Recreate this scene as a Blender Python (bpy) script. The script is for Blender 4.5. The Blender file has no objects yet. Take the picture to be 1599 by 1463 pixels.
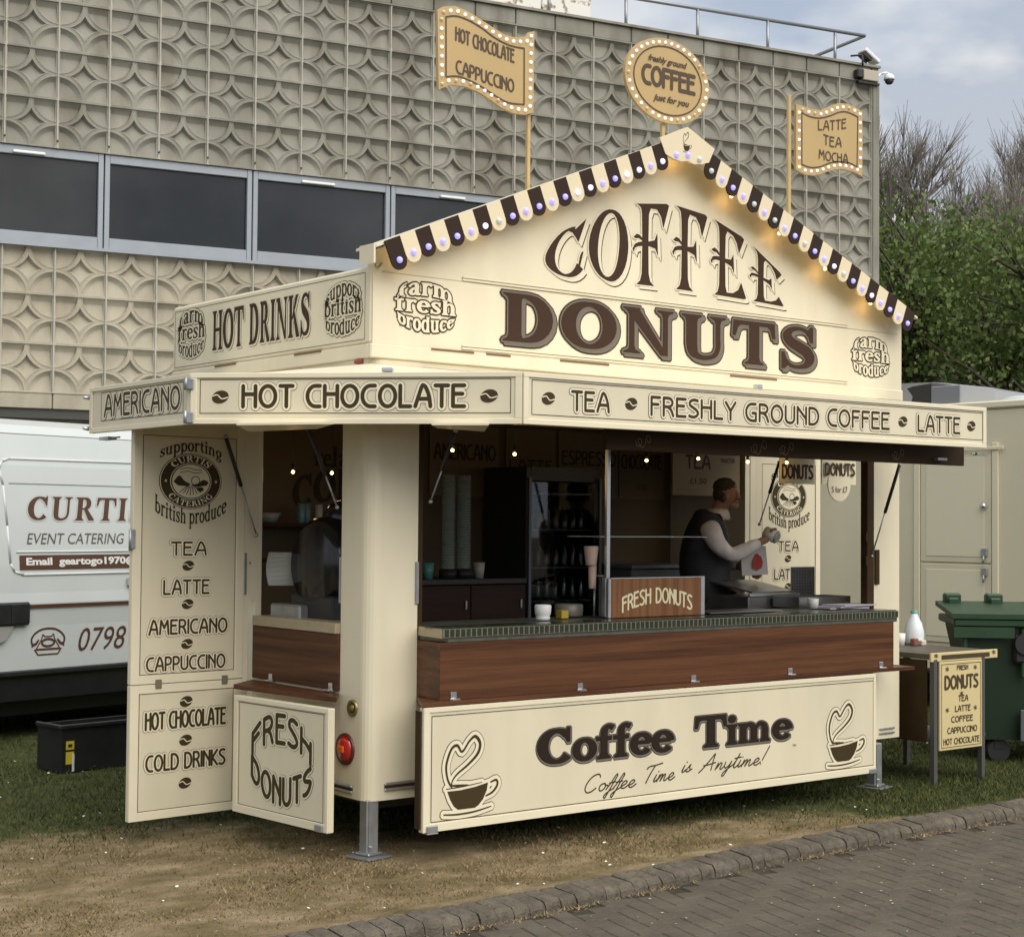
import bpy, bmesh, math, random
import numpy as np
from mathutils import Vector, Matrix, geometry, noise
R = math.radians
SC = bpy.context.scene
COL = SC.collection
rnd = random.Random(7)

# ---------------------------------------------------------------- camera, world, sun, exposure
cam_d = bpy.data.cameras.new('camera')
cam = bpy.data.objects.new('camera', cam_d); COL.objects.link(cam)
_yaw, _pitch, _roll = -0.6672, 0.0338, 0.0084
cy, sy, cp, sp = math.cos(_yaw), math.sin(_yaw), math.cos(_pitch), math.sin(_pitch)
_f = Vector((-sy*cp, cy*cp, sp)); _r = Vector((cy, sy, 0)); _u = _r.cross(_f)
_r2 = math.cos(_roll)*_r + math.sin(_roll)*_u; _u2 = -math.sin(_roll)*_r + math.cos(_roll)*_u
CAM = Vector((-4.4317, -6.7515, 1.6443))
cam.matrix_world = Matrix(((_r2.x, _u2.x, -_f.x, CAM.x), (_r2.y, _u2.y, -_f.y, CAM.y), (_r2.z, _u2.z, -_f.z, CAM.z), (0, 0, 0, 1)))
cam_d.sensor_fit = 'HORIZONTAL'; cam_d.sensor_width = 36.0
cam_d.lens = 36.0*2556.4/1599.0
cam_d.clip_end = 2000; cam_d.clip_start = .05
SC.camera = cam

SUN_EL, SUN_AZ = 50.0, 178.0          # azimuth measured clockwise from +Y
W = bpy.data.worlds.new('World'); SC.world = W; W.use_nodes = True
nt = W.node_tree; nt.nodes.clear()
wo = nt.nodes.new('ShaderNodeOutputWorld'); bg = nt.nodes.new('ShaderNodeBackground')
sky = nt.nodes.new('ShaderNodeTexSky'); sky.sky_type = 'NISHITA'; sky.sun_disc = False
sky.sun_elevation = R(SUN_EL); sky.sun_rotation = R(SUN_AZ); sky.dust_density = 2.0; sky.air_density = 1.0
tc = nt.nodes.new('ShaderNodeTexCoord'); mp = nt.nodes.new('ShaderNodeMapping')
mp.inputs['Scale'].default_value = (1.0, 1.0, 2.4); mp.inputs['Location'].default_value = (1.3, 4.2, .35)
n1 = nt.nodes.new('ShaderNodeTexNoise'); n1.inputs['Scale'].default_value = 2.6; n1.inputs['Detail'].default_value = 7; n1.inputs['Roughness'].default_value = .52
n2 = nt.nodes.new('ShaderNodeTexNoise'); n2.inputs['Scale'].default_value = 5.5; n2.inputs['Detail'].default_value = 5
cr = nt.nodes.new('ShaderNodeValToRGB'); cr.color_ramp.elements[0].position = .36; cr.color_ramp.elements[1].position = .54
cr.color_ramp.elements[0].color = (.62, .62, .62, 1); cr.color_ramp.elements[1].color = (1, 1, 1, 1)
cc = nt.nodes.new('ShaderNodeValToRGB'); cc.color_ramp.elements[0].position = .46; cc.color_ramp.elements[1].position = .58
cc.color_ramp.elements[0].color = (3.2, 3.5, 4.0, 1); cc.color_ramp.elements[1].color = (5.3, 5.3, 5.2, 1)
mx = nt.nodes.new('ShaderNodeMix'); mx.data_type = 'RGBA'
L = nt.links.new
L(tc.outputs['Generated'], mp.inputs[0]); L(mp.outputs[0], n1.inputs[0]); L(mp.outputs[0], n2.inputs[0])
L(n1.outputs[0], cr.inputs[0]); L(n2.outputs[0], cc.inputs[0])
L(cr.outputs[0], mx.inputs[0]); L(sky.outputs[0], mx.inputs[6]); L(cc.outputs[0], mx.inputs[7])
L(mx.outputs[2], bg.inputs[0]); bg.inputs[1].default_value = .1; L(bg.outputs[0], wo.inputs[0])

sun_d = bpy.data.lights.new('sun', 'SUN'); sun_d.energy = 2.3; sun_d.angle = R(75); sun_d.color = (1, .94, .84)
sun = bpy.data.objects.new('sun', sun_d); COL.objects.link(sun)
_a = R(SUN_AZ); sdir = Vector((math.sin(_a)*math.cos(R(SUN_EL)), math.cos(_a)*math.cos(R(SUN_EL)), math.sin(R(SUN_EL))))
sun.rotation_euler = sdir.to_track_quat('Z', 'Y').to_euler(); sun.location = (0, -10, 20)

SC.view_settings.view_transform = 'Standard'; SC.view_settings.look = 'None'
SC.view_settings.exposure = 0.70; SC.view_settings.gamma = 1; SC.view_settings.use_curve_mapping = False
SC.cycles.use_denoising = True; SC.cycles.max_bounces = 7; SC.cycles.diffuse_bounces = 4; SC.cycles.glossy_bounces = 3
SC.cycles.transmission_bounces = 6; SC.cycles.transparent_max_bounces = 8; SC.cycles.caustics_reflective = False; SC.cycles.caustics_refractive = False
SC.cycles.sample_clamp_indirect = 4

# ---------------------------------------------------------------- materials
MATS = {}
def mat(name, col, rough=.5, metal=0., var=.0, vscale=6., bump=0., bscale=60., spec=.5, col2=None, emit=None, estr=1., coat=0., detail=5., stretch=None, lo=.35, hi=.65, alpha=None, trans=0.):
    if name in MATS: return MATS[name]
    m = bpy.data.materials.new(name); m.use_nodes = True; MATS[name] = m
    t = m.node_tree; b = t.nodes['Principled BSDF']
    b.inputs['Roughness'].default_value = rough; b.inputs['Metallic'].default_value = metal
    b.inputs['Specular IOR Level'].default_value = spec
    b.inputs['Base Color'].default_value = (*col, 1)
    if coat: b.inputs['Coat Weight'].default_value = coat; b.inputs['Coat Roughness'].default_value = .08
    if trans: b.inputs['Transmission Weight'].default_value = trans
    if alpha is not None: b.inputs['Alpha'].default_value = alpha
    if emit: b.inputs['Emission Color'].default_value = (*emit, 1); b.inputs['Emission Strength'].default_value = estr
    if var or col2 or bump:
        g = t.nodes.new('ShaderNodeTexCoord'); mpn = t.nodes.new('ShaderNodeMapping'); t.links.new(g.outputs['Object'], mpn.inputs[0])
        if stretch: mpn.inputs['Scale'].default_value = stretch
    if var or col2:
        n = t.nodes.new('ShaderNodeTexNoise'); n.inputs['Scale'].default_value = vscale; n.inputs['Detail'].default_value = detail
        t.links.new(mpn.outputs[0], n.inputs[0])
        r = t.nodes.new('ShaderNodeValToRGB'); r.color_ramp.elements[0].position = lo; r.color_ramp.elements[1].position = hi
        c2 = col2 if col2 else tuple(max(0, c*(1-var)) for c in col)
        r.color_ramp.elements[0].color = (*c2, 1); r.color_ramp.elements[1].color = (*col, 1)
        t.links.new(n.outputs[0], r.inputs[0]); t.links.new(r.outputs[0], b.inputs['Base Color'])
    if bump:
        n = t.nodes.new('ShaderNodeTexNoise'); n.inputs['Scale'].default_value = bscale; n.inputs['Detail'].default_value = 4
        t.links.new(mpn.outputs[0], n.inputs[0])
        bn = t.nodes.new('ShaderNodeBump'); bn.inputs['Strength'].default_value = bump; bn.inputs['Distance'].default_value = .01
        t.links.new(n.outputs[0], bn.inputs['Height']); t.links.new(bn.outputs[0], b.inputs['Normal'])
    return m

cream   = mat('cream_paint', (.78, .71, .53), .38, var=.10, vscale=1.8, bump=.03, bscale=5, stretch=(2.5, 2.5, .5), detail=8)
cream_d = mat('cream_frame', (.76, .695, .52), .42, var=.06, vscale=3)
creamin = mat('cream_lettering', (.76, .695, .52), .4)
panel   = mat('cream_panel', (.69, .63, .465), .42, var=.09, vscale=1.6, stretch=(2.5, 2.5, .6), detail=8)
brown   = mat('brown_vinyl', (.045, .021, .010), .6, spec=.25)
olive   = mat('dark_vinyl', (.048, .032, .011), .6, spec=.25)
greyv   = mat('grey_vinyl', (.16, .14, .115), .6, spec=.25)
tan     = mat('tan_sign', (.50, .355, .155), .5, var=.06, vscale=3)
tanpole = mat('tan_pole', (.56, .40, .18), .5, var=.12, vscale=8)
steel   = mat('galvanised_steel', (.42, .44, .45), .42, metal=.7, var=.25, vscale=14)
chrome  = mat('bright_metal', (.70, .71, .72), .25, metal=.9)
alu     = mat('aluminium', (.60, .61, .62), .35, metal=.8, var=.12, vscale=20)
black   = mat('black_rubber', (.018, .018, .018), .55)
blackp  = mat('black_plastic', (.02, .021, .023), .38, var=.3, vscale=9)
darkbr  = mat('dark_brown_paint', (.046, .026, .010), .65, var=.2, vscale=5, spec=.2)

def wood_mat(name, c1, c2, c3, axis='X', scale=1.):
    m = bpy.data.materials.new(name); m.use_nodes = True; MATS[name] = m; t = m.node_tree; b = t.nodes['Principled BSDF']
    g = t.nodes.new('ShaderNodeTexCoord'); mpn = t.nodes.new('ShaderNodeMapping'); t.links.new(g.outputs['Object'], mpn.inputs[0])
    s = {'X': (.35, 16, 16), 'Y': (16, .35, 16), 'Z': (16, 16, .35)}[axis]; mpn.inputs['Scale'].default_value = tuple(v*scale for v in s)
    n0 = t.nodes.new('ShaderNodeTexNoise'); n0.inputs['Scale'].default_value = .75; n0.inputs['Detail'].default_value = 2; n0.inputs['Distortion'].default_value = .35
    t.links.new(mpn.outputs[0], n0.inputs[0])
    ml = t.nodes.new('ShaderNodeMath'); ml.operation = 'MULTIPLY'; ml.inputs[1].default_value = 6
    fr = t.nodes.new('ShaderNodeMath'); fr.operation = 'PINGPONG'; fr.inputs[1].default_value = 1
    t.links.new(n0.outputs[0], ml.inputs[0]); t.links.new(ml.outputs[0], fr.inputs[0])
    n1_ = t.nodes.new('ShaderNodeTexNoise'); n1_.inputs['Scale'].default_value = 9; n1_.inputs['Detail'].default_value = 6
    t.links.new(mpn.outputs[0], n1_.inputs[0])
    a = t.nodes.new('ShaderNodeMix'); a.data_type = 'FLOAT'; a.inputs[0].default_value = .62
    t.links.new(fr.outputs[0], a.inputs[2]); t.links.new(n1_.outputs[0], a.inputs[3])
    r = t.nodes.new('ShaderNodeValToRGB'); e = r.color_ramp.elements; e[0].position = .22; e[0].color = (*c1, 1); e[1].position = .78; e[1].color = (*c3, 1)
    x = e.new(.5); x.color = (*c2, 1)
    t.links.new(a.outputs[0], r.inputs[0]); t.links.new(r.outputs[0], b.inputs['Base Color']); b.inputs['Roughness'].default_value = .45; b.inputs['Specular IOR Level'].default_value = .25
    return m
walnut  = wood_mat('walnut_laminate', (.044, .017, .008), (.088, .035, .015), (.135, .057, .025))
walnuty = wood_mat('walnut_cross', (.044, .017, .008), (.088, .035, .015), (.135, .057, .025), 'Y')
walnutv = wood_mat('walnut_upright', (.13, .055, .022), (.18, .08, .035), (.25, .12, .055), 'Z')

# ---------------------------------------------------------------- mesh building
class MB:
    def __init__(s): s.v = []; s.f = []; s.m = []; s.sm = []
    def add(s, vs, fs, mi=0, smooth=False):
        o = len(s.v); s.v += [tuple(p) for p in vs]
        for f in fs: s.f.append(tuple(i+o for i in f)); s.m.append(mi); s.sm.append(smooth)
        return s
    def box(s, x0, y0, z0, x1, y1, z1, mi=0, bev=0., M=None):
        if x0 > x1: x0, x1 = x1, x0
        if y0 > y1: y0, y1 = y1, y0
        if z0 > z1: z0, z1 = z1, z0
        if bev <= 0:
            vs = [(x0,y0,z0),(x1,y0,z0),(x1,y1,z0),(x0,y1,z0),(x0,y0,z1),(x1,y0,z1),(x1,y1,z1),(x0,y1,z1)]
            fs = [(0,3,2,1),(4,5,6,7),(0,1,5,4),(1,2,6,5),(2,3,7,6),(3,0,4,7)]
        else:
            b = min(bev, (x1-x0)*.45, (y1-y0)*.45, (z1-z0)*.45)
            vs = []; fs = []; idx = {}
            X = (x0, x1); Y = (y0, y1); Z = (z0, z1)
            for i in (0,1):
                for j in (0,1):
                    for k in (0,1):
                        sx, sy_, sz = (1-2*i)*b, (1-2*j)*b, (1-2*k)*b
                        idx[i,j,k] = len(vs); vs += [(X[i],Y[j]+sy_,Z[k]+sz),(X[i]+sx,Y[j],Z[k]+sz),(X[i]+sx,Y[j]+sy_,Z[k])]
            def q(*a): fs.append(tuple(a))
            for i in (0,1):
                q(*[idx[i,j,k] for j,k in ((0,0),(0,1),(1,1),(1,0))][::(1 if i == 0 else -1)])
                q(*[idx[j,i,k]+1 for j,k in ((0,0),(1,0),(1,1),(0,1))][::(1 if i == 0 else -1)])
                q(*[idx[j,k,i]+2 for j,k in ((0,0),(0,1),(1,1),(1,0))][::(1 if i == 0 else -1)])
            for i in (0,1):
                for j in (0,1):
                    q(idx[i,j,0]+0, idx[i,j,0]+1, idx[i,j,1]+1, idx[i,j,1]+0)
                    q(idx[i,0,j]+0, idx[i,0,j]+2, idx[i,1,j]+2, idx[i,1,j]+0)
                    q(idx[0,i,j]+1, idx[0,i,j]+2, idx[1,i,j]+2, idx[1,i,j]+1)
            for a in idx.values(): q(a, a+1, a+2)
        if M is not None: vs = [M @ Vector(p) for p in vs]
        return s.add(vs, fs, mi)
    def prism(s, pts, z0, z1, mi=0, fr=None, smooth=False):
        """pts 2d polygon (CCW) extruded; fr maps (u,v,w)->xyz"""
        n = len(pts); fr = fr or (lambda u, v, w: (u, v, w))
        vs = [fr(p[0], p[1], z0) for p in pts]+[fr(p[0], p[1], z1) for p in pts]
        fs = [tuple(range(n))[::-1], tuple(range(n, 2*n))]
        s.add(vs, fs, mi)
        s.add(vs, [(i, (i+1) % n, n+(i+1) % n, n+i) for i in range(n)], mi, smooth)
        return s
    def tube(s, p0, p1, r0, r1=None, n=10, mi=0, cap=True, smooth=True):
        r1 = r0 if r1 is None else r1; p0 = Vector(p0); p1 = Vector(p1); d = (p1-p0)
        if d.length < 1e-9: return s
        d.normalize(); a = d.orthogonal().normalized(); b = d.cross(a)
        vs = []
        for p, r_ in ((p0, r0), (p1, r1)):
            for i in range(n):
                t = 2*math.pi*i/n; vs.append(p+a*(r_*math.cos(t))+b*(r_*math.sin(t)))
        s.add(vs, [(i, (i+1) % n, n+(i+1) % n, n+i) for i in range(n)], mi, smooth)
        if cap: s.add(vs, [tuple(range(n))[::-1], tuple(range(n, 2*n))], mi)
        return s
    def path(s, pts, r, n=8, mi=0):
        for a, b in zip(pts[:-1], pts[1:]): s.tube(a, b, r, r, n, mi)
        return s
    def lathe(s, c, prof, n=20, mi=0, axis='Z', smooth=True, M=None):
        c = Vector(c); vs = []; k = len(prof)
        for i in range(n):
            t = 2*math.pi*i/n
            for (r_, h) in prof:
                x, y = r_*math.cos(t), r_*math.sin(t)
                p = {'Z': Vector((x, y, h)), 'Y': Vector((x, h, y)), 'X': Vector((h, x, y))}[axis]
                if M is not None: p = M @ p
                vs.append(c+p)
        fs = []
        for i in range(n):
            j = (i+1) % n
            for q in range(k-1): fs.append((i*k+q, j*k+q, j*k+q+1, i*k+q+1))
        s.add(vs, fs, mi, smooth)
        return s
    def ball(s, c, r_, n=10, mi=0, sq=1.):
        return s.lathe(c, [(r_*math.sin(math.pi*i/6)+(1e-5), -r_*sq*math.cos(math.pi*i/6)) for i in range(7)], n, mi)
    def build(s, name, mats, parent=None, recalc=True):
        off = Vector(parent['_o']) if parent is not None else Vector((0, 0, 0))
        me = bpy.data.meshes.new(name)
        me.from_pydata([tuple(Vector(p)-off) for p in s.v], [], s.f)
        if not isinstance(mats, (list, tuple)): mats = [mats]
        for m in mats: me.materials.append(m)
        me.polygons.foreach_set('material_index', s.m); me.polygons.foreach_set('use_smooth', s.sm)
        if recalc:
            bm = bmesh.new(); bm.from_mesh(me); bmesh.ops.remove_doubles(bm, verts=bm.verts, dist=1e-6)
            bmesh.ops.recalc_face_normals(bm, faces=bm.faces); bm.to_mesh(me); bm.free()
        me.update()
        o = bpy.data.objects.new(name, me); COL.objects.link(o)
        if parent is not None: o.parent = parent; o['_o'] = tuple(off)
        else: o['_o'] = (0., 0., 0.)
        return o

def loose(mb):
    par = list(range(len(mb.v))); key = {}
    def find(i):
        while par[i] != i: par[i] = par[par[i]]; i = par[i]
        return i
    for i, v in enumerate(mb.v):
        k = (round(v[0], 5), round(v[1], 5), round(v[2], 5))
        if k in key: par[find(i)] = find(key[k])
        else: key[k] = i
    for f in mb.f:
        for a in f[1:]: par[find(a)] = find(f[0])
    out = {}
    for f, m, s_ in zip(mb.f, mb.m, mb.sm):
        t = out.setdefault(find(f[0]), MB()); o = len(t.v); t.v += [mb.v[i] for i in f]; t.f.append(tuple(range(o, o+len(f)))); t.m.append(m); t.sm.append(s_)
    return list(out.values())
def tag(o, label=None, cat=None, group=None, kind=None):
    if label: o['label'] = label
    if cat: o['category'] = cat
    if group: o['group'] = group
    if kind: o['kind'] = kind
    return o
def thing(name, loc, label, cat, group=None):
    o = bpy.data.objects.new(name, None); COL.objects.link(o); o.location = loc; o['_o'] = tuple(loc); o.empty_display_size = .1
    return tag(o, label, cat, group)
def copy_tree(src, loc=None, label=None):
    c = src.copy(); COL.objects.link(c)
    if loc is not None: c.location = loc
    if label: c['label'] = label
    for ch in list(src.children):
        d = ch.copy(); COL.objects.link(d); d.parent = c
        for g_ in list(ch.children):
            e = g_.copy(); COL.objects.link(e); e.parent = d
    return c
def recenter(o):
    """put a lone mesh's origin at its base"""
    me = o.data; n = len(me.vertices); co = np.empty(n*3); me.vertices.foreach_get('co', co); co = co.reshape(-1, 3)
    c = (co.min(0)+co.max(0))/2; c[2] = co[:, 2].min(); co -= c; me.vertices.foreach_set('co', co.ravel()); o.location = c; me.update()
    return o
def vplane(p, q):
    """frame on a vertical plane through plan points p->q: (u along, v=z, w = out to the camera side)"""
    p = Vector((p[0], p[1], 0)); q = Vector((q[0], q[1], 0)); d = (q-p).normalized(); n = Vector((d.y, -d.x, 0))
    return lambda u, v, w=0.: p+d*u+n*w+Vector((0, 0, v))
def vbox(mb, fr, u0, v0, u1, v1, w0, w1, mi=0, bev=0.):
    """box in a plane frame"""
    t = MB(); t.box(u0, w0, v0, u1, w1, v1, bev=bev)
    mb.add([fr(a[0], a[2], a[1]) for a in t.v], t.f, mi); return mb
# ---------------------------------------------------------------- lettering (drawn from strokes and outlines, no font files)
def arc(cx, cy, rx, ry, a0, a1, n=12):
    return [(cx+rx*math.cos(R(a0+(a1-a0)*i/n)), cy+ry*math.sin(R(a0+(a1-a0)*i/n))) for i in range(n+1)]
def smooth(pts, k=5):
    out = []; n = len(pts)
    for i in range(n-1):
        p0 = pts[max(i-1, 0)]; p1 = pts[i]; p2 = pts[i+1]; p3 = pts[min(i+2, n-1)]
        for j in range(k):
            t = j/k
            out.append(tuple(.5*((2*p1[d])+(-p0[d]+p2[d])*t+(2*p0[d]-5*p1[d]+4*p2[d]-p3[d])*t*t+(-p0[d]+3*p1[d]-3*p2[d]+p3[d])*t**3) for d in range(len(p1))))
    out.append(tuple(pts[-1])); return out
def strip(pts):
    """pts with (x,y,w): outline polygon of a variable width stroke"""
    n = len(pts); l = []; r_ = []
    for i, (x, y, w) in enumerate(pts):
        a = pts[max(i-1, 0)]; b = pts[min(i+1, n-1)]; dx, dy = b[0]-a[0], b[1]-a[1]; q = math.hypot(dx, dy) or 1; dx /= q; dy /= q
        l.append((x-dy*w/2, y+dx*w/2)); r_.append((x+dy*w/2, y-dx*w/2))
    return ('p', r_+l[::-1])
def sm(pts, k=5): return strip(smooth(pts, k))
def ringp(cx, cy, rx, ry, tk, tn, a0=0, a1=360, n=32, pw=1.3, ph=0):
    """pen ring; thick at the sides"""
    seg = []; N = max(4, int(n*abs(a1-a0)/360))
    P_ = [(cx+rx*math.cos(R(a)), cy+ry*math.sin(R(a)), tn+(tk-tn)*abs(math.cos(R(a-ph)))**pw) for a in [a0+(a1-a0)*i/N for i in range(N+1)]]
    if abs(a1-a0) >= 359:
        P_ = P_[:-1]; out = []; Nn = len(P_); h = Nn//4
        L_, R_ = [], []
        for i in range(Nn):
            a = P_[i-1]; b = P_[(i+1) % Nn]; dx, dy = b[0]-a[0], b[1]-a[1]; q = math.hypot(dx, dy); dx /= q; dy /= q; x, y, w = P_[i]
            L_.append((x-dy*w/2, y+dx*w/2)); R_.append((x+dy*w/2, y-dx*w/2))
        for s0 in range(0, Nn, h):
            ii = [(s0+k) % Nn for k in range(h+1)]
            out.append(('p', [R_[i] for i in ii]+[L_[i] for i in ii][::-1]))
        return out
    return [strip(P_)]
def stem(x, y0=0., y1=1., w=.22, s=.10, t=.055, bot=True, top=True):
    h = w/2; P_ = []
    P_ += [(x-h-s, y0), (x+h+s, y0), (x+h+s*.85, y0+t*.7), (x+h+s*.2, y0+t*1.5), (x+h, y0+t*3)] if bot else [(x-h, y0), (x+h, y0)]
    P_ += [(x+h, y1-t*3), (x+h+s*.2, y1-t*1.5), (x+h+s*.85, y1-t*.7), (x+h+s, y1), (x-h-s, y1), (x-h-s*.85, y1-t*.7), (x-h-s*.2, y1-t*1.5), (x-h, y1-t*3)] if top else [(x+h, y1), (x-h, y1)]
    if bot: P_ += [(x-h, y0+t*3), (x-h-s*.2, y0+t*1.5), (x-h-s*.85, y0+t*.7)]
    return ('p', P_)
def PO(*p): return ('p', list(p))
def poly(*p): return ('m', list(p))
def pls(p): return ('m', p)

# rounded single-stroke capitals (art nouveau sans)
NV = {
'A': (.62, [pls(smooth([(0,0),(.14,.52),(.27,.97),(.34,1.),(.43,.9),(.56,.5),(.62,0)],4)), poly((.14,.36),(.53,.36))]),
'C': (.52, [pls([(.52,1)]+arc(.34,.5,.34,.5,90,270,14)+[(.52,0)])]),
'D': (.56, [pls([(0,0),(0,1),(.18,1)]+arc(.2,.5,.36,.5,90,-90,14)+[(0,0)])]),
'E': (.46, [poly((.46,1),(0,1),(0,0),(.46,0)), poly((0,.6),(.38,.6))]),
'F': (.44, [poly((.44,1),(0,1),(0,0)), poly((0,.6),(.36,.6))]),
'G': (.58, [pls([(.54,1)]+arc(.34,.5,.34,.5,90,270,14)+[(.56,0),(.56,.46),(.36,.46)])]),
'H': (.52, [poly((0,0),(0,1)), poly((.52,0),(.52,1)), poly((0,.6),(.52,.6))]),
'I': (.0, [poly((0,0),(0,1))]),
'K': (.5, [poly((0,0),(0,1)), poly((.48,1),(.06,.5),(.5,0))]),
'L': (.42, [poly((0,1),(0,0),(.42,0))]),
'M': (.66, [poly((0,0),(.08,1),(.33,.45),(.58,1),(.66,0))]),
'N': (.52, [poly((0,0),(0,1),(.52,.3)), poly((.52,0),(.52,1))]),
'O': (.64, [pls(arc(.32,.5,.32,.5,0,360,26))]),
'P': (.46, [pls([(0,0),(0,1),(.22,1)]+arc(.24,.72,.22,.28,90,-90,10)+[(0,.44)])]),
'R': (.5, [pls([(0,0),(0,1),(.22,1)]+arc(.24,.75,.22,.25,90,-90,10)+[(0,.5)]), pls(smooth([(.2,.5),(.38,.34),(.5,0)],4))]),
'S': (.48, [pls(smooth([(.46,.96),(.26,1.),(.06,.9),(.04,.7),(.2,.56),(.38,.42),(.48,.24),(.38,.06),(.2,0),(.0,.06)],4))]),
'T': (.52, [poly((0,1),(.52,1)), poly((.26,1),(.26,0))]),
'U': (.52, [pls([(0,1)]+arc(.26,.28,.26,.28,180,360,10)+[(.52,1)])]),
'V': (.54, [poly((0,1),(.27,0),(.54,1))]),
'Y': (.54, [poly((0,1),(.27,.5),(.54,1)), poly((.27,.5),(.27,0))]),
'*': (.3, [poly((.15,.3),(.15,.8)), poly((0,.42),(.3,.68)), poly((0,.68),(.3,.42))]),
'£': (.5, [pls(smooth([(.5,.85),(.35,1),(.15,.85),(.15,.3),(0,0)],4)), poly((0,0),(.5,0)), poly((0,.5),(.36,.5))]),
}
for ch, g_ in {'0': 'O', '1': 'I'}.items(): NV[ch] = NV[g_]
NV['3'] = (.44, [pls(smooth([(0,.95),(.24,1),(.42,.78),(.18,.54),(.44,.3),(.22,0),(0,.06)],4))])
NV['5'] = (.44, [pls([(.42,1),(.04,1),(.02,.58)]+smooth([(.02,.58),(.3,.6),(.44,.3),(.24,0),(0,.06)],4))])
NV['7'] = (.44, [poly((0,1),(.44,1),(.14,0))])
NV['2'] = (.44, [pls(smooth([(.02,.8),(.2,1),(.42,.8),(.3,.45),(.0,0)],4)+[(.44,0)])])
NV['.'] = (.05, [poly((0,0),(.04,.0))])
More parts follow.
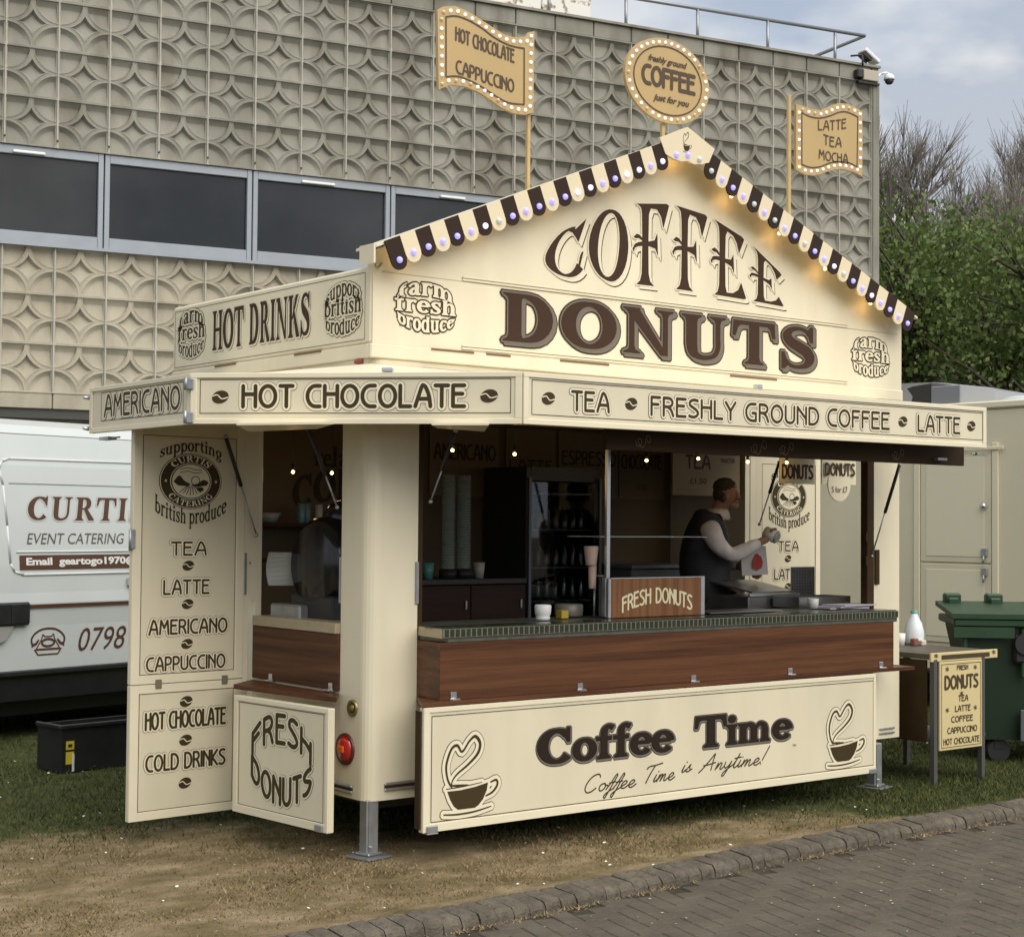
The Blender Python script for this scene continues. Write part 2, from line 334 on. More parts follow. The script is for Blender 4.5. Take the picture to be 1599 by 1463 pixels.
# heavy bracketed serif
SF = {
'D': (.92, [stem(.22), strip([(.2,.955,.09),(.38,.955,.09)]+[(.42+.32*math.cos(R(a)), .5+.44*math.sin(R(a)), .10+.16*math.cos(R(a))) for a in range(80, -81, -16)]+[(.38,.045,.09),(.2,.045,.09)])]),
'O': (.98, ringp(.48,.5,.37,.45,.26,.10)),
'C': (.88, ringp(.47,.5,.36,.45,.26,.09,48,318)+[PO((.66,.80),(.74,.62),(.80,.62),(.80,1.02),(.74,1.02),(.70,.93),(.6,.9))]),
'N': (1.0, [stem(.17, w=.10, s=.12), PO((.02,1),(.30,1),(.86,.0),(.72,.0)), stem(.81, w=.10, s=.12, bot=False), PO((.76,0),(.86,0),(.86,.3),(.76,.3))]),
'U': (.96, [stem(.22, .34, 1, bot=False), sm([(.22,.36,.22),(.25,.16,.20),(.36,.065,.13),(.52,.05,.10),(.68,.12,.10),(.75,.3,.10),(.75,.5,.10)]), stem(.75, .4, 1, w=.10, s=.13, bot=False)]),
'T': (.88, [stem(.44, top=False, y1=.95), PO((-.02,.64),(.05,.64),(.10,.84),(.16,.90),(.72,.90),(.78,.84),(.83,.64),(.90,.64),(.88,1),(0,1))]),
'S': (.80, [sm([(.66,.80,.08),(.58,.92,.09),(.42,.96,.09),(.25,.91,.13),(.17,.78,.20),(.24,.64,.23),(.42,.53,.25),(.60,.42,.25),(.67,.26,.22),(.60,.11,.15),(.42,.045,.09),(.25,.07,.09),(.13,.20,.08)]), PO((.60,.90),(.68,.64),(.75,.64),(.75,1.02),(.68,1.02)), PO((.04,-.02),(.11,-.02),(.20,.08),(.11,.38),(.04,.38))]),
'R': (.88, [stem(.22), strip([(.2,.955,.08),(.36,.955,.08)]+[(.40+.2*math.cos(R(a)), .73+.225*math.sin(R(a)), .09+.13*math.cos(R(a))) for a in range(80, -81, -20)]+[(.36,.5,.07),(.2,.5,.07)]), PO((.36,.54),(.54,.52),(.88,.06),(.88,0),(.64,0))]),
'I': (.46, [stem(.22)]),
'H': (.98, [stem(.2), stem(.76), PO((.25,.47),(.7,.47),(.7,.56),(.25,.56))]),
'K': (.94, [stem(.2), PO((.28,.42),(.36,.42),(.78,.95),(.84,1),(.60,1)), PO((.38,.56),(.5,.66),(.92,.05),(.94,0),(.66,0))]),
'F': (.78, [stem(.22), PO((.25,.91),(.66,.91),(.70,.72),(.77,.72),(.76,1),(.25,1)), PO((.25,.47),(.5,.47),(.53,.38),(.58,.38),(.58,.68),(.53,.68),(.5,.56),(.25,.56))]),
'E': (.82, [stem(.22), PO((.25,.91),(.66,.91),(.70,.72),(.77,.72),(.76,1),(.25,1)), PO((.25,.47),(.5,.47),(.53,.38),(.58,.38),(.58,.68),(.53,.68),(.5,.56),(.25,.56)), PO((.25,0),(.78,0),(.81,.3),(.74,.3),(.68,.09),(.25,.09))]),
'A': (.94, [PO((-.02,0),(.26,0),(.26,.05),(.18,.09),(.47,.92),(.40,.98),(.09,.09),(-.02,.05)), PO((.36,1),(.52,1),(.86,.08),(.94,.05),(.94,0),(.58,0),(.58,.05),(.66,.08),(.42,.78)), PO((.2,.28),(.7,.28),(.67,.36),(.23,.36))]),
'G': (.96, ringp(.47,.5,.36,.45,.26,.09,48,330)+[PO((.66,.80),(.74,.62),(.80,.62),(.80,1.02),(.74,1.02),(.70,.93),(.6,.9)), stem(.76, .06, .46, w=.18, bot=False, s=.08)]),
# lower case
'a': (.62, [sm([(.08,.50,.12),(.2,.61,.10),(.34,.62,.12),(.43,.5,.19),(.43,.3,.19),(.43,.12,.19),(.5,.06,.14),(.6,.05,.06)]), sm([(.42,.38,.08),(.24,.34,.12),(.14,.2,.18),(.2,.07,.12),(.34,.08,.10),(.42,.18,.08)])]),
'b': (.68, [stem(.16,.02,1,w=.17,s=.06,bot=False)]+ringp(.36,.32,.22,.28,.18,.09,-140,150)),
'c': (.56, ringp(.32,.32,.22,.28,.19,.09,50,315)+[PO((.40,.50),(.54,.44),(.54,.60),(.44,.62))]),
'd': (.70, [stem(.52,.0,1,w=.17,s=.06,top=True,bot=True)]+ringp(.32,.32,.22,.28,.18,.09,30,330)),
'e': (.60, ringp(.31,.32,.22,.28,.19,.09,5,320)+[PO((.14,.32),(.52,.32),(.52,.40),(.14,.40))]),
'f': (.46, [stem(.2,0,.7,w=.17,s=.09,top=False), sm([(.2,.66,.17),(.22,.85,.15),(.32,.95,.10),(.44,.9,.13)]), PO((.0,.55),(.4,.55),(.4,.64),(.0,.64))]),
'g': (.64, ringp(.30,.38,.20,.22,.17,.09)+[sm([(.40,.22,.08),(.14,.08,.10),(.2,-.02,.12),(.44,-.04,.14),(.5,-.16,.11),(.3,-.27,.09),(.12,-.22,.10),(.12,-.08,.09),(.24,.0,.09)]), PO((.40,.52),(.6,.58),(.6,.66),(.44,.6))]),
'h': (.72, [stem(.16,0,1,w=.17,s=.07), sm([(.2,.46,.07),(.34,.6,.09),(.48,.54,.15),(.52,.4,.17),(.52,.2,.17)]), stem(.52,0,.4,w=.17,s=.07,top=False)]),
'i': (.36, [stem(.18,0,.64,w=.17,s=.07), ('p', arc(.18,.83,.11,.11,0,330,9))]),
'm': (1.06, [stem(.16,0,.64,w=.17,s=.06), sm([(.2,.46,.07),(.32,.6,.09),(.44,.54,.15),(.48,.4,.17),(.48,.2,.17)]), stem(.48,0,.4,w=.17,s=.06,top=False), sm([(.54,.46,.07),(.66,.6,.09),(.78,.54,.15),(.82,.4,.17),(.82,.2,.17)]), stem(.82,0,.4,w=.17,s=.06,top=False)]),
'n': (.72, [stem(.16,0,.64,w=.17,s=.07), sm([(.2,.46,.07),(.34,.6,.09),(.48,.54,.15),(.52,.4,.17),(.52,.2,.17)]), stem(.52,0,.4,w=.17,s=.07,top=False)]),
'o': (.62, ringp(.31,.32,.22,.28,.19,.09,n=24)),
'p': (.68, [stem(.16,-.30,.64,w=.17,s=.07)]+ringp(.37,.32,.21,.28,.18,.09,-150,150)),
'r': (.52, [stem(.16,0,.64,w=.17,s=.07), sm([(.2,.42,.07),(.3,.57,.1),(.4,.6,.13),(.5,.54,.15)])]),
's': (.52, [sm([(.44,.47,.07),(.36,.59,.08),(.22,.6,.10),(.12,.5,.14),(.2,.38,.16),(.34,.28,.17),(.42,.16,.14),(.32,.05,.09),(.16,.05,.09),(.06,.16,.07)]), PO((.38,.62),(.48,.64),(.48,.42),(.42,.42)), PO((.02,.0),(.1,.02),(.1,.22),(.02,.22))]),
't': (.44, [sm([(.2,.86,.06),(.2,.6,.17),(.2,.2,.17),(.26,.06,.13),(.42,.08,.07)]), PO((.02,.55),(.4,.55),(.4,.64),(.02,.64))]),
'u': (.72, [stem(.16,.2,.64,w=.17,s=.06,bot=False), sm([(.16,.3,.17),(.18,.12,.15),(.30,.04,.09),(.46,.14,.07)]), stem(.52,0,.64,w=.17,s=.07)]),
'l': (.34, [stem(.16,0,1,w=.17,s=.07)]),
'x': (.62, [PO((.02,.64),(.22,.64),(.62,0),(.4,0)), PO((.48,.64),(.58,.64),(.14,0),(.04,0))]),
'v': (.6, [PO((.0,.64),(.2,.64),(.38,.14),(.3,.0),(.24,.0)), PO((.3,.0),(.38,.14),(.58,.64),(.5,.64))]),
}
# tall flared display capitals
_E0 = [PO((.06,0),(.50,0),(.40,.05),(.36,.14),(.35,.5),(.36,.86),(.42,.95),(.10,.99),(.17,.94),(.19,.86),(.20,.5),(.19,.14),(.15,.05)),
       PO((.05,1.),(.80,1.),(.86,.98),(.72,.70),(.66,.84),(.56,.92),(.3,.94),(.1,.98)),
       PO((-.04,.44),(.02,.50),(.10,.52),(.2,.53),(.34,.53),(.50,.55),(.57,.64),(.59,.36),(.52,.45),(.36,.475),(.2,.475),(.1,.47),(.02,.45),(.0,.40)),
       PO((-.02,.585),(.06,.625),(.14,.61),(.22,.56),(.22,.53),(.12,.57),(.04,.57))]
DS = {
'F': (.90, _E0),
'E': (.96, _E0+[PO((.16,.0),(.86,.0),(.92,.02),(.78,.26),(.70,.13),(.56,.065),(.3,.05))]),
'O': (.98, ringp(.46,.5,.36,.47,.22,.045,pw=1.6,ph=-12)),
'C': (.92, ringp(.50,.5,.38,.46,.22,.05,62,322,pw=1.5,ph=-8)+[PO((.52,.94),(.70,.90),(.94,.99),(.76,.64),(.70,.74),(.62,.86)), PO((.74,.17),(.80,.21),(.88,.46),(.84,.46),(.80,.40))]),
}
# running script
SCR = {
'C': (.78, [pls(smooth([(.72,.82),(.66,.96),(.50,1.),(.26,.86),(.08,.52),(.06,.2),(.2,.0),(.42,.02),(.64,.2)],5))]),
'o': (.42, [pls(smooth([(.26,.42),(.08,.36),(.02,.16),(.12,.0),(.28,.08),(.34,.3),(.26,.42),(.34,.3),(.46,.28)],5))]),
'f': (.36, [pls(smooth([(-.02,.05),(.16,.4),(.34,.86),(.42,.8),(.3,.4),(.12,-.2),(.02,-.46),(-.04,-.3),(.16,-.08),(.4,.06)],5)), poly((.08,.4),(.4,.44))]),
'e': (.40, [pls(smooth([(.0,.12),(.22,.22),(.30,.36),(.18,.42),(.04,.26),(.06,.04),(.22,.0),(.42,.16)],5))]),
'T': (.62, [pls(smooth([(.05,.82),(.2,.96),(.5,.98),(.95,1.08)],5)), pls(smooth([(.52,.98),(.34,.5),(.2,-.02)],5))]),
'i': (.22, [pls(smooth([(.02,.1),(.12,.4),(.04,.08),(.1,.0),(.24,.14)],5)), poly((.2,.58),(.21,.6))]),
'm': (.66, [pls(smooth([(.0,.0),(.1,.4),(.06,.14),(.2,.38),(.28,.36),(.2,.0),(.36,.34),(.46,.36),(.42,.06),(.5,.0),(.66,.14)],5))]),
's': (.34, [pls(smooth([(.0,.06),(.22,.42),(.2,.26),(.26,.08),(.12,.0),(.0,.06)],5)), poly((.22,.06),(.36,.14))]),
'A': (.78, [pls(smooth([(-.1,-.06),(.1,.2),(.4,.7),(.58,1.),(.56,.6),(.56,.02)],5)), pls(smooth([(.08,.34),(.4,.38),(.72,.46)],4))]),
'n': (.46, [pls(smooth([(.0,.0),(.1,.4),(.06,.1),(.22,.38),(.32,.34),(.26,.06),(.34,.0),(.46,.14)],5))]),
'y': (.44, [pls(smooth([(.04,.4),(.02,.16),(.12,.04),(.28,.2),(.38,.42),(.26,.0),(.1,-.4),(.0,-.42),(.06,-.2),(.44,.14)],5))]),
't': (.30, [pls(smooth([(.02,.14),(.2,.5),(.3,.84),(.14,.3),(.1,.04),(.2,.0),(.34,.14)],5)), poly((.06,.56),(.42,.62))]),
'!': (.36, [poly((.32,1.1),(.08,.26)), poly((.02,.02),(.03,.04))]),
}

def _ccw(p):
    a = sum(p[i-1][0]*p[i][1]-p[i][0]*p[i-1][1] for i in range(len(p)))
    return p if a > 0 else p[::-1]
def _expand(p, g):
    p = _ccw(p); n = len(p); out = []
    for i in range(n):
        a, b, c = p[i-1], p[i], p[(i+1) % n]
        e1 = (b[0]-a[0], b[1]-a[1]); e2 = (c[0]-b[0], c[1]-b[1]); l1 = math.hypot(*e1); l2 = math.hypot(*e2)
        if l1 < 1e-9 or l2 < 1e-9: continue
        n1_ = (e1[1]/l1, -e1[0]/l1); n2_ = (e2[1]/l2, -e2[0]/l2); cr_ = (e1[0]*e2[1]-e1[1]*e2[0])/(l1*l2)
        m = (n1_[0]+n2_[0], n1_[1]+n2_[1]); ml = math.hypot(*m)
        if cr_ > .35 or ml < .3:
            k = g*.55; out.append((b[0]+n1_[0]*g+e1[0]/l1*k*.6, b[1]+n1_[1]*g+e1[1]/l1*k*.6)); out.append((b[0]+n2_[0]*g-e2[0]/l2*k*.6, b[1]+n2_[1]*g-e2[1]/l2*k*.6))
        else:
            s_ = min(g*2/(ml*ml), g*1.6); out.append((b[0]+m[0]*s_, b[1]+m[1]*s_))
    return out
def _capsules(pts, r_, nd=5):
    """round pen stroke -> convex pieces"""
    res = []; n = len(pts)
    if n == 1: pts = [pts[0], (pts[0][0]+1e-4, pts[0][1])]; n = 2
    closed = math.hypot(pts[0][0]-pts[-1][0], pts[0][1]-pts[-1][1]) < 1e-6
    # split at corners
    runs = []; cur = [pts[0]]
    for i in range(1, n):
        cur.append(pts[i])
        if i < n-1:
            a, b, c = pts[i-1], pts[i], pts[i+1]
            d1 = math.atan2(b[1]-a[1], b[0]-a[0]); d2 = math.atan2(c[1]-b[1], c[0]-b[0])
            if abs((d2-d1+math.pi) % (2*math.pi)-math.pi) > .55: runs.append(cur); cur = [pts[i]]
    runs.append(cur)
    for ri, run in enumerate(runs):
        l = []; q_ = []; m = len(run)
        for i, (x, y) in enumerate(run):
            a = run[max(i-1, 0)]; b = run[min(i+1, m-1)]
            if closed and len(runs) == 1 and i in (0, m-1): a = run[-2]; b = run[1]
            dx, dy = b[0]-a[0], b[1]-a[1]; q = math.hypot(dx, dy) or 1; dx /= q; dy /= q
            l.append((x-dy*r_, y+dx*r_)); q_.append((x+dy*r_, y-dx*r_))
        for i in range(m-1): res.append([q_[i], q_[i+1], l[i+1], l[i]])
        if not (closed and len(runs) == 1):
            for (x, y), (ex, ey) in ((run[0], (run[0][0]-run[1][0], run[0][1]-run[1][1])), (run[-1], (run[-1][0]-run[-2][0], run[-1][1]-run[-2][1]))):
                a0 = math.atan2(ey, ex)
                res.append([(x+r_*math.cos(a0+math.pi*(k/nd-.5)), y+r_*math.sin(a0+math.pi*(k/nd-.5))) for k in range(nd+1)])
    return res
def union(polys):
    vs = []; fs = []
    for p in polys:
        p = _ccw(p); q = [p[0]]
        for a in p[1:]:
            if math.hypot(a[0]-q[-1][0], a[1]-q[-1][1]) > 1e-7: q.append(a)
        if math.hypot(q[0][0]-q[-1][0], q[0][1]-q[-1][1]) < 1e-7: q.pop()
        if len(q) < 3: continue
        fs.append(list(range(len(vs), len(vs)+len(q)))); vs += [Vector(a) for a in q]
    if not fs: return [], []
    ed = [(f[i-1], f[i]) for f in fs for i in range(len(f))]
    r_ = geometry.delaunay_2d_cdt(vs, ed, [], 0, 1e-6, False)
    if not r_[2]: return [], []
    P_ = np.array([(v.x, v.y) for v in r_[0]]); T_ = np.array([tuple(t)[:3] for t in r_[2]]); ce = P_[T_].mean(1)
    V_ = np.array([(v.x, v.y) for v in vs]); E_ = np.array(ed); A_ = V_[E_[:, 0]]; B_ = V_[E_[:, 1]]
    keep = np.zeros(len(ce), bool)
    for s0 in range(0, len(ce), 800):
        c_ = ce[s0:s0+800]; X, Y = c_[:, 0:1], c_[:, 1:2]
        up = (A_[:, 1] <= Y) & (B_[:, 1] > Y); dn = (A_[:, 1] > Y) & (B_[:, 1] <= Y)
        lf = (B_[:, 0]-A_[:, 0])*(Y-A_[:, 1])-(X-A_[:, 0])*(B_[:, 1]-A_[:, 1])
        keep[s0:s0+800] = ((up & (lf > 0)).sum(1)-(dn & (lf < 0)).sum(1)) > 0
    return r_[0], [tuple(t) for t in T_[keep]]
def layout(text, font, track=.16, space=.42):
    x = 0.; out = []
    for ch in text:
        if ch == ' ': x += space; continue
        w, pr = font[ch]; out += [(k, [(a[0]+x, a[1]) for a in p]) for k, p in pr]; x += w+track
    return out, x-track
def draw(prims, fit, wd=None, warp=None, pen=.1, slant=0.):
    """map prims (em units) to the box fit=(u0,v0,u1,v1); returns metric prims [(kind, pts, penradius)]"""
    u0, v0, u1, v1 = fit; H = v1-v0; out = []
    for k, p in prims:
        q = []
        if k == 'p':
            p2 = []; n = len(p)
            for i in range(n):
                a, b = p[i], p[(i+1) % n]; d = math.hypot(b[0]-a[0], b[1]-a[1])/(wd or 1); m = max(1, int(d*14)) if warp else 1
                p2 += [(a[0]+(b[0]-a[0])*j/m, a[1]+(b[1]-a[1])*j/m) for j in range(m)]
            p = p2
        elif warp:
            p2 = []
            for a, b in zip(p[:-1], p[1:]):
                m = max(1, int(math.hypot((b[0]-a[0])/wd, (b[1]-a[1])*.3)*14)); p2 += [(a[0]+(b[0]-a[0])*j/m, a[1]+(b[1]-a[1])*j/m) for j in range(m)]
            p = p2+[p[-1]]
        for (x, y) in p:
            s_, t_ = x/wd, y
            s_ += slant*(t_-.5)*H/(u1-u0)
            if warp: s_, t_ = warp(s_, t_)
            q.append((u0+s_*(u1-u0), v0+t_*H))
        out.append((k, q, pen*H/2))
    return out
def lay(mb, prims, fr, layers, base=.0015, step=.0012):
    """layers: (grow, material index, (dx,dy)); lowest first"""
    for li, (g, mi, sh) in enumerate(layers):
        ps = []
        for k, q, pr in prims:
            q = [(a[0]+sh[0], a[1]+sh[1]) for a in q]
            if k == 'p':
                ps.append(q)
                if g > 0: ps.append(_expand(q, g))
            else: ps += _capsules(q, pr+g)
        vs, fs = union(ps); w = base+step*li
        mb.add([fr(a.x, a.y, w) for a in vs], [tuple(f) for f in fs], mi)
    return mb
def write(mb, text, font, fr, fit, layers, track=.16, space=.42, warp=None, pen=.1, slant=0., base=.0015, step=.0012):
    pr, wd = layout(text, font, track, space)
    return lay(mb, draw(pr, fit, wd, warp, pen, slant), fr, layers, base, step)
def frame_line(mb, fr, u0, v0, u1, v1, t, mi, w=.0015):
    for a in ((u0, v0, u1, v0+t), (u0, v1-t, u1, v1), (u0, v0+t, u0+t, v1-t), (u1-t, v0+t, u1, v1-t)):
        mb.add([fr(a[0], a[1], w), fr(a[2], a[1], w), fr(a[2], a[3], w), fr(a[0], a[3], w)], [(0, 1, 2, 3)], mi)
def bean(mb, fr, cx, cy, r_, mi=0, ci=1, base=.0015):
    e = [(cx+r_*1.08*math.cos(R(a))*math.cos(.25)-r_*.78*math.sin(R(a))*math.sin(.25), cy+r_*1.08*math.cos(R(a))*math.sin(.25)+r_*.78*math.sin(R(a))*math.cos(.25)) for a in range(0, 360, 18)]
    lay(mb, [('p', e, 0)], fr, [(0, mi, (0, 0))], base)
    c = smooth([(cx-r_*.95, cy+r_*.12), (cx-r_*.35, cy+r_*.25), (cx+r_*.2, cy-r_*.22), (cx+r_*.95, cy-r_*.05)], 4)
    lay(mb, [('m', c, r_*.07)], fr, [(0, ci, (0, 0))], base+.0012)
def cuplogo(mb, fr, u0, v0, u1, v1, ci, di, outline=True, base=.0015):
    """heart of steam over a cup on a saucer, in a box"""
    X = lambda x: u0+x*(u1-u0); Y = lambda y: v0+y*(v1-v0); s_ = (v1-v0)
    heart = [(.20,.36,.03),(.14,.46,.03),(.12,.62,.035),(.20,.80,.035),(.30,.84,.035),(.38,.76,.03),(.50,.88,.03),(.60,.93,.04),(.68,.84,.045),(.64,.72,.04),(.48,.60,.03),(.30,.50,.025),(.22,.42,.02),(.21,.34,.02)]
    st2 = [(.20,.37,.02),(.34,.36,.03),(.48,.36,.01)]
    pr = [('p', [(X(a), Y(b)) for a, b in sm(heart, 5)[1]], 0), ('p', [(X(a), Y(b)) for a, b in sm(st2, 4)[1]], 0)]
    cup = [(.14,.305),(.36,.305),(.60,.325),(.82,.36),(.80,.27),(.74,.17),(.66,.10),(.60,.075),(.32,.075),(.25,.12),(.19,.2)]
    pr.append(('p', [(X(a), Y(b)) for a, b in cup], 0))
    pr.append(('p', [(X(a), Y(b)) for a, b in sm([(.12,.335,.012),(.4,.345,.014),(.72,.37,.008)], 4)[1]], 0))
    pr.append(('p', [(X(a), Y(b)) for a, b in sm([(.78,.20,.02),(.90,.24,.03),(.98,.32,.035),(.96,.38,.03),(.86,.36,.02)], 4)[1]], 0))
    pr.append(('p', [(X(a), Y(b)) for a, b in sm([(.08,.035,.018),(.3,.02,.022),(.6,.03,.022),(.88,.07,.014)], 4)[1]], 0))
    L_ = [(.050*s_, di, (0, 0)), (.041*s_, ci, (0, 0)), (0, di, (0, 0))] if outline else [(0, di, (0, 0))]
    lay(mb, pr, fr, L_, base)
def lens(s, t, lo, hi):
    """fill between a bottom curve lo(s) and a top curve hi(s)"""
    a, b = lo(s), hi(s); return s, a+(b-a)*t
def _q(t): return .5*t if t < 0 else (t*1.28 if t <= .64 else .82+(t-.64)*.5)
def roundel(mb, fr, u0, v0, u1, v1, top, mid, bot, layers, pen=1.):
    """three words making a ball"""
    bump = lambda s: math.sqrt(max(0, 1-(2*min(1, max(0, s))-1)**2))
    H = v1-v0
    write(mb, top, SF, fr, (u0+.01, v0, u1-.01, v1), layers, .02, warp=lambda s, t: lens(s, _q(t), lambda q: .56+.15*bump(q), lambda q: .66+.34*bump(q)))
    write(mb, mid, SF, fr, (u0-.004, v0+H*.385, u1+.004, v0+H*.385+H*.27), layers, .02, warp=lambda s, t: (s, _q(t)))
    write(mb, bot, SF, fr, (u0+.01, v0, u1-.01, v1), layers, .02, warp=lambda s, t: lens(s, (_q(t)+.12)/1.12, lambda q: .26-.27*bump(q), lambda q: .38-.07*bump(q)))
def bmesh_text(body, size, fr, fit, mi, mb, shear=0., off=0.):
    """plain sans print, using the built-in face"""
    c = bpy.data.curves.new('t', 'FONT'); c.body = body; c.size = size; c.shear = shear; c.offset = off; c.resolution_u = 3
    o = bpy.data.objects.new('t', c); COL.objects.link(o); bpy.context.view_layer.update()
    me = o.to_mesh(); vs = [v.co.copy() for v in me.vertices]; fs = [tuple(p.vertices) for p in me.polygons]
    o.to_mesh_clear(); bpy.data.objects.remove(o); bpy.data.curves.remove(c)
    x0 = min(v.x for v in vs); x1 = max(v.x for v in vs); y0 = min(v.y for v in vs); y1 = max(v.y for v in vs)
    u0, v0, u1, v1 = fit
    mb.add([fr(u0+(v.x-x0)/(x1-x0)*(u1-u0), v0+(v.y-y0)/(y1-y0)*(v1-v0), .0028) for v in vs], fs, mi)
# ---------------------------------------------------------------- ground materials (position based)
def pos_noise_mat(name, stops, scale, detail=6, rough=.9, bump=.4, bscale=80, stretch=None, second=None):
    m = bpy.data.materials.new(name); m.use_nodes = True; MATS[name] = m; t = m.node_tree; b = t.nodes['Principled BSDF']
    b.inputs['Roughness'].default_value = rough; b.inputs['Specular IOR Level'].default_value = .25
    g = t.nodes.new('ShaderNodeNewGeometry'); mpn = t.nodes.new('ShaderNodeMapping'); t.links.new(g.outputs['Position'], mpn.inputs[0])
    if stretch: mpn.inputs['Scale'].default_value = stretch
    n = t.nodes.new('ShaderNodeTexNoise'); n.inputs['Scale'].default_value = scale; n.inputs['Detail'].default_value = detail; n.inputs['Roughness'].default_value = .62
    t.links.new(mpn.outputs[0], n.inputs[0]); r = t.nodes.new('ShaderNodeValToRGB'); e = r.color_ramp.elements
    e[0].position = stops[0][0]; e[0].color = (*stops[0][1], 1); e[1].position = stops[-1][0]; e[1].color = (*stops[-1][1], 1)
    for p_, c_ in stops[1:-1]:
        q = e.new(p_); q.color = (*c_, 1)
    t.links.new(n.outputs[0], r.inputs[0]); out = r.outputs[0]
    if second:
        sc2, c2, amt = second
        n3 = t.nodes.new('ShaderNodeTexNoise'); n3.inputs['Scale'].default_value = sc2; n3.inputs['Detail'].default_value = 5; t.links.new(mpn.outputs[0], n3.inputs[0])
        r3 = t.nodes.new('ShaderNodeValToRGB'); r3.color_ramp.elements[0].position = .48; r3.color_ramp.elements[1].position = .68
        r3.color_ramp.elements[1].color = (amt, amt, amt, 1); t.links.new(n3.outputs[0], r3.inputs[0])
        mm = t.nodes.new('ShaderNodeMix'); mm.data_type = 'RGBA'; t.links.new(r3.outputs[0], mm.inputs[0]); t.links.new(out, mm.inputs[6]); mm.inputs[7].default_value = (*c2, 1); out = mm.outputs[2]
    t.links.new(out, b.inputs['Base Color'])
    n = t.nodes.new('ShaderNodeTexNoise'); n.inputs['Scale'].default_value = bscale; n.inputs['Detail'].default_value = 5
    t.links.new(g.outputs['Position'], n.inputs[0]); bn = t.nodes.new('ShaderNodeBump'); bn.inputs['Strength'].default_value = bump; bn.inputs['Distance'].default_value = .012
    t.links.new(n.outputs[0], bn.inputs['Height']); t.links.new(bn.outputs[0], b.inputs['Normal'])
    return m
conc  = pos_noise_mat('weathered_concrete', [(.3, (.205, .198, .165)), (.5, (.265, .257, .218)), (.7, (.325, .315, .270))], 1.1, 8, .9, .25, 60, (1, 1, .35), (3.2, (.165, .152, .120), .75))
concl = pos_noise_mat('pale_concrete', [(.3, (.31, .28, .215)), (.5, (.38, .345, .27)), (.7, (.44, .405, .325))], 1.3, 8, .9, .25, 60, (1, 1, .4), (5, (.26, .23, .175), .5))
kerbm = pos_noise_mat('kerb_concrete', [(.3, (.085, .072, .055)), (.5, (.120, .104, .080)), (.72, (.17, .15, .115))], 5, 8, .92, .7, 90, None, (30, (.06, .05, .042), .6))
pavm  = pos_noise_mat('paving_brick', [(.3, (.078, .066, .050)), (.5, (.100, .085, .064)), (.72, (.130, .112, .085))], 4.5, 8, .92, .6, 120, None, (45, (.13, .12, .10), .4))
jointm = pos_noise_mat('paving_joint_sand', [(.3, (.03, .026, .02)), (.7, (.07, .058, .042))], 9, 6, .95, .5, 60)
soilm = pos_noise_mat('dry_turf', [(.30, (.060, .048, .022)), (.46, (.115, .086, .046)), (.60, (.175, .135, .080)), (.74, (.26, .205, .13))], 3.2, 10, .95, .8, 70, (1, 1.7, 1), (1.3, (.065, .058, .022), .75))
greenm = pos_noise_mat('green_turf', [(.3, (.016, .024, .008)), (.5, (.028, .042, .012)), (.7, (.05, .062, .02))], 5, 8, .95, .8, 60)

def lawn_green(x, y):
    """how green the turf is at a spot"""
    n_ = noise.noise(Vector((x*.55, y*.9, 3.)))*.7+noise.noise(Vector((x*2.1, y*2.6, 8.)))*.35
    edge = 1.15 if x < 0 else max(-.95, 1.15-.62*x)
    return (y-edge)*1.3+n_*1.1

KF = [(-14, -.9), (-6, -1.14), (-3, -1.24), (-1.6, -1.28), (-.45, -1.295), (.08, -1.27), (1.15, -1.175), (1.9, -1.12), (2.67, -1.09), (3.82, -1.088), (5.5, -1.12), (9, -1.2), (16, -1.3)]
def kerb_y(x):
    for a, b in zip(KF[:-1], KF[1:]):
        if a[0] <= x <= b[0]:
            t = (x-a[0])/(b[0]-a[0]); t2 = t
            return a[1]+(b[1]-a[1])*t2
    return KF[0][1] if x < KF[0][0] else KF[-1][1]
KW = .165

